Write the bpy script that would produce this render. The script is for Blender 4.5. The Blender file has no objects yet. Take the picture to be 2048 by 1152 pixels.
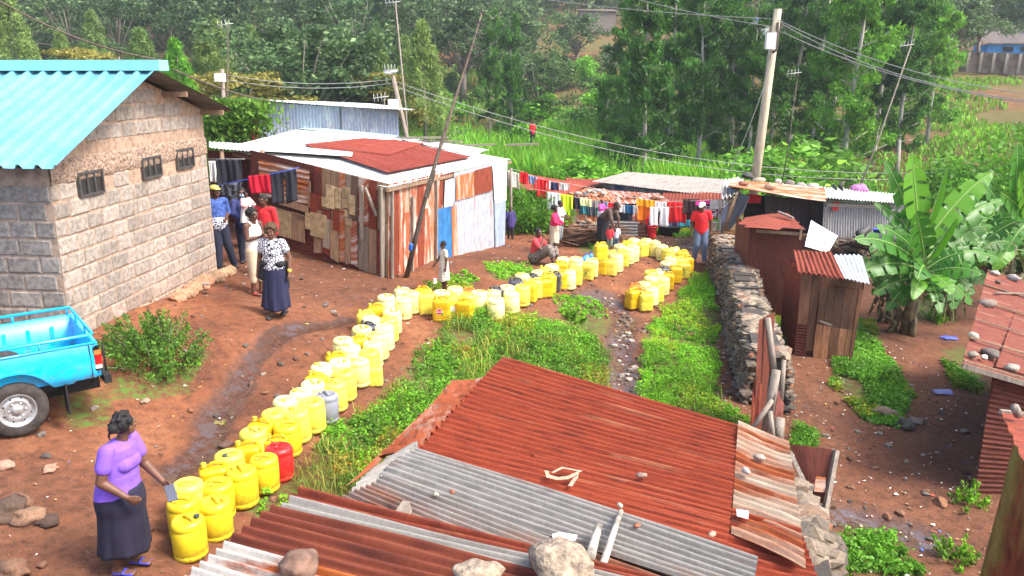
import bpy, bmesh, math, random
import numpy as np
from mathutils import Vector, Matrix, noise as mnoise
R = math.radians
rng = random.Random(7)
S = bpy.context.scene
COL = S.collection
# ---------------------------------------------------------------- camera
CAMZ, F, PITCH = 4.6, 1600.0, R(14.68)
cd = bpy.data.cameras.new('camera')
cam = bpy.data.objects.new('camera', cd); COL.objects.link(cam)
cam.location = (0, 0, CAMZ); cam.rotation_euler = (R(90) - PITCH, 0, 0)
cd.sensor_width = 36; cd.lens = 36 * F / 2048; cd.clip_start = .05; cd.clip_end = 2000
S.camera = cam
# ---------------------------------------------------------------- light (bright overcast)
W = bpy.data.worlds.new('World'); S.world = W; W.use_nodes = True
nt = W.node_tree
sky = nt.nodes.new('ShaderNodeTexSky'); sky.sky_type = 'NISHITA'; sky.sun_disc = False
SUN_EL, SUN_AZ = 52, 112
sky.sun_elevation = R(SUN_EL); sky.sun_rotation = R(SUN_AZ); sky.dust_density = 4; sky.air_density = .8; sky.ozone_density = .6
nt.links.new(sky.outputs[0], nt.nodes['Background'].inputs[0]); nt.nodes['Background'].inputs[1].default_value = .15
sd = bpy.data.lights.new('sun', 'SUN'); sd.energy = 1.7; sd.angle = R(16); sd.color = (1, .96, .9)
sun = bpy.data.objects.new('sun', sd); COL.objects.link(sun)
_a, _e = R(SUN_AZ), R(SUN_EL)
_d = Vector((math.sin(_a) * math.cos(_e), math.cos(_a) * math.cos(_e), math.sin(_e)))
sun.rotation_euler = _d.to_track_quat('Z', 'Y').to_euler(); sun.location = (0, 0, 60)
S.view_settings.view_transform = 'Standard'; S.view_settings.look = 'None'
S.view_settings.exposure = 1.68; S.view_settings.gamma = 1
# ---------------------------------------------------------------- pixel helpers (photo is 2048 x 1152)
_cp, _sp = math.cos(PITCH), math.sin(PITCH)
def ray(px, py):
    u, v = (px - 1024) / F, (576 - py) / F
    return Vector((u, _cp + _sp * v, -_sp + _cp * v))
def P(px, py, Y):
    d = ray(px, py); t = Y / d.y
    return Vector((d.x * t, Y, CAMZ + d.z * t))
def PZ(px, py, z):
    d = ray(px, py); t = (z - CAMZ) / d.z
    return Vector((d.x * t, d.y * t, z))
def PX(co):
    x, y, z = co[0], co[1], co[2] - CAMZ
    f = y * _cp - z * _sp; up = y * _sp + z * _cp
    return (1024 + F * x / f, 576 - F * up / f)
# ---------------------------------------------------------------- terrain
_gp = []
for px, py, z in [(0,1150,.15),(250,1150,.05),(375,1125,0),(600,1140,-.3),(900,1100,-.5),(35,875,.48),(200,800,.45),(120,830,.47),(0,960,.3),(300,900,.15),(450,820,.1),
        (570,960,-.05),(640,850,0),(760,720,.15),(190,665,1.0),(60,700,.95),(430,555,.8),(557,637,.65),(480,560,.75),(640,640,.4),(650,540,.6),(700,492,.62),(600,478,.65),(440,480,.7),(780,558,.35),(1003,492,.1),
        (1022,478,0),(1080,525,.12),(740,665,.28),(800,652,.25),(880,632,.25),(1000,612,.2),(1110,582,.15),(1200,554,.05),(1250,545,-.05),(1290,522,-.1),(1385,552,-.4),(1265,624,-.5),(1330,580,-.42),
        (1180,580,.0),(1180,640,-.25),(1400,522,-.3),(1240,790,-.75),(1250,650,-.58),(1245,720,-.68),(1050,700,-.1),(900,780,-.2),(800,900,-.3),(1350,700,-.5),(1430,800,-.62),(1420,600,-.48),(1330,480,-.2),(1150,490,-.05),(1250,470,-.1),
        (1573,712,-1.1),(1700,735,-1.1),(1700,850,-1.1),(1750,1050,-1.2),(1925,1000,-1.15),(1900,800,-1.1),(1800,650,-1.1),(2000,700,-1.1),(1650,1140,-1.2),(1600,600,-.95),(1700,500,-.6),(1480,480,-.35),(1900,500,-.8)]:
    p = PZ(px, py, z); _gp.append((p.x, p.y, z))
_gp += [(3.2,7,-.95),(3.9,10,-.9),(4.7,13,-.85),(5.3,16,-.8),(2.2,8,-.7),(1,5,-.7),(0,2,-.6),(-3,3,.1),(4,2,-1.2),(-8,3,.4),(-9,10,.95),(-9,16,1.0),(8,8,-1.15),(9,14,-1.1),(12,20,-1),(-14,12,1.1),(-14,25,1),(-8,28,.4),(0,30,-.5),(5,32,-.9),(10,32,-.9),(18,22,-.3),(22,14,-.6),(22,5,-1),(-22,5,.8),(-22,30,1)]
for y, z in [(40,-1.6),(54,-1.6),(70,.2),(85,2.4),(100,5),(140,14),(200,27),(300,45),(420,60)]:
    for x in (-160,-110,-70,-40,-20,0,18,34,52,80,120,170):
        zz = z
        if x >= 34 and y < 100: zz = max(z, z * .5 + {40:2.2,54:2.3,70:3.0,85:5.2}[y])
        if x <= -40 and y < 100: zz = z + 1.5
        _gp.append((x * (y / 100 if y > 100 else 1), y, zz))
_gp = np.array(_gp)
def _rbf_fit(p):
    n = len(p); A = np.zeros((n + 3, n + 3))
    d = np.hypot(p[:, None, 0] - p[None, :, 0], p[:, None, 1] - p[None, :, 1])
    A[:n, :n] = d - np.eye(n) * .25
    A[:n, n] = A[n, :n] = 1; A[:n, n+1] = A[n+1, :n] = p[:, 0]; A[:n, n+2] = A[n+2, :n] = p[:, 1]
    return np.linalg.solve(A, np.concatenate([p[:, 2], [0, 0, 0]]))
_gw = _rbf_fit(_gp)
_rs = np.random.RandomState(3)
_tab = _rs.rand(256, 256)
def vnoise(x, y):
    xi, yi = np.floor(x).astype(int), np.floor(y).astype(int)
    fx, fy = x - xi, y - yi; fx = fx*fx*(3-2*fx); fy = fy*fy*(3-2*fy)
    g = lambda a, b: _tab[a & 255, b & 255]
    return (g(xi,yi)*(1-fx)+g(xi+1,yi)*fx)*(1-fy)+(g(xi,yi+1)*(1-fx)+g(xi+1,yi+1)*fx)*fy - .5
def dist_poly(x, y, pts):
    best = np.full(x.shape, 1e9)
    for (ax, ay), (bx, by) in zip(pts[:-1], pts[1:]):
        dx, dy = bx-ax, by-ay; t = np.clip(((x-ax)*dx+(y-ay)*dy)/(dx*dx+dy*dy), 0, 1)
        best = np.minimum(best, np.hypot(x-ax-t*dx, y-ay-t*dy))
    return best
def pz2(*l): return [tuple(PZ(a, b, c).xy) for a, b, c in l]
DRAIN = pz2((1170,598,-.1),(1215,600,-.3),(1250,640,-.55),(1240,700,-.65),(1250,790,-.75),(1280,900,-.8))
RUNNEL = pz2((690,640,.35),(560,690,.3),(510,740,.2),(450,820,.1),(400,900,.1),(340,950,.1))
SWALE = pz2((1620,1040,-1.2),(1700,1045,-1.2),(1800,1060,-1.2),(1860,1080,-1.2))
def gz_arr(x, y):
    x = np.asarray(x, float); y = np.asarray(y, float); sh = x.shape; x = x.ravel(); y = y.ravel()
    out = np.empty(x.shape); n = len(_gp)
    for s in range(0, len(x), 20000):
        xx, yy = x[s:s+20000], y[s:s+20000]
        d = np.hypot(xx[:, None]-_gp[None, :, 0], yy[:, None]-_gp[None, :, 1])
        out[s:s+20000] = d @ _gw[:n] + _gw[n] + _gw[n+1]*xx + _gw[n+2]*yy
    near = np.clip((40-y)/10, 0, 1)
    out += vnoise(x*1.3, y*1.3)*.07*near + vnoise(x*4.1+9, y*4.1)*.035*near + (1-near)*vnoise(x*.12, y*.12)*1.2
    out -= .10*np.exp(-(dist_poly(x, y, DRAIN)/.3)**2) + .07*np.exp(-(dist_poly(x, y, RUNNEL)/.28)**2) + .05*np.exp(-(dist_poly(x, y, SWALE)/.4)**2)
    return out.reshape(sh)
_gc = {}
def gz(x, y):
    k = (round(x, 3), round(y, 3))
    if k not in _gc: _gc[k] = float(gz_arr(np.array([x]), np.array([y]))[0])
    return _gc[k]
def G(px, py, h=0.0):
    """where the pixel's ray meets the ground (or a level h above it)"""
    d = ray(px, py); o = Vector((0, 0, CAMZ))
    ts = np.linspace(3, 60, 700); xs, ys, zs = d.x*ts, d.y*ts, CAMZ + d.z*ts
    g = gz_arr(xs, ys) + h
    i = np.argmax(zs < g)
    if zs[i] >= g[i]: i = len(ts)-1
    a = (zs[i-1]-g[i-1])/((zs[i-1]-g[i-1])-(zs[i]-g[i])+1e-9)
    t = ts[i-1] + a*(ts[i]-ts[i-1]); x, y = d.x*t, d.y*t
    return Vector((x, y, gz(x, y)))
# ---------------------------------------------------------------- mesh + object helpers
def nrm(v): v = Vector(v); return v.normalized() if v.length > 1e-9 else Vector((0, 0, 1))
class MB:
    def __init__(s): s.v = []; s.f = []; s.m = []; s.uv = []; s.c = []
    def add(s, vs, fs, mi=0, uv=None, col=(1, 1, 1)):
        b = len(s.v); s.v += [tuple(p) for p in vs]; s.f += [tuple(i + b for i in f) for f in fs]; s.m += [mi]*len(fs)
        s.uv += list(uv) if uv is not None else [(0, 0)]*len(vs); s.c += [col]*len(vs); return s
    def box(s, c, sz, rz=0, mi=0, M=None, col=(1, 1, 1), jit=0):
        M = M or Matrix.Rotation(rz, 3, 'Z'); c = Vector(c); vs = []
        for i in (-1, 1):
            for j in (-1, 1):
                for k in (-1, 1): vs.append(c + M @ Vector((i*sz[0]/2 + rng.uniform(-jit, jit), j*sz[1]/2 + rng.uniform(-jit, jit), k*sz[2]/2 + rng.uniform(-jit, jit))))
        return s.add(vs, [(0,1,3,2),(4,6,7,5),(0,4,5,1),(2,3,7,6),(0,2,6,4),(1,5,7,3)], mi, [(v.x+v.y, v.z) for v in vs], col)
    def beam(s, a, b, w, h, mi=0, up=(0, 0, 1), col=(1, 1, 1)):
        a, b = Vector(a), Vector(b); d = nrm(b-a); x = nrm(d.cross(Vector(up))); z = x.cross(d)
        M = Matrix((d, x, z)).transposed()
        vs = [(a if i < 0 else b) + x*j*w/2 + z*k*h/2 for i in (-1, 1) for j in (-1, 1) for k in (-1, 1)]
        L = (b-a).length
        return s.add(vs, [(0,1,3,2),(4,6,7,5),(0,4,5,1),(2,3,7,6),(0,2,6,4),(1,5,7,3)], mi, [((0 if i < 4 else L), (i % 4)*.05) for i in range(8)], col)
    def tube(s, pts, r, n=8, mi=0, col=(1, 1, 1), cap=True):
        pts = [Vector(p) for p in pts]; rs = r if isinstance(r, (list, tuple)) else [r]*len(pts); vs = []; uv = []
        d0 = nrm(pts[1]-pts[0]); x = nrm(d0.cross(Vector((0, .1, 1)) if abs(d0.z) < .95 else Vector((1, 0, 0)))); L = 0
        for i, p in enumerate(pts):
            d = nrm(pts[min(i+1, len(pts)-1)]-pts[max(i-1, 0)]); x = nrm(x - d*x.dot(d)); y = d.cross(x)
            if i: L += (pts[i]-pts[i-1]).length
            for k in range(n):
                a = 2*math.pi*k/n; vs.append(p + (x*math.cos(a)+y*math.sin(a))*rs[i]); uv.append((L, k/n))
        fs = [(i*n+k, i*n+(k+1) % n, (i+1)*n+(k+1) % n, (i+1)*n+k) for i in range(len(pts)-1) for k in range(n)]
        if cap: fs += [tuple(range(n))[::-1], tuple((len(pts)-1)*n+k for k in range(n))]
        return s.add(vs, fs, mi, uv, col)
    def ecap(s, a, b, ra, rb, side=(1, 0, 0), n=14, mi=0, col=(1, 1, 1)):
        """limb-like capsule with elliptical rings: ra, rb are radii or (side, front) pairs"""
        a, b = Vector(a), Vector(b); ra = ra if isinstance(ra, tuple) else (ra, ra); rb = rb if isinstance(rb, tuple) else (rb, rb)
        d = nrm(b-a) if (b-a).length > 1e-6 else Vector((0, 0, 1)); x = Vector(side); x = x - d*x.dot(d)
        if x.length < 1e-3: x = Vector((0, 1, 0)) - d*d.y
        x = nrm(x); y = d.cross(x); vs = []; rings = []
        for t in (-90, -60, -30): rings.append((a + d*min(ra)*math.sin(R(t)), math.cos(R(t)), ra))
        for t in (0, .33, .66, 1): rings.append((a.lerp(b, t), 1, (ra[0]+(rb[0]-ra[0])*t, ra[1]+(rb[1]-ra[1])*t)))
        for t in (30, 60, 90): rings.append((b + d*min(rb)*math.sin(R(t)), math.cos(R(t)), rb))
        for p, k, r in rings:
            k = max(k, .02)
            for i in range(n):
                q = 2*math.pi*i/n; vs.append(p + x*math.cos(q)*r[0]*k + y*math.sin(q)*r[1]*k)
        m = len(rings)
        fs = [(i*n+k, i*n+(k+1) % n, (i+1)*n+(k+1) % n, (i+1)*n+k) for i in range(m-1) for k in range(n)]
        fs += [tuple(range(n))[::-1], tuple((m-1)*n+k for k in range(n))]
        return s.add(vs, fs, mi, None, col)
    def ell(s, c, r, M=None, n=14, mi=0, col=(1, 1, 1)):
        c = Vector(c); M = M or Matrix.Identity(3); vs = []; m = 9
        for i in range(m):
            t = -math.pi/2 + math.pi*i/(m-1); k = max(math.cos(t), .01)
            for j in range(n):
                q = 2*math.pi*j/n; vs.append(c + M @ Vector((r[0]*k*math.cos(q), r[1]*k*math.sin(q), r[2]*math.sin(t))))
        fs = [(i*n+k, i*n+(k+1) % n, (i+1)*n+(k+1) % n, (i+1)*n+k) for i in range(m-1) for k in range(n)]
        fs += [tuple(range(n))[::-1], tuple((m-1)*n+k for k in range(n))]
        return s.add(vs, fs, mi, None, col)
    def lathe(s, prof, n=28, c=(0, 0, 0), mi=0, sq=None, col=(1, 1, 1)):
        """profile of (radius, z); sq=(hx, hy, corner) lofts a rounded rectangle instead of a circle"""
        c = Vector(c); vs = []; uv = []
        for r, z in prof:
            for k in range(n):
                q = 2*math.pi*(k+.5)/n; cx, sx = math.cos(q), math.sin(q)
                if sq:
                    e = sq[2]; x = math.copysign(abs(cx)**e, cx)*sq[0]*r; y = math.copysign(abs(sx)**e, sx)*sq[1]*r
                else: x, y = cx*r, sx*r
                vs.append(c + Vector((x, y, z))); uv.append((q, z))
        m = len(prof)
        fs = [(i*n+k, i*n+(k+1) % n, (i+1)*n+(k+1) % n, (i+1)*n+k) for i in range(m-1) for k in range(n)]
        fs += [tuple(range(n))[::-1], tuple((m-1)*n+k for k in range(n))]
        return s.add(vs, fs, mi, uv, col)
    def sheet(s, A, B, C, D, nc, amp=.012, nu=6, mi=0, sag=.01, per=6, wob=.004, uo=None):
        """corrugated sheet: ridges run A->B (and D->C); nc waves from A to D"""
        A, B, C, D = map(Vector, (A, B, C, D)); n = nrm((B-A).cross(D-A))
        if n.z < 0: n = -n
        nv = max(2, int(nc*per)); vs = []; uv = []; Lu = (B-A).length; Lv = (D-A).length; ph = rng.uniform(0, 6)
        uo = uo if uo is not None else rng.uniform(0, 50)
        for i in range(nu+1):
            u = i/nu
            for j in range(nv+1):
                v = j/nv; p = A.lerp(B, u).lerp(D.lerp(C, u), v)
                o = amp*math.sin(2*math.pi*nc*v) + sag*math.sin(u*3+ph+v*4)
                e = wob*mnoise.noise(Vector((v*nc*2.3, u*3, ph)))*3
                vs.append(p + n*(o + e)); uv.append((u*Lu+uo, v*Lv))
        w = nv+1
        fs = [(i*w+j, (i+1)*w+j, (i+1)*w+j+1, i*w+j+1) for i in range(nu) for j in range(nv)]
        return s.add(vs, fs, mi, uv)
    def rock(s, c, r, seed=0, mi=0, col=(1, 1, 1), sub=1, rough=.28):
        bm = bmesh.new(); bmesh.ops.create_icosphere(bm, subdivisions=sub+1 if sub else 1, radius=1)
        r = r if isinstance(r, (tuple, list)) else (r, r, r); M = Matrix.Rotation(seed*1.7, 3, 'Z')
        vs = []
        for v in bm.verts:
            k = 1 + rough*mnoise.noise(v.co*1.3 + Vector((seed*3.1, seed*1.3, 0)))*1.8
            p = v.co*k; p = Vector((round(p.x*2.2)/2.2*.35+p.x*.65, p.y, round(p.z*2)/2*.4+p.z*.6))
            vs.append(Vector(c) + M @ Vector((p.x*r[0], p.y*r[1], p.z*r[2])))
        fs = [tuple(v.index for v in f.verts) for f in bm.faces]; bm.free()
        return s.add(vs, fs, mi, None, col)
    def build(s, name, mats, parent=None, smooth=True, loc=None):
        me = bpy.data.meshes.new(name)
        off = Vector((0, 0, 0)); q = parent
        while q is not None: off += q.location; q = q.parent
        if parent is None and loc is not None: off = Vector(loc)
        v = np.array(s.v, float) - np.array(off)
        if LOCAL[0] and parent is not None: v = np.array(s.v, float)
        me.from_pydata(v.tolist(), [], s.f)
        mats = mats if isinstance(mats, (list, tuple)) else [mats]
        for m in mats: me.materials.append(m)
        if len(mats) > 1: me.polygons.foreach_set('material_index', s.m)
        me.polygons.foreach_set('use_smooth', [smooth]*len(s.f))
        li = np.empty(len(me.loops), int); me.loops.foreach_get('vertex_index', li)
        ul = me.uv_layers.new(name='UVMap'); ul.data.foreach_set('uv', np.array(s.uv, float)[li].ravel())
        ca = me.color_attributes.new('Col', 'FLOAT_COLOR', 'POINT')
        ca.data.foreach_set('color', np.concatenate([np.array(s.c, float), np.ones((len(s.c), 1))], 1).ravel())
        me.update()
        o = bpy.data.objects.new(name, me); COL.objects.link(o)
        if parent is not None: o.parent = parent
        elif loc is not None: o.location = loc
        return o
LOCAL = [False]
def tag(o, label=None, cat=None, group=None, kind=None):
    if label: o['label'] = label
    if cat: o['category'] = cat
    if group: o['group'] = group
    if kind: o['kind'] = kind
    return o
def thing(name, label, cat, loc=(0, 0, 0), group=None, rz=0):
    o = bpy.data.objects.new(name, None); COL.objects.link(o); o.location = loc; o.rotation_euler.z = rz
    o.empty_display_size = .2
    return tag(o, label, cat, group)
def copy_tree(o, parent=None):
    c = o.copy(); COL.objects.link(c)
    if parent is not None: c.parent = parent
    for ch in [q for q in COL.objects if q.parent is o]: copy_tree(ch, c)
    return c
def leaf_mesh(name, pts, size, asp, mat, cols, droop=0., up=0., rs=None, bend=.25, flat=0):
    """many small leaf faces as one mesh; pts (N,3), size (N,)"""
    rs = rs or np.random.RandomState(1); n = len(pts)
    d = rs.normal(size=(n, 3)); d[:, 2] = d[:, 2]*(1-flat) - droop + up; d /= np.linalg.norm(d, axis=1)[:, None]
    e = rs.normal(size=(n, 3)); w = np.cross(d, e); w /= np.linalg.norm(w, axis=1)[:, None]+1e-9
    s = size[:, None]; a = pts - d*s*.5; b = pts + d*s*.5; nn = np.cross(d, w)
    mid = pts + nn*s*bend*.4
    v = np.stack([a, mid + w*s*asp*.5, b, mid - w*s*asp*.5], 1).reshape(-1, 3)
    me = bpy.data.meshes.new(name); me.vertices.add(4*n); me.vertices.foreach_set('co', v.astype(np.float32).ravel())
    me.loops.add(4*n); me.loops.foreach_set('vertex_index', np.arange(4*n, dtype=np.int32))
    me.polygons.add(n); me.polygons.foreach_set('loop_start', np.arange(0, 4*n, 4, dtype=np.int32))
    me.update(calc_edges=True); me.materials.append(mat)
    ca = me.color_attributes.new('Col', 'FLOAT_COLOR', 'POINT')
    c4 = np.repeat(np.concatenate([cols, np.ones((n, 1))], 1), 4, axis=0)
    ca.data.foreach_set('color', c4.astype(np.float32).ravel())
    return me
def link(name, me, parent=None, loc=(0, 0, 0)):
    o = bpy.data.objects.new(name, me); COL.objects.link(o); o.location = loc
    if parent is not None: o.parent = parent
    return o
# ---------------------------------------------------------------- materials
def newmat(name):
    m = bpy.data.materials.new(name); m.use_nodes = True; m.cycles.use_bump_map_correction = False if hasattr(m.cycles, 'use_bump_map_correction') else None
    return m, m.node_tree.nodes, m.node_tree.links, m.node_tree.nodes['Principled BSDF']
def rgb(c): return (c[0], c[1], c[2], 1)
def ramp(N, L, fac, stops, interp='LINEAR'):
    r = N.new('ShaderNodeValToRGB'); r.color_ramp.interpolation = interp; e = r.color_ramp.elements
    while len(e) < len(stops): e.new(.5)
    for i, (p, c) in enumerate(stops): e[i].position = p; e[i].color = rgb(c) if len(c) == 3 else c
    L.new(fac, r.inputs[0]); return r.outputs[0]
def mix(N, L, fac, a, b, mode='MIX'):
    n = N.new('ShaderNodeMix'); n.data_type = 'RGBA'; n.blend_type = mode
    for s, x in ((n.inputs[0], fac), (n.inputs[6], a), (n.inputs[7], b)):
        if hasattr(x, 'is_linked') or hasattr(x, 'links'): L.new(x, s)
        else: s.default_value = x if isinstance(x, (int, float)) else rgb(x)
    return n.outputs[2]
def tex(N, L, scale, detail=4, co='Object', stretch=None, kind='ShaderNodeTexNoise', rough=.6, dist=0):
    tc = N.new('ShaderNodeTexCoord'); src = tc.outputs[co]
    if stretch:
        mp = N.new('ShaderNodeMapping'); mp.inputs['Scale'].default_value = stretch; L.new(src, mp.inputs[0]); src = mp.outputs[0]
    t = N.new(kind); L.new(src, t.inputs['Vector']); t.inputs['Scale'].default_value = scale
    if kind == 'ShaderNodeTexNoise':
        t.inputs['Detail'].default_value = detail; t.inputs['Roughness'].default_value = rough; t.inputs['Distortion'].default_value = dist
    return t
def bump(N, L, B, h, strength=.4, dist=.02):
    b = N.new('ShaderNodeBump'); b.inputs['Strength'].default_value = strength; b.inputs['Distance'].default_value = dist
    L.new(h, b.inputs['Height']); L.new(b.outputs[0], B.inputs['Normal'])
def simple(name, c, rough=.6, var=.25, scale=6, bmp=.2, metal=0, col=False, c2=None, dist=.01, spec=None, stretch=None, sub=0):
    m, N, L, B = newmat(name)
    t = tex(N, L, scale, stretch=stretch)
    c2 = c2 or tuple(x*(1-var*1.6) for x in c)
    o = ramp(N, L, t.outputs[0], [(.34, c2), (.62, c)])
    if col:
        a = N.new('ShaderNodeAttribute'); a.attribute_name = 'Col'; o = mix(N, L, 1.0, o, a.outputs[0], 'MULTIPLY')
    L.new(o, B.inputs['Base Color']); B.inputs['Roughness'].default_value = rough; B.inputs['Metallic'].default_value = metal
    if spec is not None: B.inputs['Specular IOR Level'].default_value = spec
    if sub: B.inputs['Subsurface Weight'].default_value = sub; B.inputs['Subsurface Radius'].default_value = (.03, .03, .01)
    if bmp: bump(N, L, B, t.outputs[0], bmp, dist)
    return m
def leafmat(name, c, trans=.3, rough=.5):
    m, N, L, B = newmat(name)
    a = N.new('ShaderNodeAttribute'); a.attribute_name = 'Col'
    oi = N.new('ShaderNodeObjectInfo'); r = ramp(N, L, oi.outputs['Random'], [(0, (.8, .85, .8)), (1, (1.15, 1.1, 1.0))])
    o = mix(N, L, 1.0, mix(N, L, 1.0, c, a.outputs[0], 'MULTIPLY'), r, 'MULTIPLY')
    L.new(o, B.inputs['Base Color']); B.inputs['Roughness'].default_value = rough; B.inputs['Specular IOR Level'].default_value = .3
    tr = N.new('ShaderNodeBsdfTranslucent'); L.new(o, tr.inputs[0]); ms = N.new('ShaderNodeMixShader'); ms.inputs[0].default_value = trans
    L.new(B.outputs[0], ms.inputs[1]); L.new(tr.outputs[0], ms.inputs[2]); L.new(ms.outputs[0], N['Material Output'].inputs[0])
    return m
def sheetmat(name, zinc, rust, amt, streak=(.5, 3, 1), scale=1.6, soft=.08, rough=.55, metal=.0, rust2=None, seed=0):
    """weathered corrugated iron; amt 0 clean .. 1 all rust; streaks run along the corrugation (UV u)"""
    m, N, L, B = newmat(name)
    tc = N.new('ShaderNodeTexCoord'); mp = N.new('ShaderNodeMapping'); mp.inputs['Scale'].default_value = streak; mp.inputs['Location'].default_value = (seed, seed*.7, 0)
    L.new(tc.outputs['UV'], mp.inputs[0])
    t = N.new('ShaderNodeTexNoise'); t.inputs['Scale'].default_value = scale; t.inputs['Detail'].default_value = 7; t.inputs['Roughness'].default_value = .65; L.new(mp.outputs[0], t.inputs['Vector'])
    t2 = N.new('ShaderNodeTexNoise'); t2.inputs['Scale'].default_value = scale*6; t2.inputs['Detail'].default_value = 5; L.new(mp.outputs[0], t2.inputs['Vector'])
    t3 = N.new('ShaderNodeTexNoise'); t3.inputs['Scale'].default_value = 40; t3.inputs['Detail'].default_value = 3; L.new(tc.outputs['UV'], t3.inputs['Vector'])
    rust2 = rust2 or (rust[0]*.5, rust[1]*.55, rust[2]*.7)
    rc = ramp(N, L, t2.outputs[0], [(.3, rust2), (.5, rust), (.75, (min(1, rust[0]*1.15), rust[1]*1.3, rust[2]*1.15))])
    zc = ramp(N, L, t2.outputs[0], [(.3, tuple(x*.72 for x in zinc)), (.6, zinc)])
    c = .28 + (1-amt)*.44
    f = ramp(N, L, t.outputs[0], [(max(0, c-soft), (0, 0, 0)), (min(1, c+soft), (1, 1, 1))])
    o = mix(N, L, f, zc, rc)
    g = ramp(N, L, t3.outputs[0], [(.3, (.82, .82, .82)), (.6, (1, 1, 1))])
    o = mix(N, L, 1.0, o, g, 'MULTIPLY')
    L.new(o, B.inputs['Base Color']); B.inputs['Roughness'].default_value = rough+.15; B.inputs['Metallic'].default_value = metal; B.inputs['Specular IOR Level'].default_value = .22
    bump(N, L, B, t3.outputs[0], .25, .004)
    return m
def woodmat(name, c, c2, scale=5, rough=.8, col=True):
    m, N, L, B = newmat(name)
    t = tex(N, L, scale, 6, stretch=(6, 6, .6), rough=.7)
    o = ramp(N, L, t.outputs[0], [(.3, c2), (.65, c)])
    if col:
        a = N.new('ShaderNodeAttribute'); a.attribute_name = 'Col'; o = mix(N, L, 1.0, o, a.outputs[0], 'MULTIPLY')
    L.new(o, B.inputs['Base Color']); B.inputs['Roughness'].default_value = rough; bump(N, L, B, t.outputs[0], .5, .008)
    return m
# ================================================================= LAND
def in_poly(px, py, poly):
    inside = np.zeros(px.shape, bool); n = len(poly)
    for i in range(n):
        (x1, y1), (x2, y2) = poly[i], poly[(i+1) % n]
        c = ((y1 > py) != (y2 > py)) & (px < (x2-x1)*(py-y1)/((y2-y1) or 1e-9)+x1); inside ^= c
    return inside
def PXarr(x, y, z):
    z = z - CAMZ; f = y*_cp - z*_sp; up = y*_sp + z*_cp
    return 1024 + F*x/f, 576 - F*up/f
POLY_MID = [(590,965),(640,885),(760,805),(840,700),(905,650),(960,632),(1040,628),(1120,655),(1185,680),(1218,730),(1212,800),(1000,900),(700,1060),(600,1000)]
POLY_RIGHT = [(1285,820),(1280,740),(1295,660),(1345,600),(1400,552),(1425,525),(1436,600),(1442,800),(1510,850),(1500,900),(1330,860)]
POLY_YARD = [[(1690,690),(1705,640),(1745,640),(1775,720),(1825,790),(1800,860),(1740,850),(1655,770)],[(1675,1075),(1780,1065),(1850,1152),(1660,1152)],[(1885,700),(1960,700),(1960,790),(1900,770)],[(1500,575),(1565,590),(1570,690),(1530,690)],[(1595,850),(1640,880),(1620,930),(1585,900)],[(1820,600),(1900,600),(1900,640),(1820,640)]]
POLY_GRASS = [[(965,525),(1040,520),(1065,545),(1040,565),(990,560)],[(1150,480),(1200,470),(1220,500),(1160,510)],[(1240,460),(1320,440),(1420,450),(1430,475),(1290,470)],[(110,790),(215,780),(225,850),(140,860)],[(840,570),(930,540),(960,565),(900,590)],[(1100,590),(1180,595),(1230,650),(1215,680),(1130,640)],[(500,1010),(590,960),(600,990),(520,1060)],[(205,760),(400,720),(420,700),(380,790),(230,800)]]
def axis(lo, a, b, hi, fine, grow=1.14):
    c = list(np.arange(a, b, fine)); s = fine; v = a; L = []
    while v > lo: s *= grow; v -= s; L.append(v)
    s = fine; v = c[-1]; H = []
    while v < hi: s *= grow; v += s; H.append(v)
    return np.array(L[::-1] + c + H)
gxs = axis(-260, -9, 9, 260, .075); gys = axis(-30, 4, 26, 450, .075, 1.06)
X, Y = np.meshgrid(gxs, gys); Z = gz_arr(X, Y)
cols = np.zeros(X.shape + (4,)); cols[..., 3] = 1
pxx, pyy = PXarr(X, np.maximum(Y, .5), Z)
n1 = vnoise(X*2.1, Y*2.1) + .5*vnoise(X*6.3, Y*6.3)
gm = np.zeros(X.shape)
for pl in [POLY_MID, POLY_RIGHT] + POLY_YARD + POLY_GRASS:
    gm = np.maximum(gm, in_poly(pxx + n1*20, pyy + n1*12, pl) & (Y > 3))
far = np.clip((Y-26)/4, 0, 1)
patch = (vnoise(X*.11+5, Y*.09) > .12) & (Y > 62)
soilfar = in_poly(pxx, pyy, [(1270,150),(1500,160),(1560,190),(1400,260),(1180,260),(1150,200)]) | in_poly(pxx, pyy, [(1640,250),(1850,230),(1850,330),(1700,350),(1600,330)]) | in_poly(pxx, pyy, [(1160,225),(1400,240),(1390,262),(1150,250)])
cols[..., 0] = np.where(far > 0, np.where(patch | (soilfar & (n1 > -.3)), .25, .9)*far, gm)
wet = np.exp(-(dist_poly(X, Y, DRAIN)/(.33+n1*.12))**2) + np.exp(-(dist_poly(X, Y, RUNNEL)/(.25+n1*.17))**2) + np.exp(-(dist_poly(X, Y, SWALE)/(.35+n1*.1))**2)
wc = G(1340, 487); wet += np.exp(-(((X-wc.x)/1.5)**2+((Y-wc.y)/1.1)**2))
cols[..., 1] = np.clip(wet, 0, 1)
cols[..., 2] = .45*np.clip((X-2.6-.12*(Y-6)+n1*.9)/1.0, 0, 1)*np.clip((26-Y)/5, 0, 1) + .4*np.exp(-(((X+5.6)/2.2)**2+((Y-7.2)/2)**2))
m, N, L, B = newmat('red_soil')
at = N.new('ShaderNodeAttribute'); at.attribute_name = 'Msk'; sp = N.new('ShaderNodeSeparateColor'); L.new(at.outputs[0], sp.inputs[0])
t1 = tex(N, L, .9, 6); t2 = tex(N, L, 9, 8, rough=.7); t3 = tex(N, L, 45, 4)
soil = ramp(N, L, t1.outputs[0], [(.3, (.105, .034, .015)), (.5, (.185, .064, .026)), (.7, (.265, .105, .047))])
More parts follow.
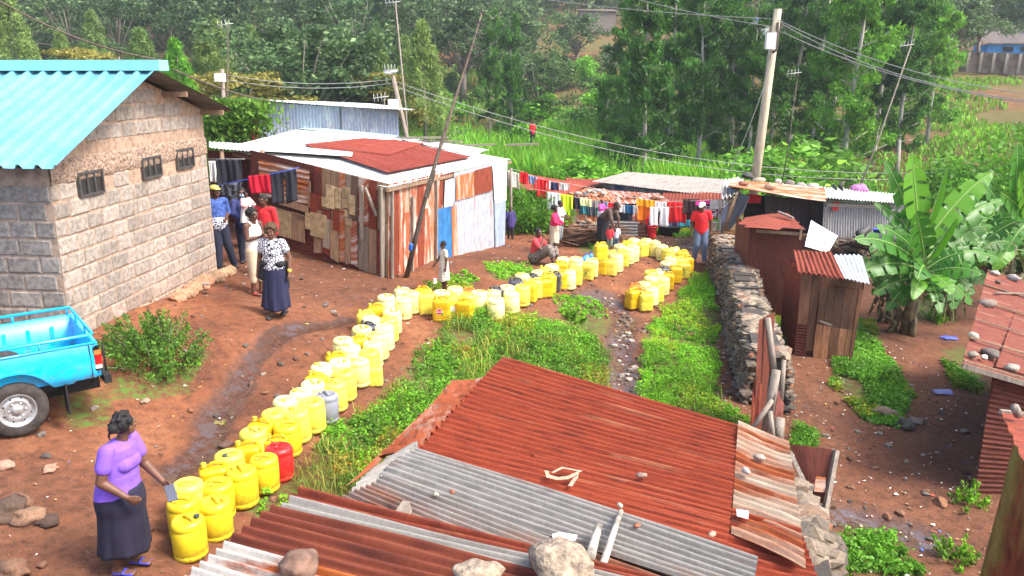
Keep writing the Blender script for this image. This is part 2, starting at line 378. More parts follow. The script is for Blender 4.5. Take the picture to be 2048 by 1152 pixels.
t4 = tex(N, L, .28, 3); soil = mix(N, L, ramp(N, L, t4.outputs[0], [(.38, (.55, .55, .55)), (.6, (0, 0, 0))]), soil, (.085, .038, .022)); soil = mix(N, L, sp.outputs[2], soil, (.078, .036, .020))
gr = ramp(N, L, t2.outputs[0], [(.32, (.5, .48, .46)), (.5, (1, 1, 1)), (.7, (1.35, 1.3, 1.25))])
soil = mix(N, L, 1.0, soil, gr, 'MULTIPLY')
spk = ramp(N, L, t3.outputs[0], [(.66, (0, 0, 0)), (.72, (1, 1, 1))]); soil = mix(N, L, spk, soil, (.42, .30, .22))
green = ramp(N, L, t2.outputs[0], [(.35, (.03, .045, .012)), (.6, (.075, .15, .02))])
gmul = mix(N, L, 1.0, sp.outputs[0], ramp(N, L, t2.outputs[0], [(.42, (.15, .15, .15)), (.60, (.95, .95, .95))]), 'MULTIPLY'); o = mix(N, L, gmul, soil, green)
wetc = ramp(N, L, t2.outputs[0], [(.4, (.06, .027, .015)), (.65, (.125, .05, .027))])
wf = ramp(N, L, sp.outputs[1], [(.2, (0, 0, 0)), (.6, (1, 1, 1))]); o = mix(N, L, wf, o, wetc)
L.new(o, B.inputs['Base Color'])
tw = tex(N, L, 5.5, 7, rough=.7, dist=.6); pool = ramp(N, L, tw.outputs[0], [(.47, (0, 0, 0)), (.52, (1, 1, 1))]); wf2 = ramp(N, L, sp.outputs[1], [(.45, (0, 0, 0)), (.7, (1, 1, 1))]); pl = mix(N, L, 1.0, pool, wf2, 'MULTIPLY')
rr = mix(N, L, pl, ramp(N, L, wf, [(0, (.95, .95, .95)), (1, (.38, .38, .38))]), (.06, .06, .06)); L.new(rr, B.inputs['Roughness']); L.new(ramp(N, L, pl, [(0, (.4, .4, .4)), (1, (1, 1, 1))]), B.inputs['Specular IOR Level'])
L.new(mix(N, L, pl, o, (.085, .048, .034)), B.inputs['Base Color'])
ad = N.new('ShaderNodeMath'); ad.operation = 'ADD'; L.new(t2.outputs[0], ad.inputs[0]); L.new(t3.outputs[0], ad.inputs[1]); bump(N, L, B, ad.outputs[0], .6, .03); bn = [n for n in N if n.bl_idname == 'ShaderNodeBump'][0]; iv = ramp(N, L, pl, [(0, (.6, .6, .6)), (1, (.05, .05, .05))]); L.new(iv, bn.inputs['Strength'])
M_SOIL = m
ny, nx = X.shape
me = bpy.data.meshes.new('ground'); me.vertices.add(nx*ny); me.vertices.foreach_set('co', np.stack([X, Y, Z], -1).astype(np.float32).ravel())
ii, jj = np.meshgrid(np.arange(ny-1), np.arange(nx-1), indexing='ij'); a = (ii*nx+jj).ravel()
fc = np.stack([a, a+1, a+nx+1, a+nx], 1).astype(np.int32); nf = len(fc)
me.loops.add(4*nf); me.loops.foreach_set('vertex_index', fc.ravel()); me.polygons.add(nf); me.polygons.foreach_set('loop_start', np.arange(0, 4*nf, 4, dtype=np.int32)); me.update(calc_edges=True)
me.polygons.foreach_set('use_smooth', [True]*nf)
ca = me.color_attributes.new('Msk', 'FLOAT_COLOR', 'POINT'); ca.data.foreach_set('color', cols.astype(np.float32).ravel())
me.materials.append(M_SOIL); tag(link('ground', me), 'bare red earth of the yard and lane rising to a green hillside', 'ground', kind='structure')
# shallow dirty water lying in the drain and the runnel
m, N, L, B = newmat('dirty_water'); B.inputs['Base Color'].default_value = (.10, .07, .055, 1); B.inputs['Roughness'].default_value = .08
t = tex(N, L, 14, 3); bump(N, L, B, t.outputs[0], .12, .01); M_WATER = m
# stones and rubbish scattered on the soil
def scatter(polys_w, n, seed, keep=None, polypx=None):
    rs = np.random.RandomState(seed); (x0, x1, y0, y1) = polys_w
    x = rs.uniform(x0, x1, n); y = rs.uniform(y0, y1, n); z = gz_arr(x, y)
    k = np.ones(n, bool)
    if polypx is not None:
        a, b = PXarr(x, y, z); nn = (vnoise(x*2.1, y*2.1) + .5*vnoise(x*6.3, y*6.3)); kk = np.zeros(n, bool)
        for pl in polypx: kk |= in_poly(a+nn*20, b+nn*12, pl)
        k &= kk
    return np.stack([x, y, z], 1)[k]
mb = MB(); pts = scatter((-8, 8, 4.5, 26), 2600, 5)
dd = np.minimum(dist_poly(pts[:, 0], pts[:, 1], DRAIN), dist_poly(pts[:, 0], pts[:, 1], SWALE))
for i, p in enumerate(pts):
    if rng.random() < .45 and dd[i] > .5 and p[0] < 3.5: continue
    r = rng.choice([.012, .018, .025, .035, .05]) * (1.3 if dd[i] < .5 else 1); g = rng.uniform(.5, 1.2); t = rng.random()
    c = (.30*g, .15*g, .09*g) if t < .6 else ((.36*g, .32*g, .28*g) if t < .9 else (.16*g, .13*g, .12*g))
    mb.rock((p[0], p[1], p[2]+r*.3), (r*1.3, r, r*.7), i, 0, c, sub=0)
rs = np.random.RandomState(77)
for i in range(150):
    a, b = DRAIN[k_ := rs.randint(1, len(DRAIN)-1)], DRAIN[k_+1]; t = rs.rand(); x, y = a[0]+(b[0]-a[0])*t+rs.normal()*.16, a[1]+(b[1]-a[1])*t+rs.normal()*.10; r = .02+.04*rs.rand()**2; g = rs.choice([.4, .6, 1.5]); mb.rock((x, y, gz(x, y)+r*.25), (r*1.4, r*1.1, r*.6), i, 0, (.44*g, .38*g, .34*g), sub=0)
M_STONE = simple('stone', (.62, .59, .55), .9, .25, 30, .5, col=True)
tag(mb.build('gravel', M_STONE, smooth=False), 'small loose stones and pebbles strewn over the red soil', 'gravel', kind='stuff')
mb = MB(); pts = np.concatenate([scatter((-7, 3, 5, 22), 900, 15), scatter((3.6, 8.5, 8, 19), 1000, 16)])
for i, p in enumerate(pts):
    s = rng.uniform(.012, .04); g = rng.random(); c = (.7, .68, .62) if g < .5 else ((.6, .45, .1) if g < .6 else ((.1, .2, .6) if g < .68 else ((.5, .35, .2) if g < .9 else (.6, .1, .06))))
    q = [Vector((p[0]+rng.uniform(-s, s), p[1]+rng.uniform(-s, s), p[2]+.015+rng.uniform(0, .02))) for _ in range(4)]
    q.sort(key=lambda v: math.atan2(v.y-p[1], v.x-p[0])); mb.add(q, [(0, 1, 2, 3)], 0, None, c)
tag(mb.build('litter', simple('scraps', (1, 1, 1), .7, .1, 20, 0, col=True), smooth=False), 'tiny scraps of paper, peel and plastic trodden into the soil', 'litter', kind='stuff')
# ---------------------------------------------------------------- low green growth
GB = leafmat('leaf_bright', (.18, .42, .025), .4); GM = leafmat('leaf_mid', (.115, .25, .03), .35); GD = leafmat('leaf_dark', (.035, .085, .022), .25)
def cover(name, label, box, n, polys, seed, hgt, leaf, per, mat, hue=0, dens=None):
    rs = np.random.RandomState(seed); p = scatter(box, n, seed, polypx=polys); k = len(p)
    if dens is not None: p = p[vnoise(p[:, 0]*1.1+3, p[:, 1]*1.1) > dens]; k = len(p)
    h = hgt*(.4+.9*rs.rand(k))*(1+1.1*vnoise(p[:, 0]*.8, p[:, 1]*.8)); base = np.repeat(p, per, 0)
    hh = np.repeat(h, per)*rs.rand(k*per)**.6; sp = np.repeat(h*.55, per)
    base[:, 0] += rs.normal(size=k*per)*sp*.5; base[:, 1] += rs.normal(size=k*per)*sp*.5; base[:, 2] += hh
    s = leaf*(.5+rs.rand(k*per)); g = np.repeat(.55+.75*(vnoise(p[:, 0]*1.7, p[:, 1]*1.7)+.5) + rs.rand(k)*.3, per)*(.8+.4*rs.rand(k*per))
    yl = np.repeat((vnoise(p[:, 0]*1.3+20, p[:, 1]*1.3) > .12)*rs.rand(k), per)*hue
    c = np.stack([g*(1+1.6*yl), g*(1+.1*yl), g*(1+.3*yl)], 1)
    return tag(link(name, leaf_mesh(name, base, s, .6, mat, c, flat=.45, rs=rs)), label, 'plants', kind='stuff')
cover('ground_cover', 'low leafy weeds covering the bank between the containers and the rusty roof', (-4, 2.5, 5, 17), 13000, [POLY_MID], 1, .15, .036, 24, GM, 2.0, -.2)
cover('ground_cover', 'brighter weed tufts mixed into the bank beside the containers', (-4, 2.5, 5, 17), 6500, [POLY_MID], 2, .19, .038, 24, GB, .5, -.03)
cover('ground_cover', 'dense bright green weeds between the drain and the stone wall', (1.5, 6, 8, 24), 13000, [POLY_RIGHT], 3, .11, .036, 24, GB, .5, -.25)
cover('grass', 'short grass and weeds growing on the lower yard', (2.5, 9, 7, 22), 34000, POLY_YARD, 4, .11, .05, 14, leafmat('yard_leaf', (.12, .30, .025), .35), 1.0, -.42)
cover('grass', 'thin grass growing in patches along the lane', (-7, 7, 6, 28), 30000, POLY_GRASS, 6, .09, .05, 14, GB, .9, -.12)
# tall fodder grass on the valley floor
def blades(name, label, pts, h, w, mat, seed, arch=.5):
    rs = np.random.RandomState(seed); n = len(pts); a = rs.uniform(0, 2*math.pi, n); d = np.stack([np.cos(a), np.sin(a), 0*a], 1); s = np.stack([-np.sin(a), np.cos(a), 0*a], 1)
    hh = (h*(.6+.6*rs.rand(n)))[:, None]; ar = (arch*(.3+rs.rand(n)))[:, None]; ww = (w*(.6+.8*rs.rand(n)))[:, None]; up = np.array([[0, 0, 1.]])
    r = []
    for t, k in ((0, .6), (.45, 1), (.8, .8), (1, .08)):
        c = pts + up*hh*(t - .35*ar*t**3) + d*hh*ar*t**2*.7; r += [c - s*ww*k*.5, c + s*ww*k*.5]
    v = np.stack(r, 1).reshape(-1, 3); b = np.arange(n, dtype=np.int64)[:, None]*8
    f = np.concatenate([b+np.array([[i, i+1, i+3, i+2]]) for i in (0, 2, 4)], 1).reshape(-1, 4).astype(np.int32); nf = len(f)
    me = bpy.data.meshes.new(name); me.vertices.add(len(v)); me.vertices.foreach_set('co', v.astype(np.float32).ravel())
    me.loops.add(4*nf); me.loops.foreach_set('vertex_index', f.ravel()); me.polygons.add(nf); me.polygons.foreach_set('loop_start', np.arange(0, 4*nf, 4, dtype=np.int32)); me.update(calc_edges=True)
    g = (.6+.6*rs.rand(n))*(1+.7*vnoise(pts[:, 0]*.35, pts[:, 1]*.35)); c = np.stack([g*(.9+.5*rs.rand(n)), g, g, g*0+1], 1)
    ca = me.color_attributes.new('Col', 'FLOAT_COLOR', 'POINT'); ca.data.foreach_set('color', np.repeat(c, 8, 0).astype(np.float32).ravel())
    me.materials.append(mat); return tag(link(name, me), label, 'grass', kind='stuff')
p = scatter((-4, 2.5, 5, 17), 26000, 91, polypx=[POLY_MID]); p = p[vnoise(p[:, 0]*1.7+8, p[:, 1]*1.7) > .08]
blades('grass', 'taller yellowish grass blades standing out of the weedy bank', p, .30, .012, leafmat('dry_blade', (.26, .33, .06), .4), 92, .7)
p = scatter((1.5, 6, 8, 24), 9000, 93, polypx=[POLY_RIGHT]); blades('grass', 'fresh grass blades among the weeds beside the stone wall', p[::4], .24, .012, GB, 94, .7)
rs = np.random.RandomState(9)
def wpts(x0, x1, y0, y1, n, seed, thr=None):
    rs = np.random.RandomState(seed); x = rs.uniform(x0, x1, n); y = rs.uniform(y0, y1, n)
    if thr is not None: k = vnoise(x*.25, y*.25) > thr; x, y = x[k], y[k]
    return np.stack([x, y, gz_arr(x, y)], 1)
GE = leafmat('fodder_leaf', (.20, .50, .045), .5)
blades('tall_grass', 'tall bright fodder grass filling the valley floor behind the sheds', wpts(-14, 15, 40, 66, 42000, 1, -.3), 2.3, .09, GE, 2)
blades('tall_grass', 'bright green grass on the open slope at the right', wpts(20, 75, 34, 76, 34000, 3, -.12), .45, .12, leafmat('slope_leaf', (.16, .40, .035), .45), 4)
p = wpts(-40, 30, 66, 105, 14000, 5, .0)
blades('tall_grass', 'rough grass between bushes on the far hillside', p, 1.0, .16, leafmat('hill_leaf', (.17, .36, .06), .45), 6)
# ================================================================= TREES
M_BARK = simple('bark', (.30, .26, .21), .85, .4, 5, .5, col=True, stretch=(3, 3, .5)); M_PALE = simple('pale_bark', (.52, .47, .40), .8, .35, 4, .4, stretch=(3, 3, .4))
def clumps(cs, rad, per, leaf, seed, asp=.3, droop=.6, up=0, mat=None, name='crown', flat=0, var=.45, squash=.8, tint=(1, 1, 1), tipc=None):
    rs = np.random.RandomState(seed); cs = np.array(cs); n = len(cs); b = np.repeat(cs[:, :3], per, 0); k = n*per
    rr = np.repeat(cs[:, 3] if cs.shape[1] > 3 else np.full(n, rad), per)
    d = rs.normal(size=(k, 3)); d /= np.linalg.norm(d, axis=1)[:, None]; d *= (rs.rand(k)**.45)[:, None]*rr[:, None]; d[:, 2] *= squash
    tone = np.repeat((1-var)+2*var*rs.rand(n), per)*(.8+.4*rs.rand(k)); c = np.stack([tone*tint[0], tone*tint[1], tone*tint[2]], 1)
    if tipc is not None: q = rs.rand(k) < .10; c[q] = np.array(tipc)*(.6+.6*rs.rand(q.sum()))[:, None]
    return leaf_mesh(name, b+d, leaf*(.6+.8*rs.rand(k)), asp, mat, c, droop=droop, up=up, rs=rs, flat=flat)
TV = {}
def template(kind, v):
    r = random.Random(hash((len(kind), ord(kind[0]), v)) & 0xffff); tr = MB(); cs = []
    if kind == 'eucalyptus':     # 16 m
        x, y = 0, 0; pts = []; bx, by = r.uniform(-.03, .03), r.uniform(-.03, .03)
        for i in range(9):
            z = i*1.9; pts.append((x, y, z)); x += bx*2+r.uniform(-.14, .14); y += by*2+r.uniform(-.14, .14)
        tr.tube(pts, [.24-.024*i for i in range(9)], 8)
        for i in range(38):
            t = r.uniform(.14, .98); k = int(t*8); p = Vector(pts[k]).lerp(Vector(pts[min(8, k+1)]), t*8-k); a = r.uniform(0, 6.28); Ln = r.uniform(1.1, 3.0)*(1.15-t*.6)
            q = p + Vector((math.cos(a)*Ln, math.sin(a)*Ln, r.uniform(.3, 1.6))); mid = p.lerp(q, .5)+Vector((0, 0, -.15)); tr.tube([p, mid, q], [.06, .04, .015], 5)
            for j in range(5):
                s = p.lerp(q, .45+.14*j) + Vector((r.uniform(-.6, .6), r.uniform(-.6, .6), r.uniform(-.9, .4))); cs.append((s.x, s.y, s.z, r.uniform(.35, .85)))
        crown = clumps(cs, .7, 70, .40, v+10, .26, .9, mat=GD2, tint=(1, 1, 1))
        mt = M_PALE
    elif kind == 'cypress':      # 11 m
        tr.tube([(0, 0, 0), (.1, 0, 5), (0, .1, 10.6)], [.17, .1, .02], 7)
        for i in range(190):
            t = r.random()**.8; z = 1.2+t*9.6; rad = (1-t)**.75*2.1*(.55+.45*r.random()) + .08; a = r.uniform(0, 6.28); cs.append((math.cos(a)*rad, math.sin(a)*rad, z + .3*rad, .22+.4*(1-t)))
        crown = clumps(cs, .4, 46, .36, v+20, .16, 0, up=1.0, mat=GC, squash=1.7, var=.3); mt = M_BARK
    elif kind == 'broadleaf':    # 10 m
        tr.tube([(0, 0, 0), (.1, .1, 2), (0, .2, 4.5)], [.22, .18, .1], 8)
        for i in range(22):
            a = r.uniform(0, 6.28); rad = r.uniform(.8, 3.4); z = 3+r.random()*6; q = Vector((math.cos(a)*rad, math.sin(a)*rad, z)); tr.tube([(0, .15, 2+r.random()*2), q*.5+Vector((0, 0, 1.6)), q], [.08, .05, .015], 5)
            for j in range(7): cs.append((q.x+r.uniform(-.9, .9), q.y+r.uniform(-.9, .9), q.z+r.uniform(-.7, .7), r.uniform(.4, .85)))
        crown = clumps(cs, .7, 44, .3, v+30, .5, .2, mat=GD3, flat=.2, tipc=(2.6, 2.3, 2.4)); mt = M_BARK
    elif kind == 'acacia':       # 6 m flat, yellow green
        for i in range(9):
            a = r.uniform(0, 6.28); rad = r.uniform(1, 3.2); q = Vector((math.cos(a)*rad, math.sin(a)*rad, 3.8+r.uniform(0, 1.8)-rad*.25)); tr.tube([(0, 0, 0), (q.x*.3, q.y*.3, 2.2), q], [.14, .08, .02], 6)
            for j in range(12): cs.append((q.x+r.uniform(-1.1, 1.1), q.y+r.uniform(-1.1, 1.1), q.z+r.uniform(-.1, .25), r.uniform(.35, .7)))
        crown = clumps(cs, .6, 60, .22, v+40, .5, 0, mat=GA, flat=.7, squash=.3, var=.3); mt = M_BARK
    elif kind == 'bush':         # 2 m
        tr.tube([(0, 0, 0), (.05, 0, .5), (0, .1, 1.1)], [.05, .04, .02], 5)
        for i in range(26):
            a = r.uniform(0, 6.28); rad = r.random()*.95; cs.append((math.cos(a)*rad, math.sin(a)*rad, .35+r.random()*1.35*(1.1-rad*.6), r.uniform(.2, .45)))
        crown = clumps(cs, .4, 50, .17, v+50, .5, .1, mat=GBU, flat=.2, tipc=(2.4, 1.9, 2.0) if v % 2 else None); mt = M_BARK
    return tr, mt, crown
GD2 = leafmat('eucalyptus_leaf', (.07, .19, .025), .35); GC = leafmat('cypress_leaf', (.20, .30, .085), .4); GD3 = leafmat('dark_leaf', (.085, .155, .055), .35)
GA = leafmat('acacia_leaf', (.26, .24, .05), .3); GBU = leafmat('bush_leaf', (.12, .25, .05), .35); GE2 = leafmat('light_eucalyptus_leaf', (.15, .35, .035), .4); GBL = leafmat('bright_bush_leaf', (.15, .38, .03), .4)
TH = {'eucalyptus': 16.2, 'cypress': 11, 'broadleaf': 10, 'acacia': 6, 'bush': 2}
def tree(kind, v, x, y, h, label, cat='tree', group=None, name=None, mat=None, widen=1.0, barkmat=None, z=None):
    if (kind, v) not in TV:
        tr, mt, cr = template(kind, v); t = tr.build('trunk', mt); TV[(kind, v)] = (t.data, cr); bpy.data.objects.remove(t)
    tm, cm = TV[(kind, v)]; s = h/TH[kind]
    root = thing(name or kind + '_tree', label, cat, (x, y, (gz(x, y) if z is None else z) - .05), group, rng.uniform(0, 6.28)); root.scale = (s*widen, s*widen, s)
    a = link('trunk', tm, root); b = link('crown', cm, root)
    if mat: b.material_slots[0].link = 'OBJECT'; b.material_slots[0].material = mat
    if barkmat: a.material_slots[0].link = 'OBJECT'; a.material_slots[0].material = barkmat
    return root
def treepx(kind, v, px, D, top, label, **k):
    x = P(px, 300, D).x; g = gz(x, D); h = P(px, max(top, -60), D).z - g + max(0, -top-60)/30
    if top < 0: h = P(px, top, D).z - g
    return tree(kind, v, x, D, h, label, **k)
EG = 'eucalyptus trees behind the sheds'
for i, (px, D, top, v, lab) in enumerate([
    (1215,48,150,0,'slim eucalyptus at the left edge of the grove, above the corrugated grey shed'),(1288,42,-60,1,'tall pale-trunked eucalyptus standing left of the power pole'),(1340,52,-90,2,'eucalyptus with dark drooping leaves behind the long grey shed'),
    (1400,46,-60,0,'dark eucalyptus just left of the timber power pole'),(1462,57,-140,1,'tall eucalyptus whose bare pale stem shows left of the meter box'),(1500,44,20,2,'leafy eucalyptus directly behind the timber power pole'),
    (1575,55,-120,0,'tall eucalyptus right behind the short aerial mast'),(1625,47,-40,1,'dense eucalyptus above the roof with the purple bundle'),(1690,42,-150,2,'eucalyptus with thick white peeling trunk right of the power pole'),
    (1745,49,-120,0,'slender-stemmed eucalyptus between the white trunk and the leaning aerial mast'),(1800,46,-60,1,'eucalyptus behind the leaning aerial mast'),(1850,52,-50,2,'thin eucalyptus at the right edge of the grove'),(1255,60,-20,2,'dark eucalyptus behind the tall pale-trunked one left of the pole'),(1375,62,-80,1,'dark eucalyptus deep in the grove above the long grey shed'),(1440,66,-90,0,'dark eucalyptus deep in the grove left of the power pole top'),(1540,64,-70,2,'dark eucalyptus deep in the grove behind the meter box'),(1660,62,-90,0,'dark eucalyptus deep in the grove between the short mast and the white trunk'),(1770,63,-60,2,'dark eucalyptus deep in the grove behind the leaning aerial top')]):
    treepx('eucalyptus', v, px, D, top, lab, group=EG, mat=(GE2 if i in (8, 9, 11) else None), widen=.88 if D < 50 else 1.0)
for px, D, top, lab in [(1020,62,20,'tall thin feathery eucalyptus just right of the big aerial'),(980,66,10,'thin eucalyptus behind the top of the big leaning aerial'),(1245,75,130,'small slim eucalyptus standing alone on the bushy slope')]:
    treepx('eucalyptus', 1, px, D, top, lab, widen=.6)
for i, (px, D, top, v, h, lab) in enumerate([(60,62,-10,0,0,'misty cypress at the left edge above the blue roof'),(150,70,60,1,0,'dull green cypress above the blue roof, second from the left edge'),(215,75,20,0,0,'tall hazy cypress among dark trees above the blue ridge'),(305,58,55,1,0,'pointed cypress above the gable end of the blue roof'),
    (370,52,78,0,1,'bright yellow-green cypress right of the blue ridge end'),(430,60,60,1,0,'grey-green cypress left of the thin mast'),(455,66,40,0,0,'cypress behind the thin left mast'),(700,60,80,0,0,'small cypress left of the middle mast'),(760,64,60,1,0,'bluish cypress beside the middle mast'),
    (850,54,40,1,0,'tall fluffy cypress left of the big aerial, the largest conifer'),(815,70,70,0,0,'cypress behind the middle mast'),(520,74,50,1,0,'cypress half hidden behind the big dark tree'),(885,60,240,0,0,'short young cypress beside the foot of the big aerial')]):
    treepx('cypress', v, px, D*.86, top, lab, mat=(GBL if h else None), group='conifers on the valley side', widen=1.15)
for i, (px, D, top, v, lab) in enumerate([(600,50,10,0,'big dark broad tree with pale blossom tips above the blue-grey shed'),(655,56,30,1,'dark broad tree right of the big blossoming one'),(540,62,60,1,'dark bushy tree left of the big blossoming one'),(30,80,-40,0,'dark broad tree in the top left corner'),
    (260,88,-30,1,'dark tree high above the blue roof'),(480,90,-60,0,'dark tree filling the top edge left of centre'),(720,86,-40,1,'dark tree at the top edge left of the middle mast'),(930,84,-30,0,'dark tree at the top edge behind the big aerial'),(1075,72,90,1,'round tree with pale flower heads right of the big aerial'),
    (1150,100,10,0,'dark tree on the crest below the distant pale house'),(1045,90,10,0,'dark tree at the top right of the big aerial'),(860,92,-60,1,'tree on the top edge left of the big aerial'),(360,95,-50,0,'dark tree above the yellow-green cypress'),
    (170,96,-50,1,'dark tree high over the left of the blue roof'),(620,98,-60,0,'tree on the top edge above the blossoming tree'),(1930,84,-60,1,'grey-green tree above the blue house at the top right'),(1880,78,-30,0,'tree left of the blue house at the top right'),(2030,92,-60,1,'tree in the top right corner behind the blue house'),(1990,96,-60,0,'reddish-tipped tree right behind the blue house')]):
    treepx('broadleaf', v, px, D, top, lab, group='broad-leaved trees on the valley side', widen=1.2)
for px, D, top, lab in [(455,46,105,'yellow-green flat-topped acacia right of the blue ridge end'),(700,50,120,'yellow-green acacia between the blossoming tree and the middle mast'),(230,60,75,'flat yellowish acacia above the blue roof'),(40,56,90,'low yellowish acacia at the left edge above the blue roof'),(760,48,150,'small yellow acacia beside the middle mast')]:
    treepx('acacia', rng.randint(0, 1), px, D, top, lab, widen=1.0, group='yellow-green acacias')
# bushes
bl = ['bushy shrub on the open hillside beyond the tall grass']
rs = np.random.RandomState(12)
for i in range(64):
    y = 60+38*rs.rand(); px = 1040+420*rs.rand() if i < 46 else 650+400*rs.rand(); x = (px-1024)/F*y*1.02
    tree('bush', i % 3, x, y, 1.6+2.6*rs.rand(), bl[0], cat='bush', group='shrubs dotted over the hillside', name='hillside_bush', mat=[None, GBL, GD3, None][i % 4], widen=1.3)
for px, D, top, lab in [(1165,37,300,'light green bush at the front edge of the tall grass'),(1600,38,250,'leafy bush behind the shed roof left of the leaning mast'),(1530,37,285,'bright bush beside the foot of the power pole'),(1460,35,330,'low bush left of the power pole foot'),(1660,36,310,'bush behind the roof with the purple bundle'),(150,40,95,'bright green shrub rising above the blue ridge'),(95,42,100,'bright green shrub above the left part of the blue ridge')]:
    treepx('bush', rng.randint(0, 2), px, D, top, lab, cat='bush', name='leafy_bush', mat=GBL if px < 1500 else GE2, widen=1.5)
# creeper covered slope at the right, behind the banana plants
def mound(name, label, cx, cy, rx, ry, h, n, leaf, mat, seed, cat='bush'):
    rs = np.random.RandomState(seed); a = rs.rand(n)*6.283; r = np.sqrt(rs.rand(n)); x = cx+rx*r*np.cos(a); y = cy+ry*r*np.sin(a)
    top = h*(1-r**1.5)*(1+1.1*vnoise(x*.9+seed, y*.9)); z = gz_arr(x, y)+top*(.55+.5*rs.rand(n)); g = (.6+.5*(vnoise(x*1.7, y*1.7)+.5))*(.7+.6*rs.rand(n))
    root = thing(name, label, cat, (cx, cy, gz(cx, cy))); pts = np.stack([x-cx, y-cy, z-gz(cx, cy)], 1)
    link('foliage', leaf_mesh('foliage', pts, leaf*(.6+.8*rs.rand(n)), .6, mat, np.stack([g, g, g], 1), flat=.3, rs=rs), root)
    st = MB()
    for i in range(14): q = 6.283*i/14; st.tube([(cx, cy, gz(cx, cy)-.05), (cx+rx*.4*math.cos(q), cy+ry*.4*math.sin(q), gz(cx, cy)+h*.6)], [.03, .01], 5)
    st.build('stem', M_BARK, root); return root
def shrub(name, label, cx, cy, rx, h, ns, per, leaf, mat, seed, cat='bush', dens=.12):
    rs = np.random.RandomState(seed); g0 = gz(cx, cy); root = thing(name, label, cat, (cx, cy, g0)); st = MB(); P_, C_ = [], []
    for i in range(ns):
        a, q = rs.rand()*6.283, rs.rand()**.6; ln = h*(.45+.75*rs.rand())*(1-.45*q**2); b = Vector((math.cos(a)*rx*q*.55, math.sin(a)*rx*q*.55, gz(cx+math.cos(a)*rx*q*.55, cy+math.sin(a)*rx*q*.55)-g0-.03)); t = b + Vector((math.cos(a)*rx*q*.5+rs.normal()*.06, math.sin(a)*rx*q*.5+rs.normal()*.06, ln)); m_ = b.lerp(t, .5)+Vector((0, 0, ln*.12))
        if i % 3 == 0: st.tube([b, m_, t], [.008, .006, .003], 4)
        k = per; u = (.12+.9*rs.rand(k))[:, None]; B_, M2, T2 = np.array(b), np.array(m_), np.array(t); c = B_*(1-u)**2+M2*2*u*(1-u)+T2*u*u; c = c + rs.normal(size=(k, 3))*dens*(1.15-u)*h; P_.append(c); C_.append(np.repeat((.45+.8*rs.rand()), k)*(.75+.45*rs.rand(k)))
    P_ = np.concatenate(P_); g = np.concatenate(C_); link('foliage', leaf_mesh('foliage', P_, leaf*(.5+rs.rand(len(P_))), .5, mat, np.stack([g*1.05, g, g], 1), up=.35, rs=rs), root); LOCAL[0] = True; st.build('stem', M_BARK, root); LOCAL[0] = False; return root
for px, D, rx, ry, h, lab in [(1985,30,5,5,2.6,'big creeper-covered thicket behind the right banana plant'),(1900,31,3.2,3,1.9,'creeper thicket right behind the tall banana plant'),(2060,26,3.2,4,3.2,'creeper thicket at the right edge of the view'),(1790,33,2.6,2.6,1.5,'green thicket behind the end of the shed roof')]:
    x = P(px, 300, D).x; mound('creeper_thicket', lab, x, D, rx, ry, h, 9000, .20, GBL, int(px))
c = G(1055, 470); shrub('hedge_bush', 'dense green hedge bush behind the child in the purple coat', c.x, c.y+1.2, 1.5, 1.5, 120, 110, .085, GBL, 5, dens=.16)
c = G(300, 720); shrub('weedy_bush', 'feathery green bush growing at the foot of the block house wall', c.x+.05, c.y+.1, .85, .62, 100, 80, .045, leafmat('feathery_leaf', (.10, .24, .03), .35), 8, dens=.11)
c = G(1500, 600); shrub('weedy_bush', 'green weeds growing behind the stone wall', c.x+.25, c.y, .7, .5, 50, 60, .06, GB, 9)
# far wood that reads as one mass
rs = np.random.RandomState(21); cs = []
for i in range(900):
    y = 98+95*rs.rand(); x = (rs.rand()*2-1)*.85*y
    px_ = 1024+F*x/y
    if (1060 < px_ < 1560 and y < 135) or (1850 < px_ and y < 112): continue
    g = gz(x, y); H = 6+6*rs.rand(); w = 1.6+1.4*rs.rand()
    for j in range(16): a = rs.rand()*6.28; q = rs.rand(); cs.append((x+math.cos(a)*w*(1-q*.6), y+math.sin(a)*w*(1-q*.6), g+1+q*H, .8+.9*rs.rand()))
me = clumps(cs, 1, 15, .95, 5, .45, .3, mat=leafmat('far_leaf', (.085, .15, .05), .3), name='distant_woodland')
tag(link('distant_woodland', me), 'far-off wooded hillside closing the view', 'woodland', kind='stuff')
# ================================================================= STRUCTURES
def onplane(px, py, P0, dr):
    """pixel ray meets the vertical plane through P0 running along dr"""
    d = ray(px, py); n = Vector((-dr[1], dr[0], 0)); P0 = Vector(P0)
    t = (P0 - Vector((0, 0, CAMZ))).dot(n)/d.dot(n); return Vector((0, 0, CAMZ)) + d*t
def onplane3(px, py, a, b, c):
    d = ray(px, py); n = (Vector(b)-Vector(a)).cross(Vector(c)-Vector(a)); o = Vector((0, 0, CAMZ))
    return o + d*((Vector(a)-o).dot(n)/d.dot(n))
M_BLOCK = simple('stone_block', (.33, .28, .235), .95, .30, 14, .6, col=True, dist=.012)
M_MORTAR = simple('earth_mortar', (.42, .285, .20), .95, .28, 9, .6, col=True, dist=.02)
M_WOOD = woodmat('weathered_wood', (.32, .21, .13), (.12, .075, .045)); M_GREYWOOD = woodmat('grey_wood', (.32, .265, .21), (.12, .10, .08))
M_BLUE = simple('blue_paint_sheet', (.15, .42, .55), .32, .2, 2.2, 0, spec=.5); M_BLUED = simple('blue_cap', (.26, .66, .68), .35, .06, 2, 0)
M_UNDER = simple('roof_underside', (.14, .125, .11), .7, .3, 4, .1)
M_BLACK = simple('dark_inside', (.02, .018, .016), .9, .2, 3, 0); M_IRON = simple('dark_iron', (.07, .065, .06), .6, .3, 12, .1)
ZN = (.62, .63, .65); RU = (.22, .045, .022); RB = (.30, .10, .05)
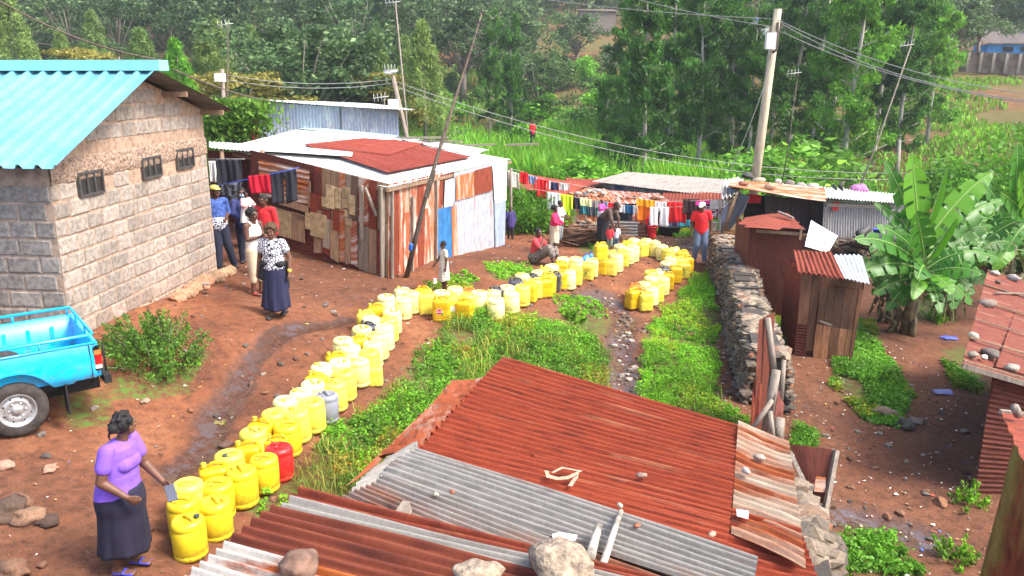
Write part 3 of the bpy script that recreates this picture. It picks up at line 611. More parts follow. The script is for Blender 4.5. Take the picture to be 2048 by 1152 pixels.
M_ZWHITE = sheetmat('bright_zinc', (.82, .82, .80), (.5, .42, .36), .08, rough=.45)
M_ZINC = sheetmat('weathered_zinc', (.38, .40, .43), RB, .16, seed=3); M_ZBLUE = sheetmat('blue_grey_zinc', (.30, .36, .46), (.45, .48, .52), .35, seed=7)
M_RUST = sheetmat('rusty_sheet', (.45, .22, .13), RU, .93, seed=11); M_RUSTO = sheetmat('orange_rust_sheet', (.55, .46, .38), (.42, .12, .035), .62, seed=5)
M_RUSTD = sheetmat('dark_rust_sheet', (.16, .06, .04), (.13, .035, .022), .8, seed=15); M_GREYSH = sheetmat('grey_sheet', (.29, .275, .25), (.24, .12, .075), .22, seed=21)
M_PATCH = sheetmat('rust_and_paint_sheet', (.62, .52, .44), (.36, .10, .045), .58, scale=2.6, soft=.05, seed=31); M_REDROOF = sheetmat('red_oxide_sheet', (.34, .12, .07), (.26, .046, .026), .82, seed=41)
M_CARD = simple('flattened_tin', (.55, .42, .24), .7, .3, 9, .2, col=True)
# ---------------- block house
AX, FX = Vector((.075, .997, 0)), Vector((-.997, .075, 0)); C0 = Vector((-6.3, 10.9, .3))
def roofz(s):   # underside height over the gable, s metres from the front corner
    return 3.40 + (s+.45)*.437 if s < 2.42 else 4.65 - (s-2.42)*.262
house = thing('block_house', 'stone block house with a light blue ribbed metal roof and three small barred windows', 'house', C0)
mb = MB(); n = 24
for face in (0, 1):   # mortar core: gable and front, slightly behind the blocks
    pass
gp = [C0 + AX*(4.8*i/n) for i in range(n+1)]
for off, flip in ((0, 0), (-.2, 1)):
    q = FX*(-off)
    vs = []
    for i, p in enumerate(gp): vs += [p + q, Vector((p.x+q.x, p.y+q.y, min(roofz(4.8*i/n), 9)))]
    mb.add(vs, [(2*i, 2*i+2, 2*i+3, 2*i+1) for i in range(n)])
F1 = C0 + FX*9; RC = C0 + AX*4.8
mb.add([C0, Vector((C0.x, C0.y, 3.42)), Vector((F1.x, F1.y, 3.42)), F1], [(0, 1, 2, 3)])
R1 = F1 + AX*4.8
mb.add([RC, Vector((RC.x, RC.y, 3.95)), Vector((R1.x, R1.y, 3.95)), R1], [(0, 1, 2, 3)])
mb.add([F1, Vector((F1.x, F1.y, 3.4)), Vector((R1.x, R1.y, 3.9)), R1], [(0, 1, 2, 3)])
wall = mb.build('wall', M_MORTAR, house, smooth=False)
WIN = []
for (xa, ya, xb, yb) in [(153, 348, 203, 384), (281, 320, 319, 349), (350, 302, 384, 331)]:
    a = onplane(xa, ya, C0, AX); b = onplane(xb, yb, C0, AX); s0, s1 = (a-C0).dot(AX), (b-C0).dot(AX)
    zc = (onplane((xa+xb)/2, (ya+yb)/2, C0, AX)).z; h = .29; WIN.append((s0, s1, zc-h/2, zc+h/2))
mb = MB(); ch = .25; k = 0; z = .45
def block(o, ax, nx, s0, s1, z0, z1, proud, g):
    c = o + ax*((s0+s1)/2) + nx*(proud/2-.01); c.z = (z0+z1)/2; M = Matrix((ax, nx, (0, 0, 1))).transposed()
    st = max(0, min(1, (1.15-z0)/.9)); col = (g*(1+.35*st), g*(1-.1*st), g*(1-.3*st))
    sx, sy, sz = (s1-s0)/2, proud/2+.01, (z1-z0)/2; vs = []; e = .018    # chamfered, slightly uneven stone face
    for yy, kx in ((-1, 1), (.3, 1), (1, 0)):
        for i, j in ((-1, -1), (1, -1), (1, 1), (-1, 1)):
            vs.append(c + M @ Vector((i*(sx-(0 if kx else e)) + rng.uniform(-.006, .006), yy*sy + rng.uniform(-.002, .003), j*(sz-(0 if kx else e)) + rng.uniform(-.006, .006))))
    mb.add(vs, [(0,1,5,4),(1,2,6,5),(2,3,7,6),(3,0,4,7),(4,5,9,8),(5,6,10,9),(6,7,11,10),(7,4,8,11),(8,9,10,11)], 0, None, col)
NX = -FX   # outward normal of gable
while z < 4.6:
    if 3.3 < z < 3.6 and mb.v: mb.build('gable_masonry', M_BLOCK, wall, smooth=False); mb = MB()
    band = 3.17 <= z < 3.42
    s = -.02 if k % 2 else -.22
    while s < 4.8:
        L_ = rng.uniform(.36, .5) if z < 3.2 else rng.uniform(.26, .40); a, b = max(s, 0)+.006, min(s+L_-.02, 4.79)
        z0, z1 = z+.006, z+ch-.022
        if b-a > .08 and z1 < min(roofz(a), roofz(b))-.03 and not (z0 < 3.5 and z1 > 3.2 + 0*a) and not any(a < w[1]+.03 and b > w[0]-.03 and z0 < w[3]+.02 and z1 > w[2]-.02 for w in WIN):
            block(C0, AX, NX, a, b, z0 + rng.uniform(-.008, .008), z1 + rng.uniform(-.01, .01), rng.uniform(.008, .02), rng.uniform(.8, 1.25))
        s += L_
    z += ch; k += 1
mb.build('gable_masonry', M_BLOCK, wall, smooth=False)
mb = MB(); z = .45; k = 0
while z < 3.2:
    s = .1 if k % 2 else -.12
    while s < 9:
        L_ = rng.uniform(.38, .52); block(C0, FX, -AX, max(s, .02), min(s+L_-.025, 9), z+.006, z+ch-.022, rng.uniform(.008, .02), rng.uniform(.8, 1.2)); s += L_
    z += ch; k += 1
mb.build('front_masonry', M_BLOCK, wall, smooth=False)
mb = MB(); nu, nv = 150, 16; vs = []      # rough concrete ring beam
for i in range(nu+1):
    for j in range(nv+1):
        s = 4.8*i/nu; t = j/nv; lo = 3.17 + .03*mnoise.noise(Vector((s*3, 1, 0))); hi = 3.52 + .02*mnoise.noise(Vector((s*3, 5, 0)))
        p = C0 + AX*s; d = .035*math.sin(math.pi*t)**.4 + .02*mnoise.noise(Vector((s*14, t*6, 0)))+.012*mnoise.noise(Vector((s*40, t*14, 3)))
        vs.append((p.x+NX.x*d, p.y+NX.y*d, lo+(hi-lo)*t))
mb.add(vs, [(i*(nv+1)+j, (i+1)*(nv+1)+j, (i+1)*(nv+1)+j+1, i*(nv+1)+j+1) for i in range(nu) for j in range(nv)])
mb.build('rough_band', simple('rough_concrete', (.43, .30, .22), .95, .45, 22, 1.0, dist=.03), wall)
for w in WIN:
    c = C0 + AX*((w[0]+w[1])/2); fr = MB(); M = Matrix((AX, NX, (0, 0, 1))).transposed()
    def wb(s0, s1, z0, z1, y0, y1, m_):
        p = C0 + AX*((s0+s1)/2) + NX*((y0+y1)/2); p.z = (z0+z1)/2; m_.box(p, (s1-s0, y1-y0, z1-z0), M=M)
    pane = MB(); wb(w[0], w[1], w[2], w[3], .0, .006, pane)
    t = .035
    wb(w[0]-t, w[0], w[2]-t, w[3]+t, 0, .05, fr); wb(w[1], w[1]+t, w[2]-t, w[3]+t, 0, .05, fr); wb(w[0], w[1], w[2]-t, w[2], 0, .05, fr); wb(w[0], w[1], w[3], w[3]+t, 0, .05, fr)
    wd = w[1]-w[0]
    for q in (1/3, 2/3): wb(w[0]+wd*q-.016, w[0]+wd*q+.016, w[2], w[3], .006, .045, fr)
    wo = fr.build('window', M_IRON, house, smooth=False); pane.build('pane', M_BLACK, wo, smooth=False)
# roof
def ribbed(mb, A, B, dn, L_, pitch=.26, rh=.055, w=.05, mi=0):
    """A->B along the ridge, dn = unit vector down the slope"""
    A, B, dn = Vector(A), Vector(B), Vector(dn); ax = nrm(B-A); n = nrm(ax.cross(dn)); n = n if n.z > 0 else -n
    prof = []; s = 0; T = (B-A).length
    while s < T-.01: prof += [(s, 0), (s+.006, 0)] if False else [(s, rh), (s+w*.8, rh), (s+w*1.5, 0), (min(s+pitch-w*.7, T), 0)]; s += pitch
    prof = [p for p in prof if p[0] <= T]; vs = []; uv = []
    for (u, h) in prof:
        for k in range(5): vs.append(A + ax*u + dn*(L_*k/4) + n*(h + (.006*math.sin(u*2.3+k) if h == 0 else 0))); uv.append((u, L_*k/4))
    mb.add(vs, [(i*5+k, i*5+k+1, (i+1)*5+k+1, (i+1)*5+k) for i in range(len(prof)-1) for k in range(4)], mi, uv)
ov = NX*.46; rdgY = 2.42
Rg = C0 + AX*rdgY + ov; Rg.z = 4.72; Ev = C0 + AX*(-.45) + ov; Ev.z = 3.47; Rr = C0 + AX*5.25 + ov; Rr.z = 3.98
mb = MB(); dn = nrm(Ev-Rg); ribbed(mb, Rg, Rg + FX*10, dn, (Ev-Rg).length)
roof = mb.build('roof', M_BLUE, house, smooth=False)
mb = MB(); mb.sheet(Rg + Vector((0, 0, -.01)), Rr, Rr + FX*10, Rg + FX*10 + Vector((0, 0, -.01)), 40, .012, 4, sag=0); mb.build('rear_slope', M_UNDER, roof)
mb = MB(); zc = 4.87   # ridge cap: raised box strip
for a, b, z0, z1 in ((-.16, -.13, 4.74, 4.885),):
    p = Rg + AX*a + NX*.10; q = p + FX*10.2
    mb.add([(p.x, p.y, z0-.02), (q.x, q.y, z0-.02), (q.x, q.y, z1), (p.x, p.y, z1), (p.x+AX.x*.30, p.y+AX.y*.30, z0-.02), (q.x+AX.x*.30, q.y+AX.y*.30, z0-.02), (q.x+AX.x*.30, q.y+AX.y*.30, z1), (p.x+AX.x*.30, p.y+AX.y*.30, z1)],
           [(0, 1, 2, 3), (3, 2, 6, 7), (5, 4, 7, 6), (0, 3, 7, 4)])
mb.build('ridge_cap', M_BLUED, roof, smooth=False)
for s in (3.35, 4.75): mb = MB(); p = C0 + AX*s; z = roofz(s) - .07; mb.beam((p.x-NX.x*.3, p.y-NX.y*.3, z), (p.x+NX.x*.44, p.y+NX.y*.44, z), .05, .09); mb.build('purlin', M_WOOD, roof, smooth=False)
mb = MB(); rs_ = random.Random(4)
for i in range(42): mb.ell(Rg + FX*(.26*rs_.randint(0, 32)+.03) + dn*rs_.choice([.9, 1.0, 1.9, 2.7]) + Vector((0, 0, .04)), (.012, .012, .01), n=6)
mb.build('roof_screws', M_ZWHITE, roof)
for sx, lab in ((4.15, 0),):
    mb = MB()
    for i in range(16):
        s = 2.6 + i*.15; p = C0 + AX*s + NX*(.22+.1*rng.random()); mb.rock((p.x, p.y, gz(p.x, p.y)+.06), (.14, .16, .10), i, 0, (rng.uniform(.8, 1.2), .8, .65), 1)
    tag(mb.build('rubble_step', M_MORTAR, smooth=False, loc=tuple(C0 + AX*3.6)), 'crumbling earth and stone footing along the base of the block wall', 'rubble')
mb = MB(); p = G(402, 580); mb.beam((p.x-.18, p.y, p.z+.12), (p.x+.18, p.y-.05, p.z+.13), .05, .045); tag(mb.build('pipe_offcut', M_GREYWOOD, loc=p), 'short grey pipe end lying on the wall footing', 'pipe')
# ---------------- patched board shed
A0 = G(781, 556); B0 = P(1004, 490, 21.9); B0.z = gz(B0.x, B0.y); SR = nrm(Vector((B0.x-A0.x, B0.y-A0.y, 0))); SL = Vector((-SR.y, SR.x, 0)); SL = nrm(SL + Vector((.0, -.10, 0)))
shed = thing('patched_shed', 'long shed patched from rusty tin and boards under a white and red iron roof', 'shed', A0)
def pxpanel(name, quad, mat, P0, dr, off, nc, parent, amp=.010, horiz=False, label=None):
    q = [onplane(a, b, P0, dr) for a, b in quad]; n = Vector((dr[1], -dr[0], 0)); n = n if n.y < 0 else -n
    q = [p + n*off for p in q]; mb = MB()
    if horiz: mb.sheet(q[0], q[1], q[2], q[3], nc, amp, 4, sag=.006)
    else: mb.sheet(q[0], q[3], q[2], q[1], nc, amp, 4, sag=.006)
    o = mb.build(name, mat, parent); return tag(o, label) if label else o
# right-hand wall. quads: TL, TR, BR, BL in the photo
def rw(x, top=True): t = (x-775)/(1005-775); return (372-47*t) if top else (557-66*t)
xs = 776; i = 0
while xs < 882:
    w = rng.choice([9, 11, 13, 16]); x2 = min(xs+w, 884); o = .004 + .006*(i % 3)
    pxpanel('wall_strip', [(xs, rw(xs)-4), (x2, rw(x2)-4), (x2, rw(x2, 0)+4), (xs, rw(xs, 0)+4)], [M_PATCH, M_RUST, M_PATCH, M_RUSTO][i % 4], A0, SR, o, 1.0 if w < 12 else 2, shed, .004)
    if i % 3 == 0: pxpanel('wall_strip', [(xs+2, rw(xs)+60), (x2, rw(x2)+60), (x2, rw(x2, 0)+2), (xs+2, rw(xs, 0)+2)], M_PATCH, A0, SR, o+.012, 1, shed, .004)
    xs = x2; i += 1
pxpanel('wall_strip', [(884, 350), (910, 342), (908, 520), (884, 530)], M_RUSTD, A0, SR, .0, 2, shed)
dr = pxpanel('door', [(888, 361), (909, 355), (905, 412), (886, 420)], simple('pale_door', (.42, .46, .47), .7, .15, 6, .1), A0, SR, .03, 1, shed, .001)
pxpanel('blue_sheet', [(872, 418), (903, 411), (902, 515), (870, 520)], simple('faded_blue', (.03, .17, .42), .5, .25, 4, .1), A0, SR, .05, 3, shed, .012)
pxpanel('wall_strip', [(898, 412), (909, 408), (912, 518), (901, 522)], M_RUSTO, A0, SR, .06, 1, shed, .003)
pxpanel('zinc_wall', [(905, 345), (1006, 322), (1004, 492), (908, 520)], M_ZINC, A0, SR, .035, 22, shed, .008)
pxpanel('rust_patch', [(908, 352), (944, 343), (945, 392), (908, 401)], M_RUSTO, A0, SR, .06, 7, shed, .008); pxpanel('rust_patch', [(944, 341), (979, 332), (980, 380), (945, 391)], M_RUST, A0, SR, .066, 7, shed, .008)
pxpanel('white_sheet', [(980, 330), (1009, 322), (1008, 400), (984, 407)], M_ZWHITE, A0, SR, .08, 6, shed, .008); pxpanel('blue_grey_sheet', [(984, 404), (1007, 399), (1005, 492), (986, 497)], M_ZBLUE, A0, SR, .075, 5, shed, .006)
mb = MB()
for px_, top in ((779, 374), (820, 392), (868, 360)): a = onplane(px_, top, A0, SR); b = onplane(px_, rw(px_, 0)+3, A0, SR); mb.beam(a-SL*.07, b-SL*.07, .05, .05, up=SR)
mb.build('wall_post', M_GREYWOOD, shed, smooth=False)
# left-hand wall
def lw(x, top=True): t = (775-x)/(775-520); return (374-62*t) if top else (558-98*t)
base = MB(); q = [onplane(500, 300, A0, SL), onplane(777, 368, A0, SL), onplane(779, 558, A0, SL), onplane(500, 480, A0, SL)]; q = [p + Vector((0, .04, 0)) for p in q]
base.add(q, [(0, 1, 2, 3)], 0, [(0, 2), (5, 2), (5, 0), (0, 0)]); base.build('wall_board', M_RUSTD, shed, smooth=False)
xs = 628; i = 0; WB = [M_WOOD, M_RUST, M_WOOD, M_RUSTO, M_WOOD, M_PATCH, M_GREYWOOD]
def plank(x0, x1, y0a, y0b, y1a, y1b, mat, off, tone=None, nm='plank'):
    q = [onplane(a, b, A0, SL) for a, b in ((x0, y0a), (x1, y0b), (x1, y1b), (x0, y1a))]; nn = Vector((-SL.y, SL.x, 0)); nn = nn if nn.y < 0 else -nn
    mb = MB(); f = [p + nn*off for p in q]; bk = [p + nn*(off-.02) for p in q]; g = tone or rng.uniform(.8, 1.5)
    mb.add(f+bk, [(0,1,2,3),(7,6,5,4),(0,4,5,1),(1,5,6,2),(2,6,7,3),(3,7,4,0)], 0, [(p.z*1.0, (p-q[0]).length) for p in f+bk], (g, g*.93, g*.85)); return mb.build(nm, mat, shed, smooth=False)
while xs < 775:
    w = rng.choice([12, 14, 17, 21]); x2 = min(xs+w, 778); m_ = lw((xs+x2)/2) + rng.uniform(70, 95)
    plank(xs+.6, x2-.6, m_, m_+3, lw(xs, 0)+rng.uniform(-4, 4), lw(x2, 0)+rng.uniform(-4, 4), WB[i % 7], .02+.01*(i % 3))
    plank(xs+.6, x2-.6, lw(xs)-6, lw(x2)-6, m_-2, m_+2, WB[(i*3+1) % 7], .015+.008*(i % 2), rng.uniform(.55, 1.1)); xs = x2; i += 1
def cq(x0, y0, x1, y1): return (400+x0/2.743, 180+y0/2.743, 400+x1/2.743, 180+y1/2.743)
for (x0, y0, x1, y1) in [(700,520,745,645),(750,535,782,645),(788,530,828,602),(825,575,858,680),(675,585,702,635),(785,600,825,642),(800,655,817,692),(802,700,840,738),(585,672,612,760),(612,672,700,800),(380,655,505,790)]:
    a, b, c, d = cq(x0, y0, x1, y1); k = .33*(c-a)*.9; plank(a, c, b-k*.2, b+k*.6, d-k*.2, d+k*.6, M_CARD, .055+.004*rng.random(), rng.uniform(.7, 1.15), 'tin_patch')
for (x0, y0, x1, y1, m_) in [(610, 560, 645, 700, M_RUST), (640, 440, 672, 560, M_RUSTD), (505, 665, 580, 815, M_WOOD), (680, 700, 716, 860, M_GREYWOOD), (440, 590, 600, 625, M_WOOD), (380, 630, 620, 660, M_WOOD), (600, 500, 612, 640, M_WOOD), (735, 650, 770, 765, M_RUST)]:
    a, b, c, d = cq(x0, y0, x1, y1); k = .30*(c-a); plank(a, c, b, b+k, d, d+k, m_, .05, None)
pxpanel('tin_wall', [(518, 318), (620, 340), (624, 410), (522, 392)], M_RUSTO, A0, SL, .03, 7, shed, .012, True)
mb = MB(); a = onplane(737, 374, A0, SL) - SR*.12; b = onplane(760, 430, A0, SL) - SR*.12; mb.beam(a, b, .07, .04); a = onplane(728, 370, A0, SL) - SR*.09; b = onplane(729, 478, A0, SL) - SR*.09; mb.beam(a, b, .10, .05); a = onplane(770, 374, A0, SL)-SR*.1; b = onplane(771, 552, A0, SL)-SR*.1; mb.beam(a, b, .17, .04)
mb.build('loose_board', M_GREYWOOD, shed, smooth=False)
# roof of the shed
FCn, RTp, LTp = P(775, 374, 16.9), P(1022, 319, 22.7), P(466, 303, 20.6)
def rp(px, py, up=0): p = onplane3(px, py, FCn, RTp, LTp); return p + Vector((0, 0, up))
def roofq(name, quad, mat, up, nc, parent=None, amp=.012, sag=.015):
    q = [rp(a, b, up) for a, b in quad]; mb = MB(); mb.sheet(q[0], q[1], q[2], q[3], nc, amp, 8, sag=sag); return mb.build(name, mat, parent or shed)
roofq('roof_sheet', [(466, 303), (775, 374), (1022, 319), (690, 262)], M_ZWHITE, 0, 58)
roofq('roof_sheet', [(455, 300), (640, 306), (800, 282), (590, 262)], M_ZWHITE, .05, 40)
roofq('roof_sheet', [(470, 307), (704, 322), (706, 313), (500, 291)], M_ZWHITE, .11, 10, sag=.004)
roofq('red_roof_sheet', [(606, 295), (775, 352), (945, 320), (790, 284)], M_REDROOF, .085, 34, sag=.004)
roofq('red_roof_sheet', [(608, 295), (780, 318), (850, 292), (730, 283)], M_REDROOF, .10, 18, sag=.004)
roofq('roof_sheet', [(800, 283), (945, 313), (978, 304), (830, 281)], M_ZWHITE, .055, 10)
mb = MB(); q = [rp(600, 262, .06), rp(790, 280, .06), rp(795, 276, .08), rp(605, 258, .08)]; mb.sheet(*q, 2, .01, 4); mb.build('pale_blue_trim', simple('pale_blue_sheet', (.35, .62, .62), .4, .1, 3, 0), shed)
mb = MB()
for a, b in (((466, 303), (775, 374)), ((775, 374), (1022, 319))): mb.beam(rp(*a, -.07), rp(*b, -.07), .05, .07)
mb.build('eave_beam', M_WOOD, shed, smooth=False)
for px_, py_, c, lab in [(799, 302, (.05, .05, .05), 'small dark scrap lying on the red part of the shed roof')]:
    mb = MB(); mb.rock(rp(px_, py_, .06), (.13, .09, .05), 3, 0, c); tag(mb.build('roof_scrap', M_STONE, loc=rp(px_, py_)), lab, 'scrap')
# stones at the foot of the left wall
for i, (px_, py_, r) in enumerate([(738, 532, .22), (704, 518, .13), (590, 483, .2), (650, 492, .16), (560, 478, .16)]):
    p = G(px_, py_); mb = MB(); mb.rock((p.x, p.y, p.z+r*.3), (r*1.5, r, r*.7), i+3, 0, (.95, .52, .32), 2)
    tag(mb.build('boulder', M_STONE, loc=p), ['flat orange boulder nearest the corner of the patched shed', 'small boulder left of the flat orange one by the patched shed', 'round boulder at the far left foot of the patched shed wall', 'boulder in the middle of the patched shed wall foot', 'boulder at the dark entrance of the patched shed'][i], 'boulder')
# ---------------- blue-grey shed behind
def hut(name, label, px0, px1, ytop, D0, D1, depth, mat, roofmat, group=None, over=.25, drop=0, ncw=18, roofl=None, zlow=None, cat='shed', side=True):
    a = P(px0, ytop[0], D0); b = P(px1, ytop[1], D1); a2, b2 = a.copy(), b.copy(); a2.z = min(gz(a.x, a.y), gz(b.x, b.y))-.05 if zlow is None else zlow; b2.z = a2.z
    root = thing(name, label, cat, (a.x, a.y, a2.z), group); ax = nrm(Vector((b.x-a.x, b.y-a.y, 0))); bk = Vector((-ax.y, ax.x, 0))*depth
    mb = MB(); mb.sheet(a, a2, b2, b, ncw, .012, 3, sag=.004); mb.build('front_wall', mat, root)
    mb = MB(); mb.sheet(a, a2, a2+bk, a+bk, ncw//2, .012, 3, sag=.004); mb.sheet(b, b2, b2+bk, b+bk, ncw//2, .012, 3, sag=.004); mb.sheet(a+bk, a2+bk, b2+bk, b+bk, ncw, .012, 3); mb.build('side_wall', mat, root)
    f = -bk.normalized()*over; o = ax*over; up = Vector((0, 0, .05)); d = Vector((0, 0, drop))
    mb = MB(); mb.sheet(a+f-o+up, a+bk-f-o+up+d, b+bk-f+o+up+d, b+f+o+up, max(6, int((b-a).length/.09)), .014, 6, sag=.03); mb.build('roof', roofmat, root)
    return root, a, b, a2, ax, bk
r_, a, b, a2, ax, bk = hut('blue_grey_shed', 'blue-grey corrugated iron shed with a pale roof behind the patched shed', 516, 797, (204, 221), 26, 28, 4.5, M_ZBLUE, M_ZWHITE, ncw=44, over=.45)
mb = MB(); mb.beam(a.lerp(b, .57)+Vector((0, -.04, 0)), a2.lerp(Vector((b.x, b.y, a2.z)), .57)+Vector((0, -.04, 0)), .05, .02, up=ax); mb.build('wall_seam', M_IRON, r_, smooth=False)
mb = MB(); q = [P(482, 232, 25.6), P(516, 216, 25.8), P(516, 300, 25.8), P(482, 300, 25.6)]; mb.sheet(q[0], q[3], q[2], q[1], 4, .03, 3); tag(mb.build('red_sheet_wall', simple('red_paint', (.42, .04, .04), .6, .3, 4, .1)), 'dark red sheet wall left of the blue-grey shed', 'wall')
x = P(478, 240, 25).x
rs = np.random.RandomState(8); n = 3600; th = rs.rand(n)*6.28; v_ = P(475, 215, 25); pts = np.stack([v_.x + .85*rs.normal(size=n)*.6, 25 + .3*rs.normal(size=n), v_.z + .25 - np.abs(rs.normal(size=n))*.55], 1); k = rs.rand(n) < .25; pts[k, 0] -= .55; pts[k, 2] -= .6
cr = thing('creeper', 'dark green creeper hanging over the corner of the shed left of the blue-grey wall', 'creeper', (v_.x, 25, gz(v_.x, 25)))
g = .6+.7*rs.rand(n); link('foliage', leaf_mesh('foliage', pts-np.array(cr.location), .16*(.5+rs.rand(n)), .6, GM, np.stack([g, g, g], 1), rs=rs, droop=.5), cr)
mb = MB(); mb.tube([(v_.x+.2, 25.1, cr.location.z), (v_.x, 25.1, v_.z+.2)], .04, 6); mb.build('stem', M_BARK, cr)
# low lean-to between the house and the patched shed, dark inside
lt = thing('lean_to', 'dark lean-to with a white tin roof between block house and patched shed', 'lean-to', G(470, 500))
q = [P(418, 294, 19), P(520, 305, 19.5), P(540, 290, 23), P(418, 284, 23)]; mb = MB(); mb.sheet(q[0], q[3], q[2], q[1], 14, .012, 4); mb.build('roof', M_ZWHITE, lt)
q = [P(415, 300, 22.3), P(560, 312, 22.3)]; mb = MB(); g0 = gz(q[0].x, 22.3); mb.add([q[0], q[1], (q[1].x, 22.3, g0-.1), (q[0].x, 22.3, g0-.1)], [(0, 1, 2, 3)], 0, [(0, 0), (1, 0), (1, 1), (0, 1)]); mb.build('back_wall', M_RUSTD, lt, smooth=False)
for px_ in (439, 520): mb = MB(); p = P(px_, 300, 19.2); mb.tube([(p.x, 19.2, gz(p.x, 19.2)-.05), (p.x+.05, 19.2, p.z)], .05, 6); mb.build('post', M_WOOD, lt)
bench = thing('wooden_bench', 'rough wooden bench with stacked planks in the dark lean-to', 'bench', G(465, 530)); p = bench.location; p = Vector((p.x+.25, p.y+2.0, gz(p.x+.25, p.y+2)))
mb = MB(); mb.box((p.x, p.y, p.z+.62), (1.5, .5, .05)); mb.build('seat', M_GREYWOOD, bench, smooth=False)
for i in (-1, 1): mb = MB(); mb.box((p.x+i*.55, p.y, p.z+.3), (.1, .4, .6)); mb.build('leg', M_GREYWOOD, bench, smooth=False)
mb = MB()
for i in range(5): mb.beam((p.x-.2+i*.1, p.y-.3, p.z+.1), (p.x-.25+i*.1, p.y-.28, p.z+.5), .08, .02)
mb.build('slat', M_WOOD, bench, smooth=False)
# things on roofs behind
for i, (px_, py_, D, l, a_) in enumerate([(845, 276, 25, 1.6, .1), (880, 283, 25, 1.4, .3), (925, 292, 25, 2.0, -.1), (1045, 290, 24, 1.0, 0)]):
    p = P(px_, py_, D); mb = MB(); mb.beam(p-Vector((l/2, -a_, 0)), p+Vector((l/2, -a_*2, .03)), .10, .05); tag(mb.build('roof_plank', M_GREYWOOD, smooth=False, loc=p), ['grey plank lying behind the roof, nearest the blue-grey shed', 'plank lying behind the shed roof left of the big aerial pole', 'long plank lying behind the shed roof right of the big aerial pole', 'stub of pole poking past the right tip of the shed roof'][i], 'plank')
# ---------------- back row: long grey shed, middle red roofs
r_, a, b, a2, ax, bk = hut('long_grey_shed', 'long low grey tin shed with blue shutters under the eucalyptus trees', 1206, 1440, (366, 391), 31, 29, 3.6, M_ZINC, M_GREYSH, ncw=40, over=.35)
for x0, x1, y0, y1 in ((1229, 1246, 370, 381), (1325, 1345, 386, 394)): mb = MB(); q = [onplane(u_, w_, a, ax) + Vector((0, -.06, 0)) for u_, w_ in ((x0, y0), (x1, y0+1), (x1, y1+1), (x0, y1))]; mb.add(q, [(0, 1, 2, 3)]); mb.build('shutter', simple('shutter_blue', (.06, .12, .28), .6, .2, 5, 0), r_, smooth=False)
for x0, x1, m_ in ((1246, 1268, M_GREYSH), (1290, 1300, M_RUST), (1352, 1368, M_ZWHITE), (1400, 1412, simple('blue_rag', (.05, .15, .5), .7, .2, 5, 0)), (1270, 1276, simple('red_rag', (.5, .02, .04), .7, .2, 5, 0))): q = [onplane(u_, w_, a, ax) + Vector((0, -.05, 0)) for u_, w_ in ((x0, 374+(x0-1206)*.107), (x1, 374+(x1-1206)*.107), (x1, 420), (x0, 420))]; mb = MB(); mb.sheet(q[0], q[3], q[2], q[1], 3, .01, 2); mb.build('wall_patch', m_, r_)
r_, *_ = hut('red_roofed_hut', 'low hut with a red tin roof behind the upper washing', 1020, 1125, (376, 392), 27.5, 26.8, 2.2, M_RUSTD, M_REDROOF, ncw=16, drop=.12)
r_, *_ = hut('rusty_hut', 'rusty corrugated hut with a littered roof behind the yellow top on the line', 1126, 1215, (400, 404), 26.2, 26.2, 2.4, M_RUSTO, M_RUSTO, ncw=10, drop=.06)
r_, *_ = hut('rusty_hut', 'low hut with a cluttered rusty roof behind the orange towel', 1222, 1330, (406, 410), 26.6, 26.6, 2.2, M_RUSTD, M_PATCH, ncw=12, drop=.03)
r_, *_ = hut('rusty_hut', 'red-brown hut at the left end of the long grey shed', 1150, 1205, (375, 376), 31, 31, 2, M_RUST, M_REDROOF, ncw=8, drop=.05)
r_, *_ = hut('rusty_hut', 'small brown hut behind the red towel', 1335, 1440, (404, 408), 27.4, 27, 2, M_RUSTD, M_RUST, ncw=10, drop=.0)
for i, (x0, x1, yt, yb, D, m_, lab) in enumerate([(1215, 1275, 440, 478, 24.6, M_GREYSH, 'grey-brown corrugated sheet fence behind the black cloth'), (1272, 1300, 440, 470, 24.9, M_RUSTO, 'rusty sheet leaning right of the grey-brown fence sheet')]):
    q = [P(x0, yt, D), P(x1, yt+2, D-.2), P(x1, yb, D-.2), P(x0, yb, D)]; mb = MB(); mb.sheet(q[0], q[1], q[2], q[3], 6, .02, 4); tag(mb.build('sheet_fence', m_), lab, 'fence')
i = 0
ORD = ['first','second','third','fourth','fifth','sixth','seventh','eighth','ninth','tenth','eleventh','twelfth','thirteenth','fourteenth','fifteenth','sixteenth','seventeenth','eighteenth','nineteenth','twentieth','twenty-first','twenty-second','twenty-third','twenty-fourth','twenty-fifth','twenty-sixth','twenty-seventh','twenty-eighth','twenty-ninth','thirtieth','thirty-first','thirty-second','thirty-third','thirty-fourth','thirty-fifth','thirty-sixth','thirty-seventh','thirty-eighth','thirty-ninth','fortieth']
for k, (x0, x1, y0, y1, D, n_, nm) in enumerate([(1140, 1210, 380, 392, 26.6, 12, 'the rusty hut roof'), (1225, 1325, 394, 402, 27.2, 14, 'the cluttered rusty roof')]):
    for j in range(n_):
        t = (j+.5)/n_; p = P(x0+(x1-x0)*t, y0+(y1-y0)*rng.random(), D); mb = MB(); g = rng.uniform(.5, 1.3); c = rng.choice([(.8, .7, .6), (.5, .2, .12), (.6, .3, .2), (.7, .7, .7)]); mb.rock(p, (.14, .12, .06), j, 0, tuple(q*g for q in c), 0)
        tag(mb.build('roof_stone', M_STONE, loc=p), f'{ORD[j]} stone or scrap from the left on {nm}', 'stone', f'stones weighing down {nm}')
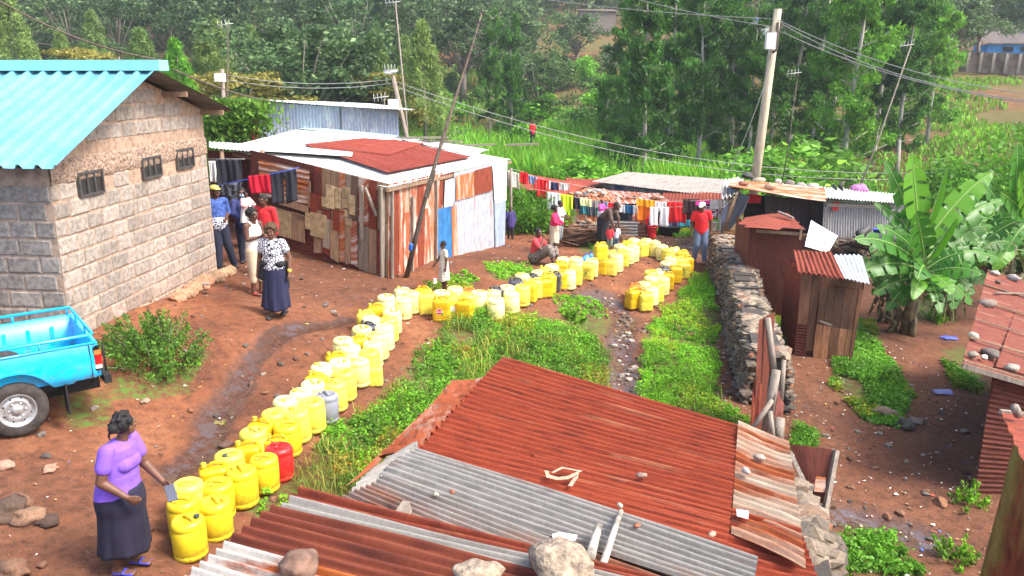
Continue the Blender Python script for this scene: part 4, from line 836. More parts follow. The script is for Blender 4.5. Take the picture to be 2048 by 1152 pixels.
# ---------------- big shed at the right with a cluttered roof
r_ = thing('cluttered_shed', 'dark open-fronted tin shed with stones, cloth and sacks on its roof', 'shed', P(1600, 480, 24.5))
W0, W1 = P(1470, 400, 23.2), P(1805, 410, 25.0); W0.z = W1.z = 0; WA = nrm(W1-W0)
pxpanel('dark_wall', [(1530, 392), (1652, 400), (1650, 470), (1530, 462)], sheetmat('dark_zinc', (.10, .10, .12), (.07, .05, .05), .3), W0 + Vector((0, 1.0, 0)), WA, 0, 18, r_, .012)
pxpanel('grey_wall', [(1648, 396), (1810, 405), (1810, 505), (1644, 492)], sheetmat('grey_corrugated', (.33, .33, .34), (.24, .19, .16), .25, seed=9), W0, WA, 0, 32, r_, .014)
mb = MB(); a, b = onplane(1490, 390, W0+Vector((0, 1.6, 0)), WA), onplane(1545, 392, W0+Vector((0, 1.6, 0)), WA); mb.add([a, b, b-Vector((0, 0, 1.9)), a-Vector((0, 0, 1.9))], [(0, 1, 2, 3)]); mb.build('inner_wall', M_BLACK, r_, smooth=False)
mb = MB(); mb.tube([P(1452, 462, 22.4), P(1462, 420, 22.5), P(1478, 382, 22.6)], [.11, .10, .09], 7); mb.build('post', M_WOOD, r_)
mb = MB(); q = [P(1457, 376, 22.9), P(1482, 380, 22.7), P(1455, 455, 22.6), P(1441, 440, 22.8)]; mb.add(q, [(0, 1, 2, 3)]); mb.build('side_sheet', M_ZBLUE, r_, smooth=False)
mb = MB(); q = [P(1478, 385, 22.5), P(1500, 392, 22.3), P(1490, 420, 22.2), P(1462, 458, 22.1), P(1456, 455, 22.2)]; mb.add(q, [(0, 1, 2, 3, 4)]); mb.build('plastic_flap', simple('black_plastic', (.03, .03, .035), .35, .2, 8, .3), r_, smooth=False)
RA, RBk, RCk, RD = P(1452, 377, 22.5), P(1450, 358, 25.5), P(1800, 389, 27.5), P(1800, 406, 24.6)
def rr_(px, py, up=0): return onplane3(px, py, RA, RBk, RD) + Vector((0, 0, up))
mb = MB(); mb.sheet(RA, RBk, RCk, RD, 55, .022, 6, sag=.02); mb.build('roof', M_ZWHITE, r_)
mb = MB(); q = [rr_(1455, 378, .06), rr_(1462, 364, .06), rr_(1650, 384, .08), rr_(1652, 402, .02)]; mb.sheet(q[0], q[3], q[2], q[1], 8, .03, 8, sag=.04); mb.build('rusty_roof_sheet', M_RUSTO, r_)
mb = MB(); mb.beam(rr_(1652, 403, -.1), rr_(1800, 409, -.1), .05, .08); mb.build('eave_beam', M_IRON, r_, smooth=False)
for i, (px_, py_, c, r, lab, cat) in enumerate([(1496, 358, (.12, .12, .12), .17, 'dark round stone on the left end of the cluttered roof', 'stone'), (1540, 381, (.8, .5, .35), .16, 'orange-brown stone at the middle front of the cluttered roof', 'stone'), (1518, 366, (.7, .6, .45), .15, 'pale brown stone near the left end of the cluttered roof', 'stone'), (1580, 371, (.35, .30, .28), .14, 'brown stone near the middle of the cluttered roof', 'stone'),
        (1487, 374, (.5, .2, .12), .14, 'rusty scrap on the left front of the cluttered roof', 'scrap'), (1625, 378, (.75, .72, .7), .16, 'crumpled white rag right of the middle of the cluttered roof', 'rag'), (1642, 385, (.7, .05, .05), .09, 'small red rag on the cluttered roof', 'rag'), (1600, 375, (.6, .55, .5), .12, 'grey-beige stone on the cluttered roof before the white rag', 'stone'), (1556, 368, (.8, .75, .68), .12, 'pale cloth bundle on the cluttered roof', 'bundle')]):
    mb = MB(); p = rr_(px_, py_, .1); mb.rock(p, (r*1.3, r, r*.55), i, 0, c, 1); tag(mb.build('roof_object', M_STONE, loc=p), lab, cat)
    bpy.context.scene.objects[-1].name
for i, (px_, py_, lab) in enumerate([(1671, 382, 'left one of the two black shoes drying on the roof'), (1684, 383, 'right one of the two black shoes drying on the roof')]):
    mb = MB(); p = rr_(px_, py_, .06); mb.ecap(p, p+Vector((.0, .2, .10)), (.05, .06), (.05, .05)); tag(mb.build('shoe', M_BLACK, loc=p), lab, 'shoe', 'shoes on the roof')
mb = MB(); p = rr_(1718, 384, .1)
for i in range(7): mb.ell(p + Vector((rng.uniform(-.14, .14), rng.uniform(-.1, .1), rng.uniform(-.03, .07))), (.19, .15, .12))
o = mb.build('purple_bundle', simple('purple_cloth', (.27, .05, .22), .6, .4, 14, .6, c2=(.5, .2, .42)), loc=p); tag(o, 'shiny purple plastic-wrapped bundle on the right of the cluttered roof', 'bundle')
mb = MB()
for i in range(3): q = [rr_(1447+i*4, 362+i*3, .05), rr_(1480+i*3, 362, .08), P(1475, 385, 22.3), P(1440+i*4, 400+i*8, 22.3)]; mb.sheet(q[0], q[3], q[2], q[1], 4, .04, 8, sag=.04)
tag(mb.build('draped_cloth', simple('cream_cloth', (.62, .56, .48), .85, .2, 8, .2)), 'cream cloth draped over the left corner of the cluttered roof', 'cloth')
mb = MB(); p = onplane(1669, 411, W0, WA)+Vector((0, -.1, 0)); mb.add([p+Vector((-.1, 0, .13)), p+Vector((.11, 0, .12)), p+Vector((.08, -.02, -.14)), p+Vector((-.11, -.02, -.12))], [(0, 1, 2, 3)]); mb2 = mb
tag(mb.build('red_cloth', simple('red_cloth', (.55, .01, .02), .7, .1, 8, 0), loc=p), 'small red cloth hanging on the grey shed wall', 'cloth')
mb = MB(); p = P(1505, 398, 23.2); mb.sheet(p+Vector((-.2, 0, .15)), p+Vector((-.2, 0, -.12)), p+Vector((.25, 0, -.12)), p+Vector((.25, 0, .12)), 2, .02, 4); tag(mb.build('red_garment', bpy.data.materials['red_cloth'], loc=p), 'dark red garment hanging in the shade of the cluttered shed', 'garment')
# red metal box store
TB = G(1545, 585); r_ = thing('rusty_box_shed', 'leaning dark red sheet-iron box shed behind the stone wall', 'shed', TB)
q0 = [P(1499, 452, 18.2), P(1606, 462, 17.8), P(1606, 660, 17.8), P(1535, 660, 18.2)]; mb = MB(); q0[2].z = q0[3].z = -1.1; q0[3] = Vector((q0[0].x, q0[0].y, -1.1)); q0[2] = Vector((q0[1].x, q0[1].y, -1.1))
mb.sheet(q0[0], q0[3], q0[2], q0[1], 2, .006, 4); mb.build('front_wall', M_RUSTD, r_)
bk = Vector((.1, 1.5, 0)); mb = MB(); mb.sheet(q0[0], q0[3], q0[3]+bk, q0[0]+bk, 2, .006, 3); mb.sheet(q0[1], q0[2], q0[2]+bk, q0[1]+bk, 2, .006, 3); mb.build('side_wall', M_RUSTD, r_)
mb = MB(); q = [P(1476, 452, 18.0), P(1490, 432, 19.6), P(1575, 428, 19.6), P(1612, 456, 17.6)]; mb.sheet(q[0], q[3], q[2], q[1], 2, .01, 5, sag=.04); q = [P(1488, 455, 17.7), P(1535, 437, 18.6), P(1600, 447, 18.6), P(1556, 466, 17.5)]; mb.sheet(*[v+Vector((0, 0, .04)) for v in (q[0], q[3], q[2], q[1])], 1, .01, 5, sag=.03); mb.build('roof', M_RUST, r_)
mb = MB(); mb.beam(P(1512, 462, 17.9), P(1604, 468, 17.7), .03, .07); mb.beam(P(1603, 455, 17.65), P(1600, 480, 17.65), .03, .05); mb.build('trim_board', M_WOOD, r_, smooth=False)
mb = MB(); mb.beam(P(1556, 430, 19.2)+Vector((0, 0, .08)), P(1586, 443, 18.6)+Vector((0, 0, .08)), .05, .04); tag(mb.build('roof_stick', M_GREYWOOD, smooth=False), 'pale stick lying on the rusty box shed roof', 'stick')
mb = MB(); q = [P(1622, 441, 19.5), P(1676, 471, 19.2), P(1656, 506, 18.9), P(1610, 492, 18.9)]; mb.sheet(*q, 1, .003, 3); tag(mb.build('enamel_sheet', simple('enamel_panel', (.55, .60, .68), .3, .15, 3, 0)), 'white enamel panel leaning beside the rusty box shed', 'panel')
tub = thing('wash_basin', 'wide dark basin standing in front of the grey shed wall', 'basin', P(1738, 492, 23.4)); p = tub.location
mb = MB(); mb.lathe([(.2, 0), (.34, .04), (.48, .3), (.5, .31), (.46, .3), (.3, .06), (.02, .05)], 24, p); mb.build('bowl', simple('grey_plastic', (.13, .12, .13), .5, .2, 5, 0), tub)
mb = MB(); mb.ecap(p+Vector((-.3, 0, .35)), p+Vector((-.05, .1, .5)), (.16, .12), (.1, .1)); mb.build('clothes', M_IRON, tub)
mb = MB(); p2 = P(1756, 462, 23.2); mb.lathe([(.1, -.06), (.16, .06), (.17, .06), (.15, .05), (.02, -.04)], 18, p2); tag(mb.build('blue_bowl', simple('blue_plastic', (.02, .05, .45), .4, .1, 5, 0), loc=p2), 'small blue bowl resting on the wide dark basin', 'bowl')
# rubble wall under the basin
def rockwall(name, label, path, w, h, n, seed, zb=None, size=.11, slope=0):
    rs = random.Random(seed); path = [Vector(p) for p in path]; seg = [(a, b, (b-a).length) for a, b in zip(path[:-1], path[1:])]; T = sum(s[2] for s in seg)
    mb = MB(); o = path[0]
    for i in range(n):
        t = rs.random()*T; u = t
        for a, b, L_ in seg:
            if u <= L_: break
            u -= L_
        p = a.lerp(b, min(1, u/L_)); d = nrm(b-a); nx = Vector((-d.y, d.x, 0)); hh = h*(.9+.2*mnoise.noise(Vector((t*1.2, seed, 0))))
        g0 = gz(p.x, p.y); k = rs.random()
        if k < .36: s, z = -1, rs.random()*hh
        elif k < .66: s, z = 1, rs.random()*hh
        else: s, z = rs.uniform(-1, 1), hh*rs.uniform(.92, 1.03)
        half = w/2*(1-.35*z/hh); q = p + nx*s*half*(1 if abs(s) == 1 else .95); r = size*rs.uniform(.6, 1.35); g = rs.uniform(.45, 1.25)
        c = rs.choice([(.30, .24, .185), (.22, .18, .145), (.38, .31, .235), (.18, .155, .13), (.34, .22, .15)])
        if k > .8: c = (.50, .41, .31); g = max(g, .75)
        if rs.random() < .04: c = (.45, .20, .10)
        mb.rock((q.x, q.y, g0+z), (r*1.35, r*1.1, r*.55), i+seed, 0, tuple(x*g for x in c), 0, .35)
    for a, b, L_ in seg:     # solid earth and stone core
        m_ = max(2, int(L_/.4))
        for j in range(m_):
            p, q = a.lerp(b, j/m_), a.lerp(b, (j+1)/m_); g0 = gz(p.x, p.y); mb.beam((p.x, p.y, g0+h*.42), (q.x, q.y, g0+h*.42), w*.62, h*.84+.2, col=(.10, .085, .075))
    return tag(mb.build(name, M_STONE, smooth=False, loc=o), label, 'stone wall')
wp = [(5.72, 21.2, 0), (5.35, 18, 0), (4.75, 15, 0), (4.3, 12.6, 0)]
rockwall('dry_stone_wall', 'long dry stone wall of dark rocks running up beside the green weeds', wp, .75, 1.05, 5000, 1, size=.09)
rockwall('dry_stone_wall', 'short heap of grey rocks at the right edge of the rusty roof', [(3.2, 8.6, 0), (2.95, 7.2, 0), (2.55, 5.6, 0)], .65, 1.05, 900, 2, size=.13)
rockwall('stone_heap', 'dark stones heaped below the basin by the grey shed', [PZ(1650, 520, -.8), PZ(1790, 515, -.8)], .5, .45, 240, 3, size=.13)
# plank and sheet fence after the wall
fn = thing('sheet_fence', 'patched fence of rusty sheets and split posts at the end of the stone wall', 'fence', (4.1, 11.6, gz(4.1, 11.6)))
for nm, quad, D, m_ in [('sheet', [(1519, 640), (1550, 622), (1530, 862), (1504, 870)], (11.4, 11.9), M_RUSTD), ('sheet', [(1506, 760), (1524, 768), (1514, 880), (1500, 868)], (11.3, 11.3), M_RUST), ('sheet', [(1555, 780), (1570, 812), (1564, 835), (1548, 830)], (10.9, 10.8), M_RUSTD)]:
    q = [P(quad[0][0], quad[0][1], D[0]), P(quad[1][0], quad[1][1], D[1]), P(quad[2][0], quad[2][1], D[1]-.3), P(quad[3][0], quad[3][1], D[0]-.3)]; mb = MB(); mb.sheet(q[0], q[3], q[2], q[1], 1.5, .012, 5); mb.build(nm, m_, fn)
for i, (a, b, D, w) in enumerate([((1535, 636), (1548, 750), 11.5, .10), ((1553, 740), (1530, 870), 11.0, .13), ((1545, 800), (1502, 862), 10.7, .07), ((1568, 720), (1562, 800), 11.3, .07), ((1560, 836), (1556, 880), 10.5, .14), ((1540, 822), (1546, 880), 10.4, .08)]): mb = MB(); mb.tube([P(*a, D), P(*b, D-.15)], [w/2, w/2*1.1], 6); mb.build('post', M_GREYWOOD, fn)
gt = thing('sheet_gate', 'rust red sheet gate with a grey timber edge standing open', 'gate', (3.6, 8.9, gz(3.6, 8.9)))
q = [P(1581, 888, 9.0), P(1668, 899, 8.8), P(1645, 1036, 8.4), P(1622, 1010, 8.6)]; mb = MB(); mb.sheet(q[0], q[3], q[2], q[1], 1, .006, 4); mb.build('sheet', M_RUSTD, gt)
mb = MB(); mb.beam(q[1]+Vector((.02, -.03, 0)), P(1646, 1046, 8.35), .05, .06, up=(0, 1, 0)); mb.build('edge_timber', M_GREYWOOD, gt, smooth=False); mb = MB(); mb.beam(P(1580, 905, 8.95), P(1640, 1030, 8.3), .05, .05, up=(0, 1, 0)); mb.build('brace', M_GREYWOOD, gt, smooth=False)
mb = MB(); q2 = [P(1632, 952, 8.62), P(1652, 955, 8.6), P(1650, 985, 8.55), P(1628, 983, 8.55)]; mb.sheet(*q2, 1, .002, 2); mb.build('patch', M_RUSTO, gt)
# ---------------- latrine
M_LAT = woodmat('latrine_wood', (.34, .17, .085), (.12, .055, .028))
BL, BR = P(1588, 716, 16.0), P(1702, 737, 15.7); ax = nrm(BR-BL); bk = Vector((.05, 1.1, 0))
la = thing('pit_latrine', 'leaning wooden pit latrine with plank door and half rusty half white roof', 'latrine', BL)
TL, TR = P(1603, 547, BL.y+.05), P(1728, 566, BR.y+.05)
for nm, a, b, c, d in (('side_wall', TL, TL+bk, BL+bk, BL), ('side_wall', TR, TR+bk, BR+bk, BR), ('back_wall', TL+bk, TR+bk, BR+bk, BL+bk)):
    mb = MB(); mb.sheet(a, d, c, b, 12, .008, 3); mb.build(nm, M_RUST, la)
mb = MB(); W_ = (BR-BL).length; X0 = [0, .13, .30, .36, .52, .66, .80, .93, 1]
def lf(u, v, o=0): return BL.lerp(BR, u).lerp(TL.lerp(TR, u), v) - bk.normalized()*o
def lplank(mb, u0, u1, v0, v1, o, g, th=.025):
    f = [lf(u0, v0, o), lf(u1, v0, o), lf(u1, v1, o), lf(u0, v1, o)]; k = [p + bk.normalized()*th for p in f]; mb.add(f+k, [(0,1,2,3),(7,6,5,4),(0,4,5,1),(1,5,6,2),(2,6,7,3),(3,7,4,0)], 0, None, (g, g*.93, g*.88))
lplank(mb, 0, .17, .42, 1, .02, .85); lplank(mb, .175, .30, .12, 1, .02, .5); lplank(mb, .30, .98, .92, 1, .02, .5); lplank(mb, .93, .99, 0, .92, .03, .8); mb.build('front_frame', M_LAT, la, smooth=False)
mb = MB(); q = [lf(-.01, .42, .015), lf(.20, .42, .015), lf(.20, 0, .015), lf(-.01, 0, .015)]; mb.sheet(q[0], q[1], q[2], q[3], 12, .006, 3); mb.build('front_sheet', M_RUSTD, la)
mb = MB(); u = .31
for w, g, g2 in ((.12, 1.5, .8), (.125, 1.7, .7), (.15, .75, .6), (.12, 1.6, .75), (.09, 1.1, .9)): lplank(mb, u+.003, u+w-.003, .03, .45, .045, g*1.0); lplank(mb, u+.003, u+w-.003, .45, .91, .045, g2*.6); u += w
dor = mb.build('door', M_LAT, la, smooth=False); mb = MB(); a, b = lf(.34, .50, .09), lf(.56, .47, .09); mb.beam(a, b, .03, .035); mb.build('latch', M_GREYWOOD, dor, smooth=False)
for nm, quad, m_, n_ in (('roof', [(1595, 545), (1586, 500), (1663, 503), (1690, 556)], M_RUST, 9), ('white_roof_sheet', [(1687, 558), (1661, 507), (1724, 512), (1740, 566)], M_ZWHITE, 7)):
    q = [P(quad[0][0], quad[0][1], 15.6), P(quad[1][0], quad[1][1], 16.9), P(quad[2][0], quad[2][1], 16.5), P(quad[3][0], quad[3][1], 15.1)]; mb = MB(); mb.sheet(q[0], q[1], q[2], q[3], n_, .02, 5, sag=.015); mb.build(nm, m_, la)
mb = MB(); a, b = lf(-.05, -.03, .12), lf(1.05, -.02, .12); mb.beam(a, b, .28, .06, col=(1.6, 1.3, 1)); mb.box(lf(.42, -.09, .25), (.12, .12, .12)); mb.build('sill_plank', M_WOOD, la, smooth=False)
# ---------------- right-hand houses
h1 = thing('rusty_house', 'dark rust-walled house with a stone-weighted red tin roof at the right edge', 'house', PZ(1930, 985, -1.15))
B1, A1 = P(1926, 727, 10.2), P(1975, 541, 14.6); dv = Vector((3.2, 0, -.95)); mb = MB()
mb.sheet(A1, A1+dv, B1+dv, B1, 16, .012, 5, sag=.02); mb.build('roof', sheetmat('worn_rust_roof', (.36, .20, .12), (.165, .040, .022), .80, seed=71), h1)
mb = MB()
for t in (.02, .22, .42, .62, .8, .995): a = A1.lerp(B1, t)+Vector((0, 0, .035)); mb.beam(a, a+dv, .035, .02)
mb.build('roof_seam', M_WOOD, h1, smooth=False)
wl = P(1948, 985, 10.35); wl.z = -1.2; wr = wl+Vector((3.2, -.1, 0)); tl = Vector((wl.x, wl.y, .78)); tr_ = Vector((wr.x, wr.y, -.1))
mb = MB(); mb.sheet(wl, wr, tr_, tl, 26, .008, 4); mb.build('front_wall', M_RUSTD, h1)
mb = MB(); mb.sheet(wl, wl+Vector((2.9, 4, 0)), tl+Vector((2.9, 4, .1)), tl, 26, .008, 4); mb.build('side_wall', M_RUSTD, h1)
mb = MB(); mb.beam(B1+Vector((0, 0, -.03)), B1+dv+Vector((0, 0, -.03)), .03, .07); mb.build('fascia', M_GREYWOOD, h1, smooth=False)
h1p = lambda a, b: onplane3(a, b, A1, B1, B1+dv)
for i, (px_, py_, r, c, lab) in enumerate([(1990, 551, .11, (.75, .72, .66), 'pale stone near the top edge of the right red roof'), (2026, 562, .16, (.55, .52, .50), 'flat grey stone at the top right of the red roof'), (1974, 613, .17, (.36, .30, .26), 'brown stone halfway up the right red roof'), (1947, 677, .10, (.95, .85, .68), 'cream round stone low on the right red roof'), (1945, 716, .11, (.40, .36, .30), 'brown stone at the lower left corner of the right red roof'), (1979, 712, .15, (.22, .19, .17), 'dark stone by the lower edge of the right red roof'), (1967, 721, .08, (.9, .85, .78), 'white stone beside the dark stone on the right red roof'), (2022, 742, .12, (.65, .60, .52), 'flat pale stone at the lower edge of the right red roof'), (1995, 569, .08, (.2, .16, .14), 'small dark patch-like stone near the top of the right red roof')]):
    mb = MB(); p = h1p(px_, py_) + Vector((0, 0, .05)); mb.rock(p, (r*.85, r*.6, r*.42), i, 0, c, 1); tag(mb.build('roof_stone', M_STONE, loc=p), lab, 'stone', 'stones on the right red roof')
mb = MB(); a, b = h1p(1990, 592)+Vector((0, 0, .06)), h1p(2060, 594)+Vector((0, 0, .06)); mb.beam(a, b, .03, .02); tag(mb.build('roof_stick', M_GREYWOOD, smooth=False), 'thin stick lying across the right red roof', 'stick')
h2 = thing('rusty_house', 'near corner of a rust and mud-green walled hut at the lower right edge', 'house', P(1985, 1140, 6.6))
a, b = P(2026, 880, 7.3), P(1966, 1150, 6.1); mb = MB(); bl = Vector((b.x, b.y, -1.3)); al = Vector((a.x, a.y, -1.3)); 
q = [P(2030, 868, 7.2), P(2150, 960, 6.3), P(2110, 1420, 6.0), P(1952, 1180, 6.9)]; mb.sheet(q[0], q[3], q[2], q[1], 2.2, .01, 5); mb.build('wall', sheetmat('mud_rust_wall', (.28, .25, .06), (.24, .06, .025), .66, streak=(.4, 1.2, 1), scale=1.6, seed=2), h2)
q = [P(2028, 868, 7.2), P(2200, 868, 7.2), P(2200, 1300, 7.2), P(1995, 1300, 7.2)]; mb = MB(); mb.sheet(q[0], q[1], q[2], q[3], 2, .01, 3); mb.build('back_wall', M_RUSTD, h2)
q = [P(2001, 826, 7.3), P(2180, 850, 7.3), P(2180, 1050, 5.2), P(2100, 1040, 5.2)]; mb = MB(); mb.sheet(*q, 8, .012, 5); mb.build('roof', M_RUST, h2)
mb = MB(); mb.beam(P(2000, 824, 7.3), P(2180, 846, 7.3), .04, .05); mb.build('fascia', M_GREYWOOD, h2, smooth=False); mb = MB(); mb.tube([P(2028, 812, 7.1), P(2038, 832, 7.1)], .04, 6); mb.build('rafter_end', M_GREYWOOD, h2)
# low roofs glimpsed behind the banana plants
for x0, x1, y, D, lab in [(1930, 1985, 462, 22, 'red tin roof glimpsed between the two banana plants'), (1990, 2048, 470, 23, 'small red roof glimpsed behind the right banana plant')]: hut('glimpsed_hut', lab, x0, x1, (y, y+2), D, D, 1.6, M_RUSTD, M_RUST, ncw=8, drop=.3)
# ---------------- near roofs
def pz(px, py, z): return PZ(px, py, z)
s1 = thing('rusty_roofed_shed', 'near shed whose broad roof mixes rusty red and grey corrugated sheets', 'shed', (0, 6.8, -.6))
def near(name, quad, mat, nc, parent, amp=.024, nu=10, sag=.02, uo=None):
    q = [pz(*c) for c in quad]; mb = MB(); mb.sheet(q[0], q[1], q[2], q[3], nc, amp, nu, sag=sag, per=7, uo=uo); return mb.build(name, mat, parent)
# quads: ridges run 0->1 ; 0 far-left, 1 far-right, 2 near-right, 3 near-left
near('red_sheet', [(1006, 718, 1.45), (1478, 848, 1.42), (1455, 1100, 1.355), (795, 925, 1.385)], sheetmat('broad_rust', (.42, .20, .11), (.25, .042, .017), .86, streak=(.35, 5, 1), seed=51), 27, s1)
near('red_sheet', [(905, 765, 1.37), (975, 752, 1.43), (832, 905, 1.38), (757, 913, 1.32)], sheetmat('rust_overhang', (.42, .30, .23), (.27, .065, .025), .70, streak=(2, 1.2, 1), seed=52), 15, s1)
near('orange_sheet', [(1476, 846, 1.44), (1578, 881, 1.43), (1612, 1140, 1.38), (1462, 1066, 1.39)], sheetmat('orange_and_cream', (.50, .40, .29), (.30, .075, .024), .50, streak=(.25, 1.7, 1), scale=2.0, seed=53), 20, s1)
near('red_sheet', [(1062, 905, 1.39), (1600, 1065, 1.385), (1650, 1185, 1.3), (1240, 1125, 1.3)], bpy.data.materials['broad_rust'], 9, s1)
near('grey_sheet', [(828, 893, 1.43), (1516, 1120, 1.42), (1500, 1200, 1.36), (757, 952, 1.40)], M_GREYSH, 8, s1)
near('grey_sheet', [(778, 912, 1.34), (840, 890, 1.42), (770, 950, 1.41), (700, 990, 1.33)], M_GREYSH, 9, s1)
near('grey_sheet', [(768, 948, 1.44), (1330, 1160, 1.42), (1200, 1260, 1.38), (680, 1002, 1.38)], sheetmat('grey_rust_mixed', (.28, .25, .22), (.23, .09, .05), .46, streak=(.3, 2, 1), seed=54), 8, s1)
near('red_sheet', [(845, 838, 1.33), (905, 765, 1.36), (768, 915, 1.33), (690, 975, 1.28)], bpy.data.materials['rust_overhang'], 3, s1, .006)
pw = [pz(700, 1000, 1.2), pz(905, 770, 1.2), pz(1006, 722, 1.3), pz(1578, 890, 1.3), pz(1655, 1180, 1.1)]
mb = MB()
ins = [Vector((-1.0, 5.9, 1.25)), Vector((-.3, 8.25, 1.3)), Vector((2.3, 6.8, 1.3)), Vector((2.1, 4.9, 1.25)), Vector((-.9, 4.6, 1.25))]
for a, b in zip(ins, ins[1:]+ins[:1]): mb.sheet(a, Vector((a.x, a.y, -.9)), Vector((b.x, b.y, -.9)), b, 20, .008, 3)
mb.build('wall', M_RUSTD, s1)
s2 = thing('near_roofed_shed', 'closest shed roof of brown and grey corrugated iron held down by stones', 'shed', (-.3, 3.4, -.4))
MG = sheetmat('peeling_grey', (.30, .28, .25), (.24, .075, .03), .30, streak=(.3, 2.2, 1), scale=1.4, soft=.03, seed=61); MM = sheetmat('maroon_rust', (.16, .11, .09), (.17, .042, .022), .78, streak=(.3, 2.5, 1), scale=1.2, seed=63); MO = sheetmat('grey_orange', (.46, .43, .39), (.32, .085, .024), .36, streak=(.35, 1.8, 1), scale=2.4, soft=.04, seed=62)
QB = [PZ(598, 984, 2.36), PZ(1340, 1164, 2.34), PZ(1260, 1290, 2.31), PZ(452, 1084, 2.31)]
def band(name, t0, t1, mat, nc, dz=0): a, b, c, d = QB; q = [a.lerp(d, t0), b.lerp(c, t0), b.lerp(c, t1), a.lerp(d, t1)]; q = [v+Vector((0, 0, dz)) for v in q]; mb = MB(); mb.sheet(q[0], q[1], q[2], q[3], nc, .019, 14, sag=.01, per=10); mb.build(name, mat, s2)
band('rust_edge_sheet', -.04, .14, sheetmat('edge_rust', (.45, .26, .12), (.20, .04, .02), .8, seed=66), 1.6, .006); band('peeling_grey_sheet', .10, .44, MG, 3); band('maroon_sheet', .36, 1.0, MM, 5, .012)
near('grey_orange_sheet', [(452, 1078, 2.375), (1120, 1262, 2.36), (1000, 1420, 2.31), (368, 1166, 2.315)], MO, 5.5, s2, .019)
near('brown_sheet', [(378, 1150, 2.33), (1000, 1400, 2.33), (900, 1600, 2.3), (260, 1290, 2.3)], MM, 7, s2, .019)
mb = MB(); ins = [PZ(640, 1030, 2.2), PZ(1330, 1210, 2.2), Vector((1.0, 1.2, 2.2)), Vector((-1.2, 1.2, 2.2)), PZ(420, 1170, 2.2)]
for a, b in zip(ins, ins[1:]+ins[:1]): mb.sheet(a, Vector((a.x, a.y, -.6)), Vector((b.x, b.y, -.6)), b, 12, .008, 3)
mb.build('wall', M_RUSTD, s2)
M_GRAN = simple('pale_concrete_stone', (.40, .31, .215), .95, .5, 26, 1.0, dist=.02, c2=(.17, .13, .10)); M_BRST = simple('brown_stone', (.20, .115, .08), .9, .4, 9, .8, dist=.02)
for nm, c, r, m_, sd_, lab in [('concrete_lump', PZ(1125, 1128, 2.42), (.165, .13, .105), M_GRAN, 5, 'big rough concrete lump on the near roof at the bottom edge'), ('concrete_lump', PZ(955, 1146, 2.40), (.11, .07, .06), M_GRAN, 2, 'small pale stone left of the big concrete lump'), ('roof_stone', PZ(600, 1128, 2.42), (.095, .08, .06), M_BRST, 8, 'angular brown stone with a white splash on the near roof')]:
    mb = MB(); mb.rock(c, r, sd_, 0, (1, 1, 1), 2, .22); tag(mb.build(nm, m_, loc=c), lab, 'stone')
# small things on the broad roof
def strap(pts, w, z): 
    mb = MB(); P2 = [pz(a, b, z+dz) for a, b, dz in pts]; vs = []
    for i, p in enumerate(P2):
        d = nrm(P2[min(i+1, len(P2)-1)]-P2[max(i-1, 0)]); s = Vector((-d.y, d.x, .25 if i % 2 else .1)).normalized()*w/2; vs += [p-s, p+s]
    mb.add(vs, [(2*i, 2*i+1, 2*i+3, 2*i+2) for i in range(len(P2)-1)]); return mb
tag(strap([(1163, 943, .04), (1150, 940, .03), (1125, 935, .05), (1105, 945, .03), (1093, 941, .05), (1096, 952, .03), (1115, 957, .02), (1135, 955, .04), (1158, 945, .06), (1152, 955, .04), (1140, 972, .02)], .04, 1.43).build('cloth_strap', simple('webbing', (.40, .33, .22), .9, .2, 20, .2)), 'beige webbing strap looped on the rusty roof', 'strap')
M_PAPER = simple('paper', (.75, .75, .76), .8, .08, 10, .1)
for q, lab in [([(1473, 1018), (1498, 1022), (1496, 1038), (1474, 1032)], 'white square of paper on the orange sheets'), ([(1104, 1068), (1120, 1064), (1155, 1070), (1150, 1082), (1125, 1078), (1108, 1085)], 'torn white paper on the grey sheets')]:
    mb = MB(); v = [pz(a, b, 1.46) for a, b in q]; mb.add(v, [tuple(range(len(v)))]); tag(mb.build('paper_scrap', M_PAPER, smooth=False), lab, 'paper')
M_BIRCH = simple('whitish_wood', (.52, .46, .38), .85, .4, 12, .4, stretch=(1, 1, 1))
for a, b, w, lab in [((1242, 1022, 1.5), (1206, 1128, 1.5), .055, 'long split white stick standing out of the grey roof sheets'), ((1198, 1050, 1.5), (1180, 1116, 1.5), .075, 'short white barked stick beside the long split one')]: mb = MB(); mb.tube([pz(*a), pz(*b)], [w*.35, w*.5], 7); tag(mb.build('white_stick', M_BIRCH), lab, 'stick')
mb = MB(); mb.beam(pz(795, 1040, 1.46), pz(815, 1012, 1.50), .06, .10); tag(mb.build('wood_offcut', M_GREYWOOD, smooth=False), 'grey block of wood on the near corner of the grey sheets', 'wood block')
for i, (px_, py_, r, c, lab) in enumerate([(1520, 914, .035, (.55, .5, .45), 'pebble high on the orange sheets'), (1492, 942, .032, (.75, .72, .68), 'white pebble lower on the orange sheets'), (1283, 950, .03, (.45, .3, .25), 'brown pebble in the middle of the red roof'), (1240, 1010, .02, (.8, .75, .6), 'cream chip above the white sticks'), (1274, 1051, .02, (.5, .2, .1), 'brown chip right of the white sticks'), (904, 983, .02, (.4, .15, .1), 'rust flake on the grey sheets'), (1424, 1068, .025, (.6, .45, .35), 'small stone near the right end of the red roof'), (871, 988, .022, (.6, .58, .5), 'grey chip at the left of the grey sheets')]):
    mb = MB(); p = pz(px_, py_, 1.46); mb.rock(p, (r*1.6, r, r*.7), i, 0, c, 1); tag(mb.build('pebble', M_STONE, loc=p), lab, 'pebble')
